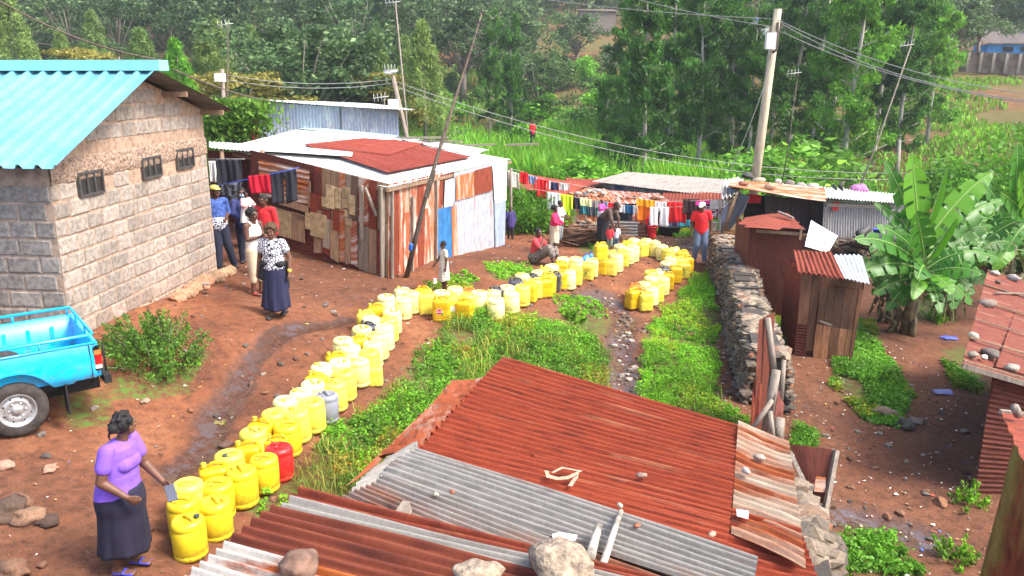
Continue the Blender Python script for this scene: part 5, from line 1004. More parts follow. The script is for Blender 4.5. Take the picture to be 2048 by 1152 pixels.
# stones and wreckage on the lower yard and the left lane
for i, (px_, py_, r, c, lab) in enumerate([(1772, 832, .20, (.42, .30, .22), 'big brown rock on the lower yard beside the grass'), (1812, 853, .19, (.16, .15, .12), 'dark mossy rock right of the big brown rock'), (1833, 846, .12, (.38, .34, .30), 'grey rock right of the dark mossy rock'), (1882, 1008, .12, (.40, .19, .10), 'flat orange rock near the foot of the rusty house'), (1930, 866, .09, (.36, .28, .22), 'brown rock by the rusty house wall'), (1775, 1036, .07, (.35, .16, .09), 'round reddish stone beside the wet trickle'),
        (60, 1040, .17, (.42, .25, .16), 'pale brown rock in the pile at the lower left edge'), (15, 1030, .22, (.16, .10, .07), 'dark rock in the pile at the lower left edge'), (95, 1048, .12, (.13, .08, .06), 'dark stone right of the pale brown rock'), (45, 1010, .15, (.30, .15, .09), 'reddish rock behind the pale brown one'), (452, 893, .09, (.22, .13, .10), 'dark stone in the wet runnel'), (380, 823, .06, (.36, .15, .08), 'round red stone beside the runnel'), (290, 805, .07, (.55, .45, .32), 'cream stone near the weeds'), (25, 1152, .18, (.30, .16, .10), 'brown rock at the bottom left corner'), (100, 940, .09, (.6, .35, .25), 'pinkish slab left of the woman in purple'), (12, 935, .10, (.65, .40, .30), 'pink slab at the left edge')]):
    p = G(px_, py_); mb = MB(); r *= .72; mb.rock((p.x, p.y, p.z+r*.3), (r*1.35, r, r*.75), i+20, 0, c, 2); tag(mb.build('rock', M_STONE, loc=p), lab, 'rock')
for px_, py_, c, lab in [(1885, 787, (.30, .34, .75), 'blue and white plastic bag lying on the lower yard'), (1898, 678, (.03, .06, .45), 'dark blue rag on the ground below the banana plant'), (440, 848, (.30, .25, .08), 'yellowish peel in the muddy runnel')]:
    p = G(px_, py_); mb = MB(); 
    k = .35 if 'peel' in lab else .8; q = [p+Vector((-.2, -.1, .03))*k, p+Vector((.2, -.12, .03))*k, p+Vector((.22, .12, .04))*k, p+Vector((-.2, .13, .05))*k]; mb.sheet(*q, 3, .025, 8, wob=.01); tag(mb.build('plastic_bag', simple('bag_'+lab[:4].strip(), c, .5, .3, 20, .3, c2=((.5, .5, .55) if 'bag' in lab else None)), loc=p), lab, 'rag')
# ---------------- far buildings
r_, a, b, a2, ax, bk = hut('blue_house', 'blue-walled house with a grey roof behind the boundary wall at the top right', 1976, 2150, (88, 90), 86, 84, 5, simple('blue_wall', (.05, .30, .75), .7, .1, 2, 0), simple('grey_roof', (.17, .14, .13), .9, .2, 3, .1), drop=1.9, ncw=4, over=.5, cat='house')
for x0, x1 in ((2004, 2025), (2040, 2052)): q = [onplane(u_, w_, a, ax)+Vector((0, -.15, 0)) for u_, w_ in ((x0, 94), (x1, 94), (x1, 103), (x0, 103))]; mb = MB(); mb.add(q, [(0, 1, 2, 3)]); mb.build('window', M_BLACK, r_, smooth=False)
for a_, b_, lab, nm in [((1925, 103, 80), (2080, 108, 76), 'brown block boundary wall below the blue house', 'boundary_wall')]:
    p, q = P(*a_), P(*b_); mb = MB(); mb.add([p, q, (q.x, q.y, q.z-2.0), (p.x, p.y, p.z-1.9)], [(3, 2, 1, 0)]); mb.add([p+Vector((0, .2, 0)), q+Vector((0, .2, 0)), (q.x, q.y+.2, q.z-2.0), (p.x, p.y+.2, p.z-1.9)], [(0, 1, 2, 3)]); mb.add([p, q, q+Vector((0, .2, 0)), p+Vector((0, .2, 0))], [(0, 1, 2, 3)])
    o = tag(mb.build(nm, simple('boundary_blocks', (.34, .24, .18), .9, .4, 1.2, .3), smooth=False), lab, 'wall')
    for i in range(6): t = (i+.5)/6; c = p.lerp(q, t); mb = MB(); mb.box((c.x, c.y-.12, c.z-.95), (.3, .2, 1.8)); o2 = mb.build('pillar', M_BLOCK, o, smooth=False)
for x0, x1, y0, y1, D, lab in [(1160, 1232, 22, 40, 108, 'pale house with a brown roof on the hill crest near the top centre'), (1503, 1540, 40, 62, 95, 'white house with blue trim glimpsed left of the power pole top')]:
    r_, a, b, a2, ax, bk = hut('hill_house', lab, x0, x1, (y0, y0+1), D, D, 5, simple('house_wall_%d' % x0, (.22, .18, .15) if x0 < 1300 else (.5, .5, .5), .8, .1, 2, 0), simple('hroof_%d' % x0, (.20, .14, .11) if x0 < 1300 else (.05, .15, .6), .8, .1, 2, 0), drop=.6, ncw=3, cat='house', zlow=P(x0, y1, D).z-1.5)
    q = [onplane(u_, w_, a, ax)+Vector((0, -.2, 0)) for u_, w_ in ((x0+6, y0+8), (x0+16, y0+8), (x0+16, y0+16), (x0+6, y0+16))]; mb = MB(); mb.add(q, [(0, 1, 2, 3)]); mb.build('window', M_BLACK, r_, smooth=False)
# ---------------- poles, aerials, cables
M_POLE = simple('pole_wood', (.55, .47, .32), .8, .25, 3, .2, stretch=(4, 4, .6)); M_DPOLE = simple('dark_pole_wood', (.13, .095, .07), .85, .4, 5, .3, stretch=(4, 4, .6)); M_ALU = simple('aluminium', (.6, .6, .58), .4, .1, 5, 0, metal=.3); M_BOXW = simple('white_box', (.72, .72, .68), .5, .1, 3, 0)
top = P(1556, 18, 26.8); b_ = P(1510, 365, 27); d = nrm(b_-top); foot = top + d*((top.z-gz(b_.x, b_.y))/(-d.z)+.1)
pp = thing('power_pole', 'thick leaning timber power pole with a white meter box', 'pole', foot); mb = MB(); mb.tube([foot, foot.lerp(top, .5), top], [.165, .145, .12], 14); mb.build('post', M_POLE, pp)
mb = MB(); c = P(1541, 82, 26.5); mb.box(c, (.30, .2, .5)); mb.build('meter_box', M_BOXW, pp, smooth=False); mb = MB(); mb.tube([P(1556, 45, 26.6), P(1553, 100, 26.6), P(1545, 105, 26.6)], .05, 6); mb.build('cable_clamp', M_DPOLE, pp)
def aerial(mb, c, ax_, elems, L0=.5, sp=.2):
    mb.tube([c-ax_*.05, c+ax_*(sp*elems)], .012, 5); n = nrm(ax_.cross(Vector((0, 1, .3))))
    for i in range(elems): p = c+ax_*(sp*i); mb.tube([p-n*L0/2, p+n*L0/2], .008, 4)
def mast(name, label, pts, rad, mat=M_DPOLE, kind='yagi', L0=.6, size=1.0):
    r = thing(name, label, 'aerial', pts[0]); mb = MB(); mb.tube(pts, rad, 8); mb.build('pole', mat, r); mb = MB(); t = Vector(pts[-1])
    if kind == 'yagi': aerial(mb, t-Vector((.35, 0, 0))*size, Vector((1, .2, .12)).normalized(), 4, .28, .13*size)
    mb.build('aerial', M_ALU, r); return r, mb
g0 = G(813, 552); tp = P(965, 22, 18.6)
pts = [Vector((g0.x, g0.y-.1, g0.z-.05)), P(833, 470, 16.8), P(856, 375, 16.9), P(903, 220, 17.6), P(945, 90, 18.3), tp]
r = thing('tall_aerial_mast', 'very tall dark leaning pole with four crossed aerials rising past the patched shed', 'aerial', pts[0]); mb = MB(); mb.tube(pts, [.06, .055, .045, .035, .025, .018], 8); mb.build('pole', M_DPOLE, r)
for i, py in enumerate((24, 45, 68, 89)):
    t = (py-22)/(90-22); c = tp.lerp(pts[4], t); mb = MB()
    for v in ((.28, 0, .01), (.20, .1, -.16), (-.2, .05, .12)): mb.tube([c-Vector(v)*.9, c+Vector(v)*.9], .007, 4)
    mb.tube([c-Vector((0, 0, .05)), c+Vector((0, 0, .05))], .03, 6); mb.build('aerial', M_IRON, r)
mb = MB(); p = P(866, 333, 16.85); mb.beam(P(868, 340, 16.8), P(853, 395, 16.75), .10, .05, up=(0, 1, 0)); mb.build('splint', M_DPOLE, r, smooth=False); mb = MB(); mb.ecap(P(822, 490, 16.5), P(821, 498, 16.5), (.045, .045), (.045, .045)); mb.build('blue_wrap', simple('blue_tape', (.02, .12, .5), .5, .1, 5, 0), r)
for lab, top, foot_, D, rad in [('thin wooden mast with a small aerial behind the blue-grey shed', (791, 6), (808, 215), 31, .06), ('short mast with a small aerial behind the cluttered roof', (1596, 148), (1562, 366), 29, .035), ('long leaning grey mast with an aerial right of the power pole', (1822, 92), (1722, 364), 28.5, .05), ('thin mast at the left above the creeper', (456, 50), (452, 200), 30, .05), ('tiny aerial on a short stick beside the blue-grey shed', (768, 196), (769, 215), 29, .03)]:
    t = P(*top, D); f_ = P(*foot_, D); d = nrm(f_-t); f_ = t + d*((t.z-gz(f_.x, f_.y))/(-d.z)); mid = f_.lerp(t, .5)+Vector((.06, 0, 0)); mast('aerial_mast', lab, [f_, mid, t], [rad*.75, rad*.6, rad*.4], M_GREYWOOD if 'grey' in lab else M_DPOLE)
for lab, top, foot_, D, box in [('short pale utility pole with white boxes left of the big dark tree', (444, 138), (447, 195), 31, (440, 155)), ('short utility pole with a dish and white box behind the blue-grey shed', (786, 152), (800, 215), 29.5, (787, 207))]:
    t = P(*top, D); f_ = P(*foot_, D); d = nrm(f_-t); f_ = t + d*((t.z-gz(f_.x, f_.y))/(-d.z)); r = thing('utility_pole', lab, 'pole', f_); mb = MB(); mb.tube([f_, t], [.09, .075], 8); mb.build('post', M_GREYWOOD, r); mb = MB(); mb.box(P(*box, D-.25), (.36, .2, .3)); mb.build('meter_box', M_BOXW, r, smooth=False)
    if box[0] > 700: mb = MB(); c = P(781, 143, D); mb.lathe([(.02, -.1), (.2, -.05), (.28, .03), (.2, -.03), (.02, -.07)], 16, c); mb.build('dish', M_ALU, r); mb = MB(); aerial(mb, P(770, 140, D), Vector((1, 0, 0)), 4, .4, .12); mb.build('aerial', M_ALU, r)
def cable(label, a, b, sag, rad=.012, mat=None):
    a, b = P(*a), P(*b); pts = [a.lerp(b, i/20)-Vector((0, 0, sag*4*(i/20)*(1-i/20))) for i in range(21)]; mb = MB(); mb.tube(pts, rad, 5); tag(mb.build('cable', mat or M_CABLE), label, 'cable')
M_CABLE = simple('cable_grey', (.30, .30, .29), .6, .1, 2, 0)
cable('topmost cable from the power pole towards the upper left', (1556, 38, 26.7), (1040, -8, 34), .12); cable('second cable from the power pole towards the upper left', (1555, 55, 26.7), (1230, -14, 34), .1)
cable('upper cable from the power pole falling to the right', (1557, 40, 26.7), (2110, 195, 20), .35); cable('lower cable from the power pole falling to the right', (1557, 60, 26.7), (2110, 212, 20), .35); cable('middle cable from the power pole falling to the right', (1557, 44, 26.7), (2110, 206, 20), .45)
cable('upper long cable running from the left utility pole to the right behind the power pole', (787, 162, 29.5), (2060, 333, 31), 1.35); cable('lower long cable running from the left utility pole to the right behind the power pole', (788, 172, 29.5), (2060, 342, 31), 1.45)
cable('upper cable between the two short utility poles', (444, 148, 31), (786, 158, 29.5), .25); cable('lower cable between the two short utility poles', (444, 158, 31), (786, 166, 29.5), .25); cable('dark cable sloping down above the blue roof', (-40, -20, 20), (312, 118, 22), .25, .022, M_DPOLE); cable('dark cable continuing from the blue roof to the blue-grey shed', (345, 138, 20), (560, 205, 26), .12, .02, M_DPOLE); cable('thin service cable hanging from the power pole', (1548, 110, 26.6), (1455, 350, 27), .3, .012)
# ================================================================= WATER CONTAINERS
def plastic(name, c, dirt=.6, rough=.38):
    m, N, L, B = newmat(name)
    t = tex(N, L, 7, 5); t2 = tex(N, L, 26, 4); tc = N.new('ShaderNodeTexCoord'); s = N.new('ShaderNodeSeparateXYZ'); L.new(tc.outputs['Object'], s.inputs[0])
    zr = ramp(N, L, s.outputs[2], [(.0, (1, 1, 1)), (.12, (.35, .35, .35)), (.34, (.20, .20, .20))])
    ad = N.new('ShaderNodeMath'); ad.operation = 'MULTIPLY'; L.new(zr, ad.inputs[0]); tr = ramp(N, L, t2.outputs[0], [(.42, (0, 0, 0)), (.62, (1, 1, 1))]); L.new(tr, ad.inputs[1])
    ad2 = N.new('ShaderNodeMath'); ad2.operation = 'MULTIPLY'; L.new(ad.outputs[0], ad2.inputs[0]); ad2.inputs[1].default_value = dirt
    oi = N.new('ShaderNodeObjectInfo'); var = ramp(N, L, oi.outputs['Random'], [(0, (.9, .86, .8)), (.5, (1, 1, 1)), (1, (1, 1, 1.25))])
    base = mix(N, L, 1.0, ramp(N, L, t.outputs[0], [(.3, tuple(x*.93 for x in c)), (.7, c)]), var, 'MULTIPLY')
    L.new(mix(N, L, ad2.outputs[0], base, (.22, .12, .05)), B.inputs['Base Color']); B.inputs['Roughness'].default_value = rough
    B.inputs['Subsurface Weight'].default_value = 0; bump(N, L, B, t2.outputs[0], .08, .004); return m
MC = {'y': plastic('yellow_plastic', (.80, .60, .015), .8), 's': plastic('deep_yellow_plastic', (.72, .44, .0), .8), 'p': plastic('pale_yellow_plastic', (.86, .74, .08), .7), 'w': plastic('milky_plastic', (.90, .84, .30), .6),
      'r': plastic('red_plastic', (.72, .012, .015)), 'g': plastic('grey_plastic_drum', (.24, .26, .32)), 'k': plastic('charcoal_plastic', (.05, .055, .07)), 'o': plastic('orange_plastic', (.85, .22, .02)), 'b': plastic('clear_blue_plastic', (.10, .42, .75)), 'c': simple('dark_cap', (.04, .06, .07), .5, .2, 6, 0)}
CN = {'y': 'yellow', 's': 'deep yellow', 'p': 'pale yellow', 'w': 'milky pale', 'r': 'red', 'g': 'grey', 'k': 'charcoal', 'o': 'orange', 'b': 'clear blue'}
LOCAL[0] = True
_h = bpy.data.objects.new('t', None)
def tmpl(fn): mb = MB(); fn(mb); o = mb.build('t', MC['y'], _h); me = o.data; bpy.data.objects.remove(o); return me
def _rd(mb): mb.lathe([(.02, .006), (.118, 0), (.14, .012), (.150, .035), (.152, .058), (.146, .064), (.146, .068), (.151, .075), (.152, .18), (.151, .300), (.147, .306), (.147, .310), (.151, .317), (.149, .345), (.138, .372), (.118, .386), (.105, .388), (.098, .380), (.03, .378)], 36)
def _rh(mb): mb.tube([(-.085, .012, .378), (-.07, .012, .398), (-.03, .0, .404), (.03, -.012, .404), (.05, -.016, .398), (.06, -.018, .378)], [.014, .015, .014, .014, .015, .014], 8)
def _cap(mb): mb.lathe([(.026, -.008), (.027, .018), (.024, .022), (.005, .022)], 14)
def _jd(mb): mb.lathe([(.05, .004), (.92, 0), (1, .02), (1, .045), (.985, .055), (1, .07), (1, .17), (.985, .178), (.985, .2), (1, .208), (1, .300), (.97, .322), (.82, .338), (.60, .346), (.3, .347), (.05, .347)], 40, sq=(.142, .112, .42))
def _jh(mb): mb.tube([(.098, 0, .335), (.095, 0, .372), (.07, 0, .386), (-.005, 0, .386), (-.03, 0, .372), (-.033, 0, .335)], [.018, .017, .015, .015, .017, .018], 8)
def _jn(mb): mb.lathe([(.034, 0), (.034, .02), (.028, .03), (.028, .042)], 14)
T_RD, T_RH, T_CAP, T_JD, T_JH, T_JN = map(tmpl, (_rd, _rh, _cap, _jd, _jh, _jn))
def sticker(kind):
    mb = MB(); r = .1535 if kind == 'R' else .0
    def patch(a0, a1, z0, z1, mi, o=0):
        n = 8; vs = []
        for i in range(n+1):
            a = a0+(a1-a0)*i/n
            for z in (z0, z1): vs.append((math.cos(a)*(r+o), math.sin(a)*(r+o), z) if kind == 'R' else (a, -.114-o, z))
        mb.add(vs, [(2*i, 2*i+2, 2*i+3, 2*i+1) for i in range(n)], mi)
    return mb, patch
LBL = simple('label_white', (.82, .82, .78), .6, .05, 9, 0); LBK = simple('label_ink', (.03, .04, .04), .6, .1, 9, 0); LBR = simple('label_red', (.7, .01, .02), .5, .1, 9, 0); LBG = simple('label_green', (.05, .30, .05), .6, .1, 9, 0)
def can(px, py, kind, col, label, yaw=None, hgt=None, lift=0, capc='y', tilt=0, special=None, sc=1.0):
    H_ = (.388 if kind == 'R' else .347)*sc
    p = G(px, py, H_+lift); CANS.append([p.x, p.y, kind, col, label, yaw if yaw is not None else rng.uniform(-.5, .5), lift, capc, tilt, special, sc])
CANS = []
def C_(crop, lst):
    ox, oy, s = crop
    for t in lst: CL.append((ox+t[0]/s, oy+t[1]/s) + t[2:])
CL = []
C_((300, 540, 1.92), [(145,965,'R','y',{'capc':'c'}),(245,895,'R','y'),(128,890,'R','y'),(150,828,'R','p'),(248,825,'R','y',{'sp':'label'}),(350,780,'R','y'),(245,762,'J','s',{'yaw':.4}),(303,716,'R','p',{'capc':'c'}),(435,728,'R','y',{'sp':'top'}),(373,685,'J','s'),(492,685,'R','r'),(398,625,'R','p'),(486,648,'J','s',{'sp':'toplabel'}),(432,592,'J','s'),(525,600,'R','y'),(470,553,'R','p'),(566,545,'R','p'),(518,503,'R','w'),(618,515,'R','p'),(580,466,'R','w'),(675,480,'R','g'),(622,438,'R','w'),(710,437,'R','p'),(650,403,'J','y'),(668,376,'R','w'),(746,400,'R','p'),(714,352,'R','w'),(800,350,'R','w'),(730,328,'J','s'),(754,303,'R','w'),(852,372,'J','p',{'sc':.75}),(750,274,'R','w'),(838,318,'R','p'),(797,260,'J','s',{'capc':'k'}),(812,232,'R','w'),(850,286,'R','w'),(838,212,'J','k'),(850,188,'R','w'),(872,250,'R','w'),(897,220,'R','w'),(912,190,'R','p'),(868,148,'J','s',{'yaw':.2}),(828,168,'J','p'),(928,160,'R','w'),(908,105,'R','w'),(970,108,'R','w')])
NA = len(CL)
C_((700, 540, 5.69), [(560,250,'J','w',{'tilt':.25}),(700,262,'R','w'),(830,232,'J','s',{'capc':'r'}),(900,292,'J','p'),(1000,262,'R','w'),(1060,335,'J','s',{'sp':'logo','yaw':.05,'sc':1.12}),(1185,345,'J','p',{'sp':'white'}),(1200,215,'R','w'),(1275,355,'J','s'),(1345,238,'J','o'),(1350,300,'R','p',{'tilt':.1}),(1480,275,'R','w'),(1590,275,'R','w'),(1655,222,'J','k'),(1650,325,'R','w'),(1790,205,'R','w'),(1830,255,'R','w'),(1900,130,'J','k'),(1955,190,'R','p')])
C_((1000, 320, 3.84), [(225,940,'J','y'),(185,905,'R','w'),(268,935,'J','p'),(252,893,'J','k'),(318,928,'J','s'),(290,858,'R','w'),(368,900,'J','y'),(415,880,'J','k'),(395,817,'R','w'),(345,850,'J','p'),(462,872,'J','s',{'sp':'label'}),(480,793,'J','s'),(525,858,'R','w'),(515,765,'R','w'),(580,842,'J','p'),(572,768,'R','w'),(636,792,'J','p',{'sp':'label'}),(665,745,'B','b'),(700,735,'B','b'),(702,782,'J','w'),(771,768,'J','s'),(776,685,'J','y',{'lift':.35}),(850,775,'J','p'),(850,712,'J','p',{'capc':'b'}),(897,740,'R','w'),(915,662,'R','w'),(945,712,'J','p'),(988,682,'R','w'),(1022,668,'R','w'),(985,633,'J','y'),(1037,620,'R','w'),(1082,640,'J','p'),(1130,617,'R','w'),(1190,633,'R','w'),(1245,660,'R','w'),(1287,690,'R','p'),(1350,690,'J','w'),(1400,712,'J','y'),
])
NB = len(CL)
C_((1000, 320, 3.84), [(1432,758,'J','s',{'sc':1.1}),(1312,760,'R','w'),(1372,772,'J','p'),(1412,802,'J','p',{'sp':'label'}),(1330,832,'J','s'),(1257,835,'J','k'),(1292,800,'R','w'),(1215,862,'J','w'),(1160,872,'R','p'),(1282,882,'J','s'),(1163,912,'R','w'),(1252,912,'R','w'),(1112,950,'R','w'),(1055,968,'J','o'),(1203,962,'R','p'),(1148,985,'R','w'),(1020,1012,'J','s',{'yaw':.6,'sc':1.08}),(1132,1022,'J','p')])
SP = {0: 'yellow round drum nearest the camera, dark cap, at the very front of the line', 1: 'yellow round drum second from the front, right-hand side', 2: 'yellow drum beside the phone of the woman in purple', 4: 'tilted yellow drum with a printed label down its side', 6: 'deep yellow jerrycan with a moulded handle, leftmost in the third pair', 8: 'yellow drum with ink marks on its lid, right before the red drum', 10: 'the only red drum in the line', 20: 'the only grey drum in the line, on the right side of the diagonal', 36: 'charcoal lid jerrycan at the upper left of the diagonal',
      46: 'milky jerrycan leaning to the left at the bend of the line', 51: 'wide deep yellow jerrycan with a round red logo', 52: 'pale jerrycan with a square white label right of the red logo', 55: 'orange jerrycan behind the middle of the line', 48: 'deep yellow jerrycan with a red cap at the bend', 72: 'fully visible charcoal jerrycan in the middle row', 75: 'deep yellow jerrycan with an orange label right of the charcoal one',
      82: 'left one of the two clear blue water bottles', 83: 'right one of the two clear blue water bottles', 86: 'yellow jerrycan stacked on top of another', 85: 'deep yellow jerrycan carrying another on top', 88: 'pale jerrycan with a blue cap behind the stacked pair'}
for i, t in enumerate(CL):
    o = t[4] if len(t) > 4 else {}; kn = {'R': 'round drum', 'J': 'jerrycan', 'B': 'bottle'}[t[2]]
    k, where = (i, 'on the diagonal stretch') if i < NA else ((i-NA, 'on the straight stretch after the bend') if i < NB else (i-NB, 'on the far return loop'))
    n_ = ORD[k] if k < 40 else {0: 'forty-first', 1: 'forty-second', 2: 'forty-third', 3: 'forty-fourth', 4: 'forty-fifth', 5: 'forty-sixth', 6: 'forty-seventh', 7: 'forty-eighth', 8: 'forty-ninth', 9: 'fiftieth'}.get(k-40, 'fifty-' + (ORD[(k-50) % 40]))
    lab = SP.get(i) or f'{CN[t[3]]} {kn}, {n_} container {where}'
    can(t[0], t[1], t[2], t[3], lab, o.get('yaw'), None, o.get('lift', 0), o.get('capc', t[3] if t[3] in 'rkog' else 'y'), o.get('tilt', 0), o.get('sp'), o.get('sc', 1.0))
A_ = np.array([[c[0], c[1]] for c in CANS]); RR = np.array([(.152 if c[2] == 'R' else (.128 if c[2] == 'J' else .1))*c[10] for c in CANS]); L0 = np.array([c[6] > 0 for c in CANS])
for it in range(60):
    for i in range(len(A_)):
        if L0[i]: continue
        d = A_ - A_[i]; r = np.hypot(d[:, 0], d[:, 1]); m_ = (r < RR+RR[i]-.004) & (r > 1e-6) & ~L0
        for j in np.nonzero(m_)[0]: q = d[j]/r[j]*(RR[i]+RR[j]-r[j])*.25; A_[j] += q; A_[i] -= q
LB = {}
for i, (c, (x, y)) in enumerate(zip(CANS, A_)):
    if c[6] > 0: x, y = A_[85]
    kind, col, sc = c[2], c[3], c[10]; z = gz(x, y) - .004 + c[6]
    gi = 'yellow water containers queued along the lane' if col in 'yspw' else None
    r = thing({'R': 'water_drum', 'J': 'jerrycan', 'B': 'water_bottle'}[kind], c[4], {'R': 'drum', 'J': 'jerrycan', 'B': 'bottle'}[kind], (x, y, z), gi)
    r.rotation_euler = (rng.uniform(-.03, .03), c[8] + rng.uniform(-.03, .03), c[5] + (rng.uniform(0, 6) if kind == 'R' and not c[9] else 0)); sc *= 1.09*rng.uniform(.96, 1.04); r.scale = (sc, sc, sc*rng.uniform(.97, 1.05))
    def prt(nm, me, mt, loc=(0, 0, 0)):
        o = link(nm, me, r, loc); o.material_slots[0].link = 'OBJECT'; o.material_slots[0].material = mt; return o
    if kind == 'B':
        if 'T_B' not in globals(): T_B = tmpl(lambda mb: mb.lathe([(.02, 0), (.11, 0), (.125, .02), (.12, .1), (.125, .12), (.12, .2), (.125, .26), (.10, .32), (.04, .36), (.025, .37), (.025, .40)], 24))
        prt('body', T_B, MC['b']); prt('cap', T_CAP, plastic('blue_cap_plastic', (.02, .08, .6)) if 'blue_cap_plastic' not in bpy.data.materials else bpy.data.materials['blue_cap_plastic'], (0, 0, .40))
    elif kind == 'R':
        prt('body', T_RD, MC[col]); prt('handle', T_RH, MC[col]); prt('cap', T_CAP, MC[c[7]], (-.062, -.055, .384))
    else:
        prt('body', T_JD, MC[col]); prt('handle', T_JH, MC[col]); prt('neck', T_JN, MC[col], (-.085, 0, .34)); prt('cap', T_CAP, MC[c[7]], (-.085, 0, .378))
    sp = c[9]
    if sp:
        mb, pa = sticker(kind)
        if sp == 'logo':
            n = 20; cx, cz = -.03, .17; cir = lambda rx, o, mi: mb.add([(cx+rx*math.cos(6.283*q/n), -.1145-o, cz+rx*math.sin(6.283*q/n)) for q in range(n)], [tuple(range(n))], mi)
            cir(.050, 0, 0); cir(.044, .001, 1); mb.add([(cx+.02, -.1165, cz-.05), (cx+.06, -.1165, cz-.05), (cx+.062, -.1165, cz-.01), (cx+.035, -.1165, cz-.025)], [(0, 1, 2, 3)], 2)
            f = bpy.data.curves.new('logo_text', 'FONT'); f.body = 'Gold'; f.size = .042; f.align_x = 'CENTER'; f.align_y = 'CENTER'; f.extrude = .0004; f.shear = .3; f.materials.append(LBL); fo = bpy.data.objects.new('logo_text', f); COL.objects.link(fo); bpy.context.view_layer.update(); lm = bpy.data.meshes.new_from_object(fo); bpy.data.objects.remove(fo); fo = link('logo_text', lm, r); fo.location = (cx, -.1172, cz); fo.rotation_euler = (R(90), 0, 0)
        elif sp == 'white': pa(-.05, .05, .12, .22, 0)
        elif sp == 'label':
            a0, a1 = (-1.25, -.75) if kind == 'R' else (-.05, .05); pa(a0, a1, .08, .27, 0) if kind == 'R' else None
            w = a1-a0
            for q in range(10): u = rng.random()*.8; z0 = .09+.17*q/10; pa(a0+w*u*.7, a0+w*min(.95, u*.7+.3), z0, z0+.010, 1 if kind == 'R' else 3, .001)
            pa(a0+w*.3, a0+w*.7, .15, .175, 2, .0015)
        elif sp in ('top', 'toplabel'):
            z = .389 if kind == 'R' else .349
            for q in range(9): a, b = rng.uniform(-.09, -.02), rng.uniform(-.10, -.04); mb.box((a, b, z), (.02, .006, .002), rz=rng.uniform(0, 3), mi=3)
        if mb.v: mb.build('label', [LBL, LBR if sp != 'label' else LBK, LBG, LBK], r, smooth=False)
LOCAL[0] = False
# ================================================================= PEOPLE
M_SKIN = simple('dark_skin', (.105, .045, .027), .5, .12, 10, .06, spec=.4); M_SKIN2 = simple('mid_brown_skin', (.15, .068, .04), .5, .12, 10, .06, spec=.4)
M_HAIR = simple('black_hair', (.012, .010, .010), .75, .5, 40, .9, dist=.02); M_HAIRB = simple('bronze_curls', (.14, .075, .03), .7, .75, 60, 1.0, dist=.03, c2=(.015, .01, .008)); M_EYE = simple('eye_white', (.35, .30, .26), .3, .05, 5, 0); M_PUP = simple('eye_dark', (.01, .008, .008), .2, .05, 5, 0); M_LIP = simple('lips', (.16, .05, .045), .5, .1, 5, 0)
def cloth(name, c, sc=18, var=.12): return simple(name, c, .88, var, sc, .25, dist=.006)
def pattern(name, c1, c2, kind='spots', scale=26):
    m, N, L, B = newmat(name); tc = N.new('ShaderNodeTexCoord')
    if kind == 'spots':
        t = N.new('ShaderNodeTexVoronoi'); t.feature = 'DISTANCE_TO_EDGE'; t.inputs['Scale'].default_value = scale; L.new(tc.outputs['Object'], t.inputs[0]); o = ramp(N, L, t.outputs[0], [(.09, c1), (.13, c2)])
    else:
        t = N.new('ShaderNodeTexWave'); t.bands_direction = 'Z'; t.inputs['Scale'].default_value = scale; t.inputs['Distortion'].default_value = 1.2; L.new(tc.outputs['Object'], t.inputs[0]); o = ramp(N, L, t.outputs[1] if len(t.outputs) > 1 else t.outputs[0], [(.42, c1), (.55, c2)])
    L.new(o, B.inputs['Base Color']); B.inputs['Roughness'].default_value = .88; return m
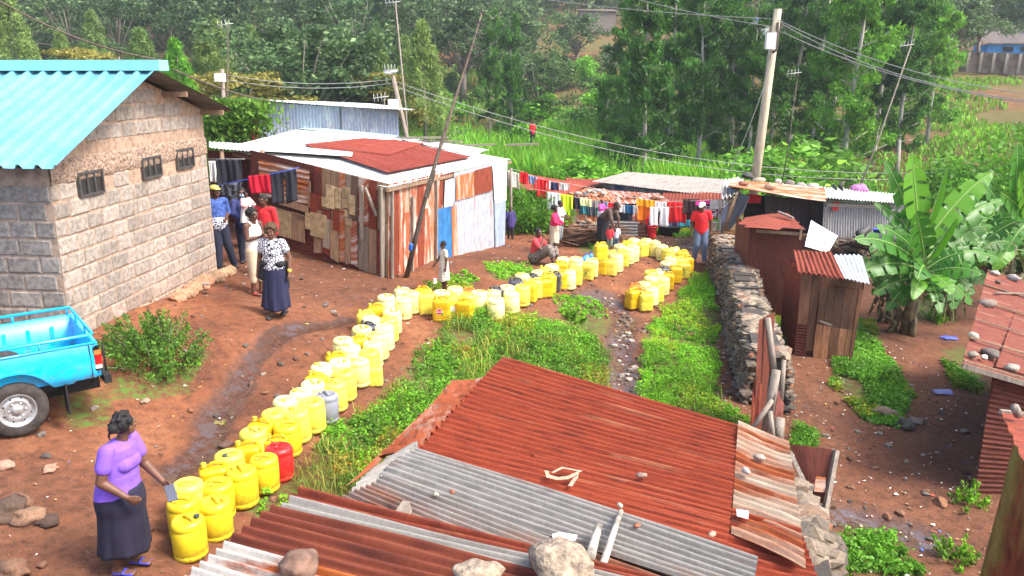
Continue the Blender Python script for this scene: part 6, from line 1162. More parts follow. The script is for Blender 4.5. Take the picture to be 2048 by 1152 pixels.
class Fig:
    def __init__(s, label, pos, yaw, h=1.6, vox=.009, skin=None, **ov):
        s.r = thing('person', label, 'person', pos, rz=0); s.r.rotation_euler.z = R(yaw); s.r.scale = (h/1.6,)*3; s.vox = vox; s.skin = skin or M_SKIN
        J = dict(pel=(0,0,.87), ch=(0,0,1.20), nk=(0,0,1.345), hd=(0,-.015,1.475), shL=(.165,0,1.30), elL=(.205,.02,1.04), wrL=(.215,-.05,.82), shR=(-.165,0,1.30), elR=(-.205,.02,1.04), wrR=(-.215,-.05,.82),
                 hiL=(.085,0,.84), knL=(.092,-.01,.46), anL=(.095,.02,.075), hiR=(-.085,0,.84), knR=(-.092,-.01,.46), anR=(-.095,.02,.075), tL=None, tR=None)
        s.hy = ov.pop('hy', 0); s.hp = ov.pop('hp', 0); s.w = ov.pop('w', 1.0); s.bust = ov.pop('bust', 0); s.grip = ov.pop('grip', .5); s.hair = ov.pop('hair', 'short'); s.hm = ov.pop('hm', None)
        J.update(ov); s.J = {k: (Vector(v) if v is not None else None) for k, v in J.items()}
        for k in 'LR':
            if s.J['t'+k] is None: s.J['t'+k] = s.J['an'+k] + Vector((0, -.15, -.05))
        s.side = nrm(s.J['shL']-s.J['shR']); s.fr = nrm(s.side.cross(s.J['ch']-s.J['pel'])); s.body()
    def mk(s, mb, name, mat, vox=None, sm=4, parent=None):
        LOCAL[0] = True; o = mb.build(name, mat, parent or s.r); LOCAL[0] = False
        if vox != 0:
            m = o.modifiers.new('remesh', 'REMESH'); m.mode = 'VOXEL'; m.voxel_size = vox or s.vox; m.use_smooth_shade = True
            q = o.modifiers.new('smooth', 'SMOOTH'); q.factor = .5; q.iterations = sm
        return o
    def body(s):
        J, w = s.J, s.w; mb = MB(); sd = s.side; fr = s.fr
        mb.ecap(J['pel'], J['ch'], (.135*w, .10*w), (.14*w, .095*w), sd); mb.ell(J['pel']-Vector((0, 0, .0)), (.155*w, .115*w, .11)); mb.ecap(J['shL'], J['shR'], .05, .05); mb.ecap(J['ch'], J['nk'], (.11, .07), (.05, .05), sd)
        mb.ecap(J['nk']-Vector((0, 0, .03)), J['nk'].lerp(J['hd'], .7), .05, .047)
        for k in 'LR':
            sh, el, wr = J['sh'+k], J['el'+k], J['wr'+k]; mb.ecap(sh, el, .052*w, .038*w); mb.ecap(el, wr, .039*w, .026)
            mb.ecap(J['hi'+k], J['kn'+k], .085*w, .056); mb.ecap(J['kn'+k], J['an'+k], .057, .034); an, t = J['an'+k], J['t'+k]; mb.ecap(an+Vector((0, 0, -.035))-nrm(t-an)*.03, t, (.036, .032), (.04, .022), (1, 0, 0))
            d = nrm(wr-el); sgn = 1 if k == 'L' else -1; inn = nrm(Vector((-sgn, 0, 0)) - d*Vector((-sgn, 0, 0)).dot(d)); fwd = nrm(d.cross(inn)); 
            if fwd.y > 0: fwd = -fwd
            pc = wr + d*.075; mb.ecap(wr, pc, (.028, .018), (.040, .016), fwd)
            for i, L_ in enumerate((.068, .078, .072, .056)):
                b = pc + fwd*(.027-.018*i); k1 = b + d*(L_*.5*(1-.2*s.grip)) + inn*(L_*.35*s.grip); k2 = k1 + d*(L_*.5*(1-s.grip)) + inn*(L_*.55*s.grip+.002) - d*(L_*.2*s.grip); mb.ecap(b, k1, .0105, .0098, n=8); mb.ecap(k1, k2, .0098, .0085, n=8)
            b = wr + d*.03 + fwd*.026; k1 = b + d*.03 + fwd*.022 + inn*.006; mb.ecap(b, k1, .0135, .012, n=8); mb.ecap(k1, k1 + d*.03 + inn*.012, .012, .0095, n=8)
        M = Matrix.Rotation(R(s.hy), 3, 'Z') @ Matrix.Rotation(R(s.hp), 3, 'X'); s.M = M; c = J['hd']; H = lambda x, y, z: c + M @ Vector((x, y, z)); s.H = H
        mb.ell(c + M @ Vector((0, .008, .025)), (.076, .094, .092), M); mb.ell(H(0, -.022, -.035), (.058, .064, .072), M); mb.ell(H(0, -.045, -.085), (.032, .03, .025), M)
        mb.ecap(H(0, -.086, .018), H(0, -.101, -.018), (.010, .012), (.020, .013), M @ Vector((1, 0, 0)), n=8); mb.ecap(H(-.04, -.078, .034), H(.04, -.078, .034), .014, .014, n=8)
        for q in (-1, 1): mb.ell(H(q*.074, .012, -.005), (.012, .02, .032), M, n=8); mb.ell(H(q*.036, -.068, -.022), (.022, .018, .018), M, n=8)
        s.b = s.mk(mb, 'body', s.skin, s.vox*.85)
        for q in (-1, 1):
            mb = MB(); mb.ell(H(q*.031, -.0785, .012), (.012, .0085, .006), M, n=8); e = s.mk(mb, 'eye', M_EYE, 0); mb = MB(); mb.ell(H(q*.031, -.0845, .012), (.0065, .004, .006), M, n=8); s.mk(mb, 'pupil', M_PUP, 0, parent=e)
        mb = MB(); mb.ecap(H(-.018, -.083, -.052), H(.018, -.083, -.052), .0085, .0085, n=8); mb.ell(H(0, -.088, -.056), (.022, .010, .006), M, n=8); s.mk(mb, 'mouth', M_LIP, 0)
        mb = MB()
        if s.hair == 'short': mb.ell(H(0, .017, .034), (.083, .098, .092), M); s.mk(mb, 'hair', s.hm or M_HAIR, .008, 1)
        elif s.hair == 'bald': mb.ell(H(0, .013, .031), (.078, .0955, .091), M); s.mk(mb, 'hair', M_HAIR, .006, 1)
        elif s.hair in ('bun', 'afro', 'curls'):
            r = .03 if s.hair == 'curls' else .022; rs_ = random.Random(3)
            mb.ell(H(0, .025, .04), (.09, .10, .095), M)
            for i in range(70 if s.hair != 'bun' else 24):
                a, e_ = rs_.uniform(0, 6.28), rs_.uniform(-.4, 1.5); v = Vector((math.cos(a)*math.cos(e_)*.098, math.sin(a)*math.cos(e_)*.104+.02, math.sin(e_)*.10+.038))
                if v.y < -.05 and v.z < .085: continue
                mb.ell(c + M @ v, (r, r, r), n=7)
            if s.hair == 'bun': mb.ell(H(0, .125, .03), (.045, .04, .045), M); mb.tube([H(.02, .13, .02), H(.03, .16, -.03), H(.03, .15, -.08)], [.016, .012, .006], 6)
            s.mk(mb, 'hair', s.hm or M_HAIR, .007, 1 if s.hair == 'curls' else 5)
    def top(s, mat, sleeve=.5, hem=-.02, inf=.022, name='shirt', loose=0, tank=False):
        J, w = s.J, s.w; mb = MB(); p, c = J['pel'], J['ch']; ax = nrm(c-p); b = p - ax*(-hem)
        mb.ecap(b + ax*.08, c.lerp(J['nk'], .12), (.150*w+inf+loose, .115*w+inf+loose), (.142*w+inf*.8, .093*w+inf*.8), s.side); 
        if not tank: mb.ecap(J['shL']-Vector((0, 0, .005)), J['shR']-Vector((0, 0, .005)), .052+inf*.6, .052+inf*.6)
        else:
            for k in 'LR': q = J['sh'+k].lerp(J['nk'], .45); mb.ecap(c + s.fr*.07 + (q-c)*.5, q + Vector((0, 0, .045)), .022, .02); mb.ecap(q + Vector((0, 0, .045)), c - s.fr*.07 + (q-c)*.3, .02, .022)
        if s.bust:
            mb.ecap(c.lerp(p, .22) + s.fr*(.062*w) - s.side*.05*w, c.lerp(p, .22) + s.fr*(.062*w) + s.side*.05*w, (.085*s.bust, .078*s.bust), (.085*s.bust, .078*s.bust)); mb.ecap(c.lerp(p, .55) + s.fr*.02, p + s.fr*.015, (.15*w, .115*w), (.165*w, .125*w), s.side)
        if sleeve > 0:
            for k in 'LR':
                sh, el, wr = J['sh'+k], J['el'+k], J['wr'+k]; t = min(1, sleeve*2); mb.ecap(sh+Vector((0, 0, -.006)), sh.lerp(el, t), .047*w+inf*.75, (.040+.010*(1-t))*w+inf*.95)
                if sleeve > .5: mb.ecap(el, el.lerp(wr, (sleeve-.5)*2), .040*w+inf, .030+inf)
        return s.mk(mb, name, mat)
    def legs(s, mat, to=1.0, inf=.018, name='trousers'):
        J, w = s.J, s.w; mb = MB(); mb.ecap(J['pel']+Vector((0, 0, .09)), J['pel']-Vector((0, 0, .03)), (.14*w+inf, .10*w+inf), (.155*w+inf*.6, .115*w+inf*.6), s.side)
        for k in 'LR':
            h, n_, a = J['hi'+k], J['kn'+k], J['an'+k]; mb.ecap(h, n_ if to >= .5 else h.lerp(n_, to*2), .088*w+inf, .060+inf)
            if to > .5: mb.ecap(n_, n_.lerp(a, (to-.5)*2), .060+inf, .044+inf)
        return s.mk(mb, name, mat)
    def skirt(s, mat, z0, z1, r0, r1, shift=(0, 0), folds=9, amp=.012, name='skirt', flat=.78):
        mb = MB(); n, m = 56, 22; vs = []; x0, y0 = s.J['pel'].x, s.J['pel'].y
        for lay, d in ((0, 0), (1, -.012)):
            for i in range(m+1):
                t = i/m; r = r0+(r1-r0)*t**.8 + d; sh = t**1.5; f = amp*t
                for k in range(n):
                    a = 6.283*k/n; q = r*(1+.10*math.sin(math.pi*min(t*2.6, 1))*(1 if r1 < r0*1.25 else .3)) + f*math.sin(a*folds+math.sin(t*3)*1.3) + f*.5*math.sin(a*(folds*2+1)+t)
                    vs.append((x0+shift[0]*sh + q*math.cos(a), y0+shift[1]*sh + q*flat*math.sin(a), z0+(z1-z0)*t + .02*math.sin(a*2+1)*t))
        N_ = (m+1)*n; fs = [(i*n+k, (i+1)*n+k, (i+1)*n+(k+1) % n, i*n+(k+1) % n) for i in range(m) for k in range(n)]; fs += [tuple(N_+q for q in f[::-1]) for f in fs]; fs += [(m*n+k, N_+m*n+k, N_+m*n+(k+1) % n, m*n+(k+1) % n) for k in range(n)]; fs.append(tuple(range(n)))
        mb.add(vs, fs); return s.mk(mb, name, mat, 0)
    def shoes(s, mat, name='shoe', open_=False):
        for k in 'LR':
            an, t = s.J['an'+k], s.J['t'+k]; d = nrm(Vector((t.x-an.x, t.y-an.y, t.z-an.z+.05))); mb = MB(); a = an+Vector((0, 0, -.045))-d*.035
            mb.ecap(a+Vector((0, 0, .0)), t+Vector((0, 0, .004)), (.046, .040 if not open_ else .016), (.046, .030 if not open_ else .016), (1, 0, 0))
            if open_: mb.ecap(t.lerp(a, .45)+s.side*.04+Vector((0, 0, .01)), t.lerp(a, .4)+Vector((0, 0, .04)), .012, .012); mb.ecap(t.lerp(a, .45)-s.side*.04+Vector((0, 0, .01)), t.lerp(a, .4)+Vector((0, 0, .04)), .012, .012)
            s.mk(mb, name, mat, .007, 2)
    def piece(s, name, mat, caps, vox=None):
        mb = MB()
        for c in caps: mb.ecap(*c) if len(c) >= 4 else mb.ell(*c)
        return s.mk(mb, name, mat, vox)
NAVY = cloth('navy_cloth', (.012, .014, .035)); BLK = cloth('black_cloth', (.012, .012, .015)); RED = cloth('red_shirt_cloth', (.72, .012, .018)); BEI = cloth('beige_cloth', (.55, .45, .32)); WHT = cloth('white_cloth', (.80, .78, .74)); DEN = cloth('grey_denim', (.12, .16, .26), 30, .3); PUR = cloth('purple_cloth_shirt', (.22, .10, .62), 12, .1)
M_SHOE = simple('dark_shoe', (.025, .022, .02), .5, .2, 10, 0)
# 1 foreground woman in purple
g = P(262, 1150, 6.75); g = Vector((g.x, 6.75, gz(g.x, 6.75)))
f = Fig('woman in a purple top and dark skirt in the foreground, her head turned away', g, 84, 1.64, .007, M_SKIN2, w=1.2, bust=1.08, hy=72, hp=-8, hair='bun', grip=.75, ch=(0, -.05, 1.20), nk=(.01, -.085, 1.335), hd=(.02, -.125, 1.46), shL=(.165, -.07, 1.275), shR=(-.165, -.04, 1.285), elR=(-.235, .0, 1.02), wrR=(-.20, -.20, .87), elL=(.20, -.15, 1.0), wrL=(.13, -.35, .86), anL=(.09, .0, .075), anR=(-.09, .06, .075))
f.top(PUR, .27, -.10, .020, 'top'); f.skirt(PUR, 1.02, .80, .165, .222, (.0, .012), 5, .006, 'top_hem', .92); f.skirt(cloth('dark_navy_skirt', (.014, .012, .034)), .88, .22, .195, .235, (.01, .03), 7, .010, flat=.95); f.shoes(simple('blue_sandal', (.07, .07, .5), .6, .1, 5, 0), 'sandal', True)
hand = f.r.matrix_world if False else None
ph = P(342, 986, 6.60); mb = MB(); M_ = Matrix.Rotation(R(35), 3, 'Z') @ Matrix.Rotation(R(38), 3, 'X'); mb.box((0, 0, 0), (.085, .165, .012), M=M_); mb.v = [tuple(Vector(v)+ph) for v in mb.v]; o = tag(mb.build('mobile_phone', simple('phone_dark', (.035, .045, .08), .25, .1, 3, 0), smooth=False, loc=ph), 'dark mobile phone held by the woman in purple', 'phone')
# 2 walking woman, leopard blouse
g = G(556, 634)
f = Fig('woman with bronze curls walking towards us in a black and white animal print blouse', g, -6, 1.63, .008, M_SKIN2, w=1.12, bust=1.05, hair='curls', hm=M_HAIRB, hp=8, hy=6, elR=(-.25, .03, 1.03), wrR=(-.275, -.04, .80), elL=(.255, .05, 1.03), wrL=(.27, -.02, .79), knR=(-.08, -.08, .47), anR=(-.07, -.10, .08), knL=(.09, -.04, .45), anL=(.08, .14, .10))
f.top(pattern('animal_print', (.015, .015, .04), (.78, .78, .82), 'spots', 21), .24, -.04, .022, 'blouse'); f.skirt(cloth('navy_skirt', (.012, .014, .05)), .93, .17, .175, .235, (.0, -.03), 8, .018)
f.piece('tied_jacket', BLK, [((-.15, -.09, .95), (.15, -.09, .94), .05, .05), ((-.15, .05, .95), (.15, .06, .94), .05, .05), ((-.16, -.06, .95), (-.17, .05, .93), .05, .05), ((.16, -.06, .95), (.17, .05, .93), .05, .05), ((.17, .04, .92), (.20, .05, .52), .055, .03), ((-.17, -.06, .9), (-.19, -.05, .72), .05, .07)], .010)
f.shoes(M_SHOE); f.piece('bracelet', simple('yellow_band', (.8, .5, .05), .4, .1, 3, 0), [((.263, -.01, .83), (.266, -.012, .815), .034, .034)], 0)
# 3 woman in white vest
g = G(517, 588); f = Fig('woman in a white vest and beige three-quarter trousers standing with folded arms', g, 62, 1.62, .009, w=1.05, bust=.95, hair='afro', hy=10, elR=(-.20, -.04, 1.06), wrR=(-.02, -.20, 1.10), elL=(.20, -.04, 1.08), wrL=(.03, -.22, 1.16))
f.top(WHT, 0, -.08, .014, 'vest', tank=True); f.legs(BEI, .74, .020); f.shoes(simple('red_sandal', (.4, .05, .04), .6, .1, 5, 0), 'sandal', True)
# 4 person in red with shaved head, behind
g = G(515, 554); g = g + Vector((.22, .1, 0)); f = Fig('person with shaved head in red top and black leggings behind the woman in the vest', g, -12, 1.66, .010, w=1.0, hair='bald', hp=10, hy=-20)
f.top(cloth('red_top', (.50, .012, .02)), .9, -.15, .02, 'top'); f.legs(BLK, 1, .008, 'leggings'); f.shoes(simple('grey_shoe', (.4, .4, .4), .5, .1, 5, 0))
# 5 woman with baby
g = G(495, 524); f = Fig('masked woman in a blue shirt carrying the baby in red and white', g, 18, 1.62, .010, hair='short', w=1.05, elL=(.22, -.06, 1.06), wrL=(.06, -.22, 1.05), elR=(-.21, -.05, 1.06), wrR=(-.05, -.22, .98))
f.top(cloth('blue_overshirt', (.05, .06, .20)), .9, -.12, .02, 'overshirt'); f.legs(NAVY, 1, .018); f.shoes(M_SHOE); f.piece('face_mask', simple('blue_mask', (.35, .6, .8), .7, .1, 8, 0), [(f.H(0, -.055, -.035), (.055, .05, .045), f.M)], 0)
bp = f.r.location + Vector((.16, -.26, 1.02)); b = Fig('baby in a red and white striped jumper held against the blue shirt', bp - Vector((0, 0, .30)), 60, .72, .020, hair='bald', w=1.25, hd=(0, -.02, 1.50), pel=(0, 0, .87), knL=(.12, -.3, .8), anL=(.12, -.28, .5), knR=(-.12, -.3, .8), anR=(-.12, -.28, .5), elL=(.26, -.1, 1.1), wrL=(.2, -.28, 1.05), elR=(-.26, -.1, 1.1), wrR=(-.2, -.28, 1.05))
b.r.scale = (.52,)*3; b.top(pattern('red_white_stripe', (.62, .02, .02), (.8, .78, .74), 'stripe', 5), .9, -.05, .04, 'jumper'); b.skirt(WHT, .95, .38, .22, .30, (0, 0), 6, .02, 'shawl')
# 6 man behind the corner
g = P(446, 560, 16.15); g.z = gz(g.x, 16.15); f = Fig('man in a yellow cap and blue patterned shirt at the block house corner', g, 35, 1.74, .010, w=1.0, hair='short', hy=20, elL=(.22, .05, 1.06), wrL=(.12, -.16, .98), knL=(.14, -.05, .46), anL=(.24, .0, .08), knR=(-.04, -.06, .46), anR=(-.08, -.12, .08))
f.top(pattern('blue_batik', (.02, .05, .20), (.06, .12, .38), 'spots', 16), .5, -.10, .022); f.legs(NAVY, 1, .022); f.shoes(M_SHOE)
f.piece('shirt_band', pattern('white_band_pattern', (.7, .7, .68), (.03, .05, .15), 'spots', 20), [((0, 0, .86), (0, 0, .93), (.185, .150), (.185, .150), (1, 0, 0))], .012); f.piece('cap', simple('yellow_cap', (.80, .62, .12), .8, .1, 9, 0), [(f.H(0, .01, .07), (.088, .10, .06), f.M), (f.H(0, -.09, .055), (.06, .06, .012), f.M)], .008)
# 7 girl in striped dress
g = G(889, 588); f = Fig('girl in a cream striped dress beside the patched shed, looking away to the left', g, -60, 1.13, .012, hair='short', hy=-25, elL=(.22, .0, 1.06), wrL=(.23, -.04, .84), elR=(-.22, -.06, 1.06), wrR=(-.2, -.22, .9)); f.r.scale = (.62, .62, .70)
f.top(pattern('cream_stripe', (.40, .34, .24), (.80, .76, .66), 'stripe', 7), .25, -.02, .025, 'bodice'); f.skirt(bpy.data.materials['cream_stripe'], 1.0, .42, .17, .22, (0, 0), 6, .012)
w_ = P(870, 562, g.y-.15); mb = MB(); mb.box(w_, (.06, .03, .10), rz=.4); tag(mb.build('paper_scrap', M_PAPER, smooth=False, loc=w_), 'white paper in the hand of the girl in the striped dress', 'paper')
def kid(label, px, py, yaw, h, **k): g = G(px, py); return Fig(label, g, yaw, h, .016, **k)
f = kid('small child in a purple coat at the white corner of the shed', 1021, 478, 10, .98, hair='short', w=1.1, elR=(-.26, -.02, 1.06), wrR=(-.34, -.1, 1.12)); f.r.scale = (.60,)*3; f.top(cloth('purple_coat', (.05, .035, .16)), .95, -.28, .035, 'coat', .03); f.legs(BLK, 1, .012); f.shoes(M_SHOE)
# seated woman
g = G(1085, 527); f = Fig('woman in a coral shirt sitting on the ground with bent knees beside the line', g, 62, 1.58, .011, w=1.08, bust=.9, hair='bald', hy=-25, pel=(0, .08, .16), ch=(0, .05, .50), nk=(0, .03, .645), hd=(0, 0, .775), shL=(.165, .03, .60), shR=(-.165, .03, .60), hiL=(.09, .06, .16), hiR=(-.09, .06, .16), knL=(.12, -.34, .46), knR=(-.12, -.34, .46), anL=(.11, -.48, .09), anR=(-.11, -.46, .09), elL=(.20, -.14, .40), wrL=(.10, -.36, .50), elR=(-.20, -.15, .40), wrR=(-.04, -.14, .66))
f.r.location.x -= .1; f.top(cloth('coral_shirt', (.72, .05, .06)), .3, -.02, .022); f.piece('skirt', pattern('brown_print', (.04, .03, .03), (.30, .25, .20), 'spots', 24), [((.06, .08, .17), (-.06, .08, .17), .17, .17), ((.09, .06, .17), (.12, -.33, .44), .13, .10), ((-.09, .06, .17), (-.12, -.33, .44), .13, .10), ((0, 0, .20), (0, -.30, .38), .14, .12), ((.12, -.34, .43), (.10, -.42, .28), .10, .09), ((-.12, -.34, .43), (-.10, -.42, .28), .10, .09)], .014); f.shoes(simple('lilac_sandal', (.25, .18, .4), .6, .1, 5, 0), 'sandal', True)
f = kid('girl in a magenta jacket and cream skirt behind the seated woman', 1108, 506, 70, 1.25, hair='afro', w=1.05, elL=(.2, -.08, 1.08), wrL=(.12, -.26, 1.0), elR=(-.2, -.08, 1.08), wrR=(-.12, -.26, 1.0)); f.r.scale = (.80,)*3; f.top(cloth('magenta_cloth', (.72, .02, .10)), .95, -.06, .022, 'jacket'); f.skirt(BEI, .95, .35, .17, .2)
f = kid('child in a white shirt holding grey cloth behind the girl in magenta', 1121, 498, 60, 1.15, hair='short', elL=(.2, -.08, 1.08), wrL=(.12, -.28, 1.02), elR=(-.2, -.08, 1.08), wrR=(-.1, -.28, 1.02)); f.r.location.y += .5; f.r.scale = (.80,)*3; f.top(WHT, .5, -.06, .02); f.legs(simple('grey_trouser', (.3, .32, .34), .8, .3, 9, 0), .8, .015)
# bending woman with child on back
g = G(1207, 502); f = Fig('woman bending forward in the middle distance with a child tied on her back', g, 55, 1.6, .012, hair='short', w=1.05, ch=(0, -.22, 1.08), nk=(0, -.32, 1.16), hd=(0, -.42, 1.24), shL=(.165, -.27, 1.13), shR=(-.165, -.27, 1.13), elL=(.2, -.36, .88), wrL=(.16, -.42, .66), elR=(-.2, -.36, .88), wrR=(-.16, -.42, .66))
f.r.location.y += .3; f.top(cloth('brown_blouse', (.10, .06, .05)), .5, -.05, .022, 'blouse'); f.skirt(BLK, .92, .25, .18, .2)
b = Fig('toddler in a pink top riding on the back of the bending woman', f.r.location + Vector((-.05, .1, .58)), 55, .7, .02, hair='bald', w=1.2, knL=(.2, -.2, .7), anL=(.2, -.1, .4), knR=(-.2, -.2, .7), anR=(-.2, -.1, .4), elL=(.26, -.1, 1.1), wrL=(.2, -.3, 1.1), elR=(-.26, -.1, 1.1), wrR=(-.2, -.3, 1.1)); b.r.scale = (.5,)*3; b.top(cloth('pink_cloth', (.75, .08, .35)), .95, -.05, .03, 'top'); b.skirt(WHT, .95, .6, .22, .24, name='wrap')
f = kid('small child in a coral shirt crouching behind the pale drums', 1219, 503, 150, .9, hair='short', w=1.1); f.r.scale = (.46,)*3; f.top(bpy.data.materials['coral_shirt'], .5, -.1, .03); f.legs(simple('green_short', (.25, .35, .25), .8, .1, 9, 0), .6, .02)
f = kid('small shaven child in pale clothes right of the crouching child', 1231, 502, -10, .9, hair='bald', w=1.1); f.r.scale = (.47,)*3; f.top(simple('pale_blue_top', (.5, .58, .65), .8, .1, 9, 0), .5, -.1, .03); f.legs(DEN, .8, .02)
# person washing, bent double, red shirt
g = G(1303, 476); f = Fig('person in a red shirt bent over a bucket beside the wash place', g, 0, 1.5, .012, hair='short', ch=(0, -.34, .86), nk=(0, -.45, .78), hd=(0, -.50, .68), shL=(.165, -.40, .80), shR=(-.165, -.40, .80), elL=(.2, -.42, .58), wrL=(.14, -.42, .36), elR=(-.2, -.42, .58), wrR=(-.14, -.42, .36)); f.r.location.y += .5; f.r.scale = (.72,)*3; f.top(RED, .5, -.05, .025); f.legs(NAVY, 1, .015)
def pail(name, label, cat, px, py, r0, r1, h, c, dx=0):
    p = G(px, py); mb = MB(); mb.lathe([(.01, .0), (r0, 0), (r0*1.02, .01), (r1, h), (r1*1.05, h), (r1*1.05, h-.02), (r1*.96, h-.015), (r0*.96, .02), (.01, .02)], 26, p); return tag(mb.build(name, simple(name+'_plastic', c, .4, .1, 5, 0), loc=p), label, cat)
pail('red_bucket', 'red bucket in front of the bent person in red', 'bucket', 1303, 474, .12, .17, .34, (.72, .02, .03)); pail('black_tub', 'wide black tub standing on the wet wash place', 'tub', 1338, 471, .28, .38, .33, (.018, .018, .02)); pail('white_bucket', 'small cream bucket on the far end of the stone wall', 'bucket', 1424, 490, .10, .13, .26, (.72, .66, .52)).location.z += .45
# 17 man in red shirt and cap
g = G(1399, 524); f = Fig('man in a white cap, red T-shirt and grey jeans walking beside the line', g, -8, 1.72, .008, M_SKIN, w=1.02, hair='short', hp=14, hy=-22, ch=(-.02, -.06, 1.19), nk=(-.02, -.09, 1.33), hd=(-.03, -.13, 1.45), shL=(.155, -.05, 1.30), shR=(-.20, -.09, 1.27), elL=(.225, -.01, 1.04), wrL=(.235, -.05, .81), elR=(-.27, -.05, 1.02), wrR=(-.255, -.12, .80), knR=(-.10, -.10, .47), anR=(-.15, -.04, .10), knL=(.09, -.10, .48), anL=(.10, -.14, .08), grip=.6)
f.top(RED, .3, -.12, .022, 'shirt', .012); f.legs(DEN, 1, .020); f.shoes(simple('brown_sandal', (.20, .10, .06), .6, .1, 5, 0), 'sandal')
f.piece('cap', simple('white_cap', (.75, .74, .70), .8, .1, 9, 0), [(f.H(0, .01, .062), (.088, .102, .062), f.M), (f.H(0, -.10, .045), (.062, .06, .010), f.M)], .008)
f.piece('shirt_print', simple('dark_print', (.28, .01, .02), .8, .1, 5, 0), [((-.06, -.192, 1.10), (-.03, -.195, 1.09), .012, .012), ((.0, -.197, 1.12), (.04, -.192, 1.12), .016, .010), ((-.03, -.200, 1.16), (.0, -.199, 1.17), .02, .012)], 0)
g = Vector((P(1065, 262, 58).x, 58, 0)); g.z = P(1065, 262, 58).z; f = Fig('tiny distant person in red walking in the fodder grass', (g.x, 58, gz(g.x, 58)), 20, 1.6, .03, hair='short'); f.r.location.z = P(1065, 246, 58).z-1.45; f.top(RED, .6, -.2, .03); f.legs(NAVY, 1, .02)
# ================================================================= WASHING
def garment(kind, x0, x1, y0, yb, D, c, label, line_slope=0, c2=None):
    a, b = P(x0, y0, D), P(x1, y0+line_slope*(x1-x0), D); h = a.z - P(x0, yb, D).z; ax = b-a; W_ = ax.length; ax.normalize(); n, m = 20, 12; mb = MB(); ph = rng.uniform(0, 6)
    cells = {'rect': lambda u, v: True, 'shirt': lambda u, v: .18 < u < .82 or v > .62, 'trousers': lambda u, v: v > .78 or u < .44 or u > .56, 'vtop': lambda u, v: .2 < u < .8 or (v > .3 and (u < .14 or u > .86)) or v > .8}[kind]
    idx = {}; vs = []; fs = []
    for i in range(n+1):
        for j in range(m+1):
            u, v = i/n, j/m; q = a + ax*(W_*(u+.03*math.sin(v*5+ph)*(1-v))) - Vector((0, 0, h*(1-v)*(1+.03*math.sin(u*7+ph)))) ; q += Vector((0, 1, 0))*(.035*math.sin(u*9+ph)*(1.1-v) + .015*math.sin(u*23+ph+v*2)); idx[i, j] = len(vs); vs.append(q)
    for i in range(n):
        for j in range(m):
            if cells((i+.5)/n, (j+.5)/m): fs.append((idx[i, j], idx[i+1, j], idx[i+1, j+1], idx[i, j+1]))
    mb.add(vs, fs); key = 'wash_%.2f_%.2f_%.2f' % tuple(c)
    mt = bpy.data.materials.get(key) or (pattern(key, c, c2, 'spots', 9) if c2 else simple(key, c, .85, .15, 9, .1))
    o = mb.build('hung_garment', mt, loc=a); s = o.modifiers.new('thick', 'SOLIDIFY'); s.thickness = .008; return tag(o, label, 'garment', None)
W_, K, NV, RD_ = (.80, .79, .76), (.015, .015, .025), (.025, .03, .10), (.72, .01, .015)
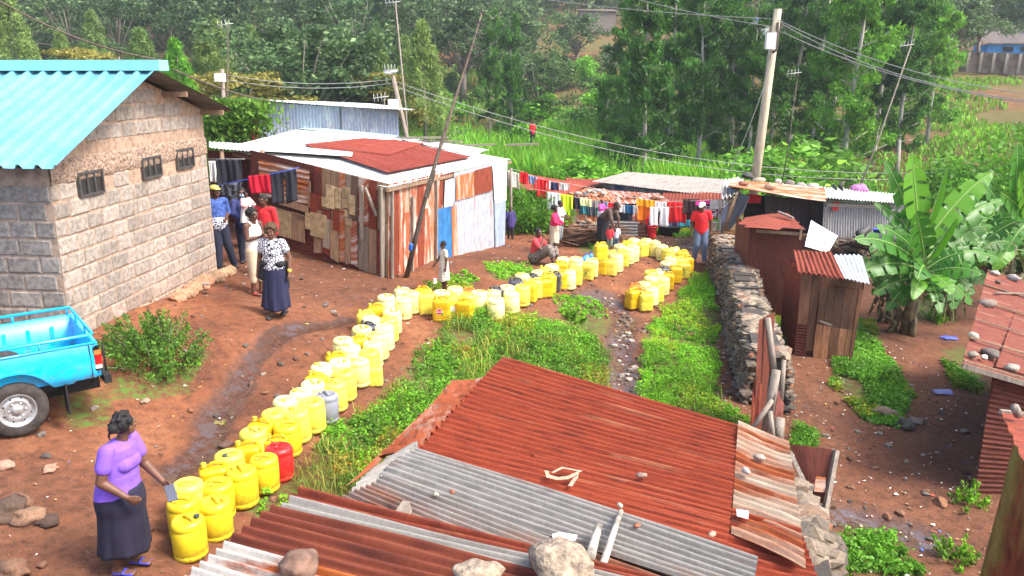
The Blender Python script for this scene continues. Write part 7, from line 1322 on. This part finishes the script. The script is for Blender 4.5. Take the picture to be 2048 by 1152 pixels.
for t in [('rect',1014,1038,340,372,24.0,(.66,.62,.52),'cream cloth at the left end of the upper washing line',.3),('rect',1040,1056,343,366,24.2,RD_,'small red garment, first on the upper line',.2),('shirt',1054,1074,350,366,24.3,(.18,.26,.42),'faded denim shorts on the upper line',.2),('vtop',1068,1098,356,393,24.5,RD_,'long red garment on the upper line',.15),('rect',1090,1101,361,378,24.6,W_,'small white cloth between the red and the navy pieces of the upper line',.1),('rect',1101,1117,364,380,24.7,NV,'navy cloth on the upper line',.1),('rect',1119,1138,366,380,24.8,(.7,.66,.62),'pale cloth ending the upper line',.1),
        ('trousers',1094,1121,384,420,24.4,W_,'white trousers hanging left of the neon yellow top',.1),('vtop',1118,1146,388,430,24.4,(.62,.85,.01),'neon yellow long-sleeved top on the middle line',.1),('rect',1145,1160,394,417,24.5,K,'black cloth right of the neon yellow top',.1),('rect',1160,1183,397,411,24.5,(.78,.80,.35),'pale yellow cloths on the middle line',.12),('rect',1182,1200,401,414,24.6,(.34,.29,.27),'grey-brown cloth on the middle line',.1),('rect',1199,1216,403,418,24.6,(.22,.26,.36),'blue-grey patterned cloth on the middle line',.1),
        ('rect',1216,1233,405,421,24.7,RD_,'small red square cloth on the middle line',.1),('rect',1233,1250,408,424,24.7,W_,'white cloth with blue spots on the middle line',.1,(.25,.4,.6)),('rect',1249,1267,410,426,24.7,(.02,.12,.26),'deep blue square cloth on the middle line',.1),('rect',1266,1276,411,428,24.8,W_,'narrow white cloth left of the orange towel',.1),
        ('rect',1273,1310,397,412,24.55,(.85,.32,.0),'orange band folded over the line above the orange towel',.12),('rect',1275,1305,412,441,24.6,(.85,.20,.0),'big orange towel hanging on the middle line',.1),('rect',1308,1334,403,418,24.7,W_,'white cloth over the line above the white trousers',.1),('rect',1334,1373,403,444,24.6,RD_,'big red towel hanging right of the white trousers',.06),('rect',1366,1398,398,428,24.3,(.05,.02,.02),'dark brown fluffy cloth between the red towel and the man in red',.0),
        ('rect',1391,1430,403,411,24.2,(.75,.02,.28),'bright magenta cloth near the right end of the line',-.1),('rect',1421,1456,401,419,24.1,W_,'white cloth at the right end of the line',-.08),('rect',1404,1456,413,435,24.3,(.70,.66,.68),'white cloth with dark red print at the right end',.0,(.22,.02,.06)),
        ('rect',1158,1177,405,428,24.9,(.03,.20,.24),'teal cloth on the lower line',.1),('rect',1175,1192,409,432,24.9,(.10,.11,.14),'dark grey cloth on the lower line',.1),('rect',1190,1206,413,430,24.9,(.01,.16,.12),'dark green cloth on the lower line',.1),('rect',1217,1266,422,444,24.8,K,'wide black cloth low on the lower line',.08),('rect',1264,1292,428,447,24.7,(.75,.10,.01),'orange and white flowered cloth low on the line',.05,(.8,.7,.6)),('trousers',1300,1338,414,452,24.3,W_,'white trousers hanging right of the orange towel',.0),
        ('rect',1336,1358,443,452,24.9,(.12,.12,.25),'dull blue cloth below the red towel',.0),('rect',1359,1381,440,453,24.9,(.05,.55,.70),'cyan cloth below the red towel',.0),('rect',1416,1438,438,457,24.6,(.25,.72,.05),'lime green cloth right of the man in red',.0),('rect',1436,1450,433,462,24.6,W_,'white cloth hanging at the shed post',.0),
        ('rect',496,541,352,388,16.9,(.55,.0,.025),'dark red garment hanging before the patched shed',-.08),('trousers',541,592,344,409,16.9,(.012,.015,.03),'dark trousers hanging before the patched shed',-.12),('rect',431,481,318,372,17.6,(.012,.012,.03),'black garment hanging highest beside the block house',0),('shirt',434,482,369,425,17.2,(.10,.10,.13),'black top with white stripes hanging beside the block house',-.1,(.014,.014,.02)),('rect',418,431,322,365,17.9,W_,'white cloth hanging at the block house corner',0)]:
    garment(*t[:8], line_slope=t[8] if len(t) > 8 else 0, c2=t[9] if len(t) > 9 else None)
def line(label, pts, rad=.006, c=(.5, .5, .45)):
    P_ = [P(*p) for p in pts]; mb = MB(); mb.tube(P_, rad, 5); nm = 'line_%.1f%.1f%.1f' % c; tag(mb.build('washing_line', bpy.data.materials.get(nm) or simple(nm, c, .6, .1, 3, 0)), label, 'washing line')
line('upper washing line running from the shed', [(1010, 334, 24), (1040, 342, 24.2), (1070, 354, 24.5), (1100, 362, 24.7), (1140, 368, 24.8), (1210, 380, 25), (1275, 397, 24.7)]); line('middle washing line with the orange towel', [(1030, 372, 24.3), (1095, 383, 24.4), (1160, 396, 24.5), (1230, 406, 24.7), (1310, 403, 24.6), (1380, 402, 24.3), (1456, 398, 24.0)]); line('lower washing line behind the middle one', [(1120, 396, 24.8), (1190, 411, 24.9), (1265, 424, 24.8), (1340, 414, 24.6), (1450, 412, 24.5)])
line('blue washing cord beside the block house', [(421, 374, 17.2), (480, 362, 17.1), (541, 349, 16.9), (598, 335, 16.8)], .010, (.05, .1, .5)); line('green cord along the cluttered shed', [(1650, 401, 24.0), (1745, 406, 24.4)], .008, (.1, .6, .2)); line('high cord beside the block house', [(415, 318, 17.7), (490, 318, 17.6)], .006)
for px_, D in ((1022, 23.9), (1452, 24.2)): p = P(px_, 350, D); mb = MB(); mb.tube([(p.x, D, gz(p.x, D)-.05), (p.x, D, P(px_, 336 if px_ < 1100 else 392, D).z)], .045, 6); tag(mb.build('line_post', M_GREYWOOD), ['post holding the left end of the washing lines', 'post holding the right end of the washing lines'][px_ > 1100], 'post')
# firewood, tarpaulin, stones behind the loop
fw = G(1185, 492); r = random.Random(6); mb = MB()
for i in range(130): p = fw + Vector((r.uniform(-.75, .75), r.uniform(-.1, .9), r.uniform(.02, .45)*(1))); a = r.uniform(-.5, .5); L_ = r.uniform(.25, .6); d = Vector((math.cos(a), math.sin(a), r.uniform(-.25, .25))); g = r.uniform(.6, 1.4); mb.tube([p-d*L_, p+d*L_], r.uniform(.012, .03), 5, col=(g, g*.9, g*.8))
tag(mb.build('firewood', simple('firewood_bark', (.16, .09, .055), .9, .3, 14, .3, col=True)), 'tangled pile of firewood behind the middle of the line', 'firewood', kind='stuff')
mb = MB(); tp_ = G(1178, 478); mb.sheet(P(1150, 462, 23.4), P(1168, 446, 23.9), P(1200, 450, 23.9), P(1196, 468, 23.3), 3, .07, 10, sag=.08, wob=.03); tag(mb.build('tarpaulin', simple('grey_tarpaulin', (.09, .095, .10), .45, .3, 12, .4)), 'grey tarpaulin thrown over the firewood pile', 'tarpaulin')
for i, (a, b) in enumerate([(1165, 447), (1176, 444), (1152, 452), (1184, 449), (1160, 458)]): p = P(a, b, 24.4); mb = MB(); mb.rock(p, (.2, .14, .10), i, 0, (.42, .25, .15), 1); tag(mb.build('pile_stone', M_STONE, loc=p), f'{ORD[i]} brown stone on the heap behind the tarpaulin', 'stone', 'stones behind the tarpaulin')
# ================================================================= PICKUP TRUCK
O_ = Vector((-5.10, 9.32, 0)); HD, WD = nrm(Vector((-.79, -.61, 0))), nrm(Vector((-.61, .79, 0)))
def T(a, b, z): return O_ + HD*a + WD*b + Vector((0, 0, z))
M_PAINT, N, L, B = newmat('cyan_car_paint'); B.inputs['Base Color'].default_value = (.0, .36, .72, 1); B.inputs['Roughness'].default_value = .3; B.inputs['Coat Weight'].default_value = .6; B.inputs['Coat Roughness'].default_value = .12
t_ = tex(N, L, 5, 5); L.new(ramp(N, L, t_.outputs[0], [(.3, (.0, .38, .72)), (.6, (.0, .46, .85))]), B.inputs['Base Color'])
_g = [n for n in N if n.bl_idname == 'ShaderNodeValToRGB'][0]; td = tex(N, L, 9, 6, rough=.7); tc_ = N.new('ShaderNodeTexCoord'); sz = N.new('ShaderNodeSeparateXYZ'); L.new(tc_.outputs['Object'], sz.inputs[0]); zr_ = ramp(N, L, sz.outputs[2], [(.42, (1, 1, 1)), (.80, (.12, .12, .12))]); tr_2 = ramp(N, L, td.outputs[0], [(.45, (0, 0, 0)), (.62, (.75, .75, .75))]); L.new(mix(N, L, mix(N, L, 1.0, zr_, tr_2, 'MULTIPLY'), _g.outputs[0], (.20, .10, .05)), B.inputs['Base Color'])
M_TYRE = simple('tyre_rubber', (.055, .045, .04), .85, .4, 12, .4); M_RIM = simple('steel_rim', (.50, .50, .50), .4, .2, 12, .1, metal=.6); M_CHAS = simple('chassis_black', (.015, .014, .014), .8, .3, 6, 0)
tk = thing('pickup_truck', 'bright blue pickup truck with an open rail bed parked at the left edge', 'pickup', T(2, .8, .47))
ZT, GB_ = 1.47, .47
def sidepanel(b0, sgn, name):
    mb = MB(); vs = []; n = 64; m = 12
    for i in range(n+1):
        a = 2.15*i/n; lo = 1.0 if a > .3 else 1.03
        if abs(a-.92) < .44: lo = max(lo, .80 + math.sqrt(max(0, .44**2-(a-.92)**2))*1.05)
        lo = min(lo, 1.3)
        for j in range(m+1):
            v = j/m; z = lo+(ZT-lo)*v; bl = .045*math.sin(math.pi*min(1, max(0, (z-.95)/.52)))**.7 - .05*max(0, (1.08-z)/.13)
            bl += .008*math.exp(-((z-1.27)/.012)**2)
            e = .05*max(0, 1-a/.06) ; vs.append(T(a+e*.0, b0 - sgn*(bl-e), z))
    mb.add(vs, [(i*(m+1)+j, (i+1)*(m+1)+j, (i+1)*(m+1)+j+1, i*(m+1)+j+1) for i in range(n) for j in range(m)])
    vs = [T(0, b0, ZT), T(2.15, b0, ZT), T(2.15, b0+sgn*.07, ZT), T(0, b0+sgn*.07, ZT), T(0, b0+sgn*.07, 1.02), T(2.15, b0+sgn*.07, 1.02)]; mb.add(vs, [(0, 1, 2, 3), (3, 2, 5, 4)])
    for q in range(7): a = .25+.28*q; mb.add([T(a, b0+sgn*.072, 1.1), T(a+.05, b0+sgn*.085, 1.1), T(a+.05, b0+sgn*.085, 1.35), T(a, b0+sgn*.072, 1.35)], [(0, 1, 2, 3)])
    mb.build(name, M_PAINT, tk)
sidepanel(0, 1, 'bed_side'); sidepanel(1.58, -1, 'bed_side')
mb = MB(); mb.add([T(.02, .05, 1.03), T(2.15, .05, 1.03), T(2.15, 1.53, 1.03), T(.02, 1.53, 1.03)], [(0, 1, 2, 3)]); mb.build('bed_floor', M_PAINT, tk, smooth=False)
def tbox(mb, a0, a1, b0, b1, z0, z1, mi=0): mb.add([T(a, b, z) for a in (a0, a1) for b in (b0, b1) for z in (z0, z1)], [(0,1,3,2),(4,6,7,5),(0,4,5,1),(2,3,7,6),(0,2,6,4),(1,5,7,3)], mi)
mb = MB(); tbox(mb, -.02, .03, .06, 1.52, 1.02, ZT-.01); tbox(mb, -.035, -.02, .25, 1.33, 1.12, 1.36); mb.build('tailgate', M_PAINT, tk, smooth=False)
mb = MB(); tbox(mb, 2.1, 2.15, .0, 1.58, 1.02, ZT+.02); mb.build('bed_front', M_PAINT, tk, smooth=False)
mb = MB(); zr = ZT+.10; mb.tube([T(2.12, .03, zr), T(.06, .03, zr), T(.02, .07, zr), T(.02, 1.51, zr), T(.06, 1.55, zr), T(2.12, 1.55, zr)], .020, 8)
for a, b in [(.05, .03), (.6, .03), (1.2, .03), (1.8, .03), (.03, .5), (.03, 1.1), (.06, 1.55), (.7, 1.55), (1.3, 1.55), (1.9, 1.55)]: mb.tube([T(a, b, ZT-.02), T(a, b, zr)], .014, 6)
mb.tube([T(2.12, -.01, ZT+.005), T(.0, -.01, ZT+.005)], .016, 6); mb.build('bed_rail', M_PAINT, tk)
mb = MB(); tbox(mb, -.02, .05, -.03, .04, 1.12, 1.42); lt_ = mb.build('tail_light', M_CHAS, tk, smooth=False)
mb = MB(); tbox(mb, -.03, .046, -.037, .03, 1.20, 1.32); mb.build('red_lens', simple('red_lens', (.5, .01, .015), .15, .1, 3, 0), lt_, smooth=False); mb = MB(); tbox(mb, -.031, .047, -.038, .031, 1.325, 1.38); mb.build('amber_lens', simple('amber_lens', (.6, .2, .05), .15, .1, 3, 0), lt_, smooth=False); mb = MB(); tbox(mb, -.031, .047, -.038, .031, 1.145, 1.195); mb.build('clear_lens', simple('clear_lens', (.55, .5, .48), .15, .1, 3, 0), lt_, smooth=False)
mb = MB(); mb.tube([T(-.06, -.05, 1.10), T(-.06, -.05, 1.44), T(.03, -.06, 1.44)], .012, 6); mb.build('light_guard', M_CHAS, tk)
mb = MB(); tbox(mb, 1.50, 1.66, -.052, -.03, 1.20, 1.34); mb.build('fuel_flap', M_PAINT, tk, smooth=False)
mb = MB(); tbox(mb, 2.148, 2.162, -.035, .06, 1.0, 1.48); tbox(mb, .085, .092, -.048, -.02, 1.05, 1.46); mb.build('panel_seam', M_CHAS, tk, smooth=False)
mb = MB(); tbox(mb, -.12, -.04, .0, 1.58, .92, 1.02); mb.build('bumper', M_CHAS, tk, smooth=False)
mb = MB(); tbox(mb, -.02, 3.8, .25, .35, .80, .98); tbox(mb, -.02, 3.8, 1.2, 1.3, .80, .98); tbox(mb, .6, .9, .1, 1.5, .74, .80); mb.tube([T(.92, .1, .80), T(.92, 1.48, .80)], .05, 8); tbox(mb, .1, 1.8, .12, 1.45, .93, 1.02); mb.build('chassis', M_CHAS, tk, smooth=False)
mb = MB(); tbox(mb, .38, .40, -.02, .22, .62, 1.02); mb.build('mud_flap', M_CHAS, tk, smooth=False)
def wheel(a, b, out):
    c = T(a, b, GB_+.335); mb = MB(); n = 40; prof = [(.19, .09), (.215, .105), (.30, .10), (.33, .075), (.338, .0), (.33, -.075), (.30, -.10), (.215, -.105), (.19, -.09)]; vs = []
    def ring(prof, mb, mi=0):
        vs = []
        for r, o in prof:
            for k in range(n): q = 6.283*k/n; vs.append(c + HD*(r*math.cos(q)) + Vector((0, 0, r*math.sin(q))) - WD*(o*out))
        mb.add(vs, [(i*n+k, i*n+(k+1) % n, (i+1)*n+(k+1) % n, (i+1)*n+k) for i in range(len(prof)-1) for k in range(n)], mi); 
    w = thing('wheel', None, None, c); w.parent = tk; w.location = c - tk.location
    ring(prof+[prof[0]], mb); mb.build('tyre', M_TYRE, w); mb = MB(); ring([(.205, .095), (.20, .10), (.185, .09), (.175, .05), (.16, .045), (.13, .07), (.115, .075), (.09, .06), (.055, .055), (.05, .085), (.035, .095), (.002, .095)], mb); rim = mb.build('rim', M_RIM, w)
    mb = MB()
    for k in range(6): q = 6.283*k/6; mb.ell(c + HD*(.088*math.cos(q)) + Vector((0, 0, .088*math.sin(q))) - WD*(.07*out), (.013, .013, .013), n=6)
    for k in range(8): q = 6.283*(k+.5)/8; mb.ell(c + HD*(.145*math.cos(q)) + Vector((0, 0, .145*math.sin(q))) - WD*(.055*out), (.014, .008, .014), n=6, mi=1)
    mb.build('wheel_nut', [M_RIM, M_CHAS], rim)
wheel(.92, .10, 1); wheel(.92, 1.48, -1); wheel(3.55, .10, 1); wheel(3.55, 1.48, -1)
mb = MB(); pr = [(2.2, .95), (2.2, 1.50), (2.35, 2.05), (3.3, 2.05), (3.75, 1.50), (4.5, 1.42), (4.55, .95)]; k = len(pr); vs = [T(a, b, z) for b in (.02, 1.56) for a, z in pr]; mb.add(vs, [tuple(range(k)), tuple(range(2*k-1, k-1, -1))] + [(i, i+k, (i+1) % k+k, (i+1) % k) for i in range(k)]); mb.build('cab', M_PAINT, tk, smooth=False)
mb = MB(); mb.add([T(2.42, .012, 1.55), T(3.5, .012, 1.55), T(3.2, .012, 1.95), T(2.5, .012, 1.95)], [(0, 1, 2, 3)]); mb.add([T(2.20, .2, 1.56), T(2.20, 1.38, 1.56), T(2.31, 1.36, 1.96), T(2.31, .22, 1.96)], [(0, 1, 2, 3)]); mb.build('cab_window', M_BLACK, tk, smooth=False)
# ================================================================= BANANA PLANTS
BAN = leafmat('banana_leaf', (.055, .20, .018), .35, .35); BAN2 = leafmat('banana_leaf_bright', (.12, .34, .02), .45, .35); MIDR = simple('midrib', (.20, .34, .07), .5, .1, 5, 0); STEM = simple('pseudostem', (.16, .15, .07), .7, .5, 7, .3, c2=(.06, .035, .02))
def bleaf(root, base, tip, w, arch, mat, torn=0, tw=0, roll=0):
    base, tip = Vector(base), Vector(tip); d = tip-base; L_ = d.length; n, m = 26, 5; hz = Vector((d.x, d.y, 0)); hz = hz.normalized() if hz.length > .05 else Vector((1, 0, 0)); up = Vector((0, 0, 1)); ctrl = base.lerp(tip, .5) + up*arch*L_
    pts = [base*(1-t)**2 + ctrl*2*t*(1-t) + tip*t*t for t in [i/n for i in range(n+1)]]; mb = MB(); vs = []; cs = []
    rr_ = random.Random(int(L_*1000)); fc = tw 
    for i, p in enumerate(pts):
        t = i/n; tg = nrm(pts[min(i+1, n)]-pts[max(i-1, 0)]); s = nrm(tg.cross(up*(1-fc) + Vector((.15, -1, .1))*fc)); nn = s.cross(tg); nn = -nn if nn.y > .3 else nn; u = max(0, (t-.14)/.86); ww = w*.5*(max(0, math.sin(math.pi*u**.72))**.55)*(1 if t > .14 else 0) if u > 0 else 0
        for j in range(-m, m+1):
            q = j/m; k = ww*(1-roll*.75); dr = -abs(q)**1.6*ww*(.28+.6*torn*(.5+.5*math.sin(i*1.9+j))); tear = 1-(torn*.35*rr_.random() if abs(q) > .8 else 0); vs.append(p + s*q*k*tear + nn*(abs(q)*ww*.22 + roll*abs(q)*ww*.8) + up*dr*(1-roll)*.7 + nn*.008*math.sin(i*2.1)*abs(q)); 
    W2 = 2*m+1; fs = []
    for i in range(n):
        for j in range(2*m):
            if torn and abs(j+.5-m) > 1.2 and (i*7+(j > m)*3) % 5 == 0: continue
            fs.append((i*W2+j, (i+1)*W2+j, (i+1)*W2+j+1, i*W2+j+1))
    mb.add(vs, fs); o = mb.build('leaf', mat, root); mb = MB(); mb.tube(pts, [.024*(1-.85*i/n)+.003 for i in range(n+1)], 6); mb.build('midrib', MIDR, o)
def banana(label, px, py, leaves, crown, D, stems, s=1):
    g = P(px, py, D); g.z = gz(g.x, D); root = thing('banana_plant', label, 'banana plant', g)
    c = P(crown[0], crown[1], D)
    for i, (dx, dy, h, r) in enumerate(stems): mb = MB(); top = c.z-g.z if i == 0 else h; b = g+Vector((dx, dy, -.1)); mb.tube([b, b.lerp(Vector((c.x, D, g.z+top)), .5 if i == 0 else .3)+Vector((0, 0, 0 if i == 0 else h*.3)), Vector((c.x, D, g.z+top)) if i == 0 else b+Vector((dx*.3, 0, h))], [r*.8, r*.65, r*.4], 12); mb.build('stem', STEM, root)
    for (bx, by, tx, ty, dd, w, arch, br, torn, tw, roll) in leaves: bleaf(root, P(bx, by, D), P(tx, ty, D+dd), w*(1.08 if br else .98), arch, BAN2 if br else BAN, torn or (.22 if w > .4 else 0), max(.62, min(1, .5+tw*.4)), roll)
    for i in range(5):
        a = rng.uniform(0, 6.28); b = Vector((c.x, D, g.z+(c.z-g.z)*rng.uniform(.7, .95))); q = b+Vector((math.cos(a)*.45, -abs(math.sin(a))*.4, -.95+.2*rng.random())); bleaf(root, b, q, .22, .35, DEADL, 1, .7, .5)
    return root
DEADL = simple('dead_banana_leaf', (.30, .20, .10), .9, .4, 9, .3)
banana('tall banana plant with upright bright leaves beside the latrine', 1812, 628, [(1838,470,1823,305,.2,.62,.02,1,0,1.5,.0),(1845,480,1893,338,.1,.30,.02,1,0,1.2,.6),(1840,500,1985,345,.5,.55,.18,1,0,.3,0),(1838,490,1768,318,.4,.5,.12,0,.6,.8,0),(1840,500,1745,405,.3,.45,.25,0,.8,0,0),(1842,520,1750,452,-.2,.5,.22,0,.8,0,0),
    (1850,525,1832,420,-.4,.72,.05,0,0,1.4,0),(1852,530,1915,435,-.3,.30,.05,1,0,1.0,.75),(1845,535,1706,480,-.7,.48,.22,0,.2,0,0),(1845,545,1702,560,-.6,.48,.30,0,.3,0,0),(1850,545,1835,560,-1.1,.55,.35,0,0,.1,0),(1855,545,1965,548,-.6,.50,.22,0,.3,0,0),(1852,550,1905,590,-.9,.45,.30,1,0,0,0),(1848,555,1825,600,-.9,.36,.35,1,0,0,0),(1845,560,1745,590,-.4,.40,.22,0,.3,0,0),(1850,520,1990,455,.8,.5,.25,0,.8,0,0),(1850,510,2010,400,1.0,.5,.2,0,.8,0,0),(1850,540,1930,505,-.2,.5,.2,0,.5,0,0),(1840,540,1770,520,.4,.5,.2,0,.6,0,0),(1840,505,1780,440,.6,.5,.2,0,.9,.2,0),(1855,505,1950,390,.8,.5,.16,0,.9,.3,0),(1850,530,2000,520,.2,.5,.28,0,.8,0,0),(1840,540,1730,530,.5,.45,.3,0,.9,0,0),(1850,560,1945,610,-.2,.45,.35,0,.6,0,0),(1845,565,1770,625,-.5,.4,.38,0,.6,0,0),(1850,560,1880,630,-1.0,.45,.4,0,.7,.1,0),(1840,560,1800,615,-.2,.4,.35,0,.8,.1,0)], (1846, 500), 17.6,
    [(0, 0, 2.2, .15), (-.22, .15, .9, .12), (.22, .1, .8, .11), (-.36, .1, .5, .09), (.1, -.2, .5, .10)])
banana('second banana plant with drooping leaves at the right edge', 2020, 560, [(2030,450,2035,285,.2,.5,.02,0,0,1.4,0),(2030,455,2062,300,.1,.4,.03,1,0,1.2,.2),(2028,470,1955,355,.3,.5,.18,0,.8,.2,0),(2030,480,1940,440,-.2,.45,.22,0,.6,0,0),(2030,490,1960,500,-.4,.42,.25,0,.3,0,0),(2032,490,2110,430,.2,.5,.2,0,.5,0,0),(2032,500,2100,540,-.3,.45,.25,0,.3,0,0),(2030,495,1985,545,-.5,.35,.3,1,0,0,0),(2030,470,2100,350,.2,.5,.15,0,.6,0,0),(2028,480,1985,400,.5,.45,.2,0,.8,0,0)], (2030, 470), 19.5, [(0, 0, 1.6, .16), (.3, .1, .9, .12), (-.25, .1, .8, .1)])
for px_, py_, D, lab, n_ in [(1935, 1008, 0, 'young leafy plant by the rusty house wall', 1), (1915, 1120, 0, 'green potato-like plant at the bottom right', 1), (1760, 770, 0, 'weedy clump in the yard grass before the rocks', 1), (1160, 690, 0, 'reddish seed-headed weed clump near the drain', 1), (1150, 640, 0, 'grey-green weed clump at the head of the drain', 1), (1870, 640, 0, 'low weed clump under the tall banana plant', 1)]:
    c = G(px_, py_); shrub('weed_clump', lab, c.x, c.y, .3, .33, 16, 34, .06, GB, int(px_) % 97, cat='plant')
def radial(cx, cy, n, s, seed):
    r = random.Random(seed); L_ = []
    for i in range(n):
        a = R(-80 + 340*i/n) + r.uniform(-.25, .25); l = s*r.uniform(.75, 1.15); up = math.sin(a) > .55
        L_.append((cx, cy, cx + math.cos(a)*l, cy - math.sin(a)*l*(1.0 if up else .65) + (0 if up else s*.15), r.uniform(-.8, .8), .5 if up else .45, .04 if up else .24, int(up and i % 2), .15 if up else .7, 1.2 if up else .1, 0))
    return L_
banana('banana plant with torn leaves between the tall one and the right edge', 1928, 570, radial(1930, 470, 13, 95, 3), (1930, 470), 20.8, [(0, 0, 1.7, .13), (.25, .1, .8, .1)])
banana('young low banana plant growing at the foot of the tall one', 1782, 610, radial(1780, 545, 10, 75, 5), (1780, 545), 18.4, [(0, 0, 1.0, .11), (-.2, .1, .5, .08)])
banana('low banana shoots right of the tall plant above the red roof', 1900, 618, radial(1902, 550, 11, 80, 8), (1902, 550), 18.6, [(0, 0, 1.1, .12), (.2, .1, .6, .09)])
banana('banana plant half outside the frame at the right edge', 2068, 560, radial(2062, 440, 12, 100, 11), (2062, 440), 18.2, [(0, 0, 1.9, .14), (.25, .1, .8, .1)])
for px_, py_, h, lab in [(1975, 520, 1.3, 'dark bush growing between the banana plants at the right'), (1890, 500, 1.2, 'dark bush behind the tall banana plant'), (2045, 540, 1.2, 'dark bush at the right edge behind the red roof')]:
    c = P(px_, py_, 22.5); shrub('shady_bush', lab, c.x, c.y, 1.1, h, 60, 80, .13, GM, px_ % 91)
# ================================================================= AIR
mb = MB(); mb.box((0, 215, 36.5), (620, 560, 80)); M_HZ = bpy.data.materials.new('haze_air'); M_HZ.use_nodes = True; N = M_HZ.node_tree.nodes; N.remove(N['Principled BSDF']); pv = N.new('ShaderNodeVolumePrincipled'); pv.inputs['Color'].default_value = (.86, .93, 1, 1); pv.inputs['Density'].default_value = .0006; pv.inputs['Anisotropy'].default_value = .2
M_HZ.node_tree.links.new(pv.outputs[0], N['Material Output'].inputs['Volume'])
HZ = tag(mb.build('haze', M_HZ, smooth=False), 'thin pale haze hanging over the whole valley', 'haze', kind='stuff'); HZ.display_type = 'WIRE'
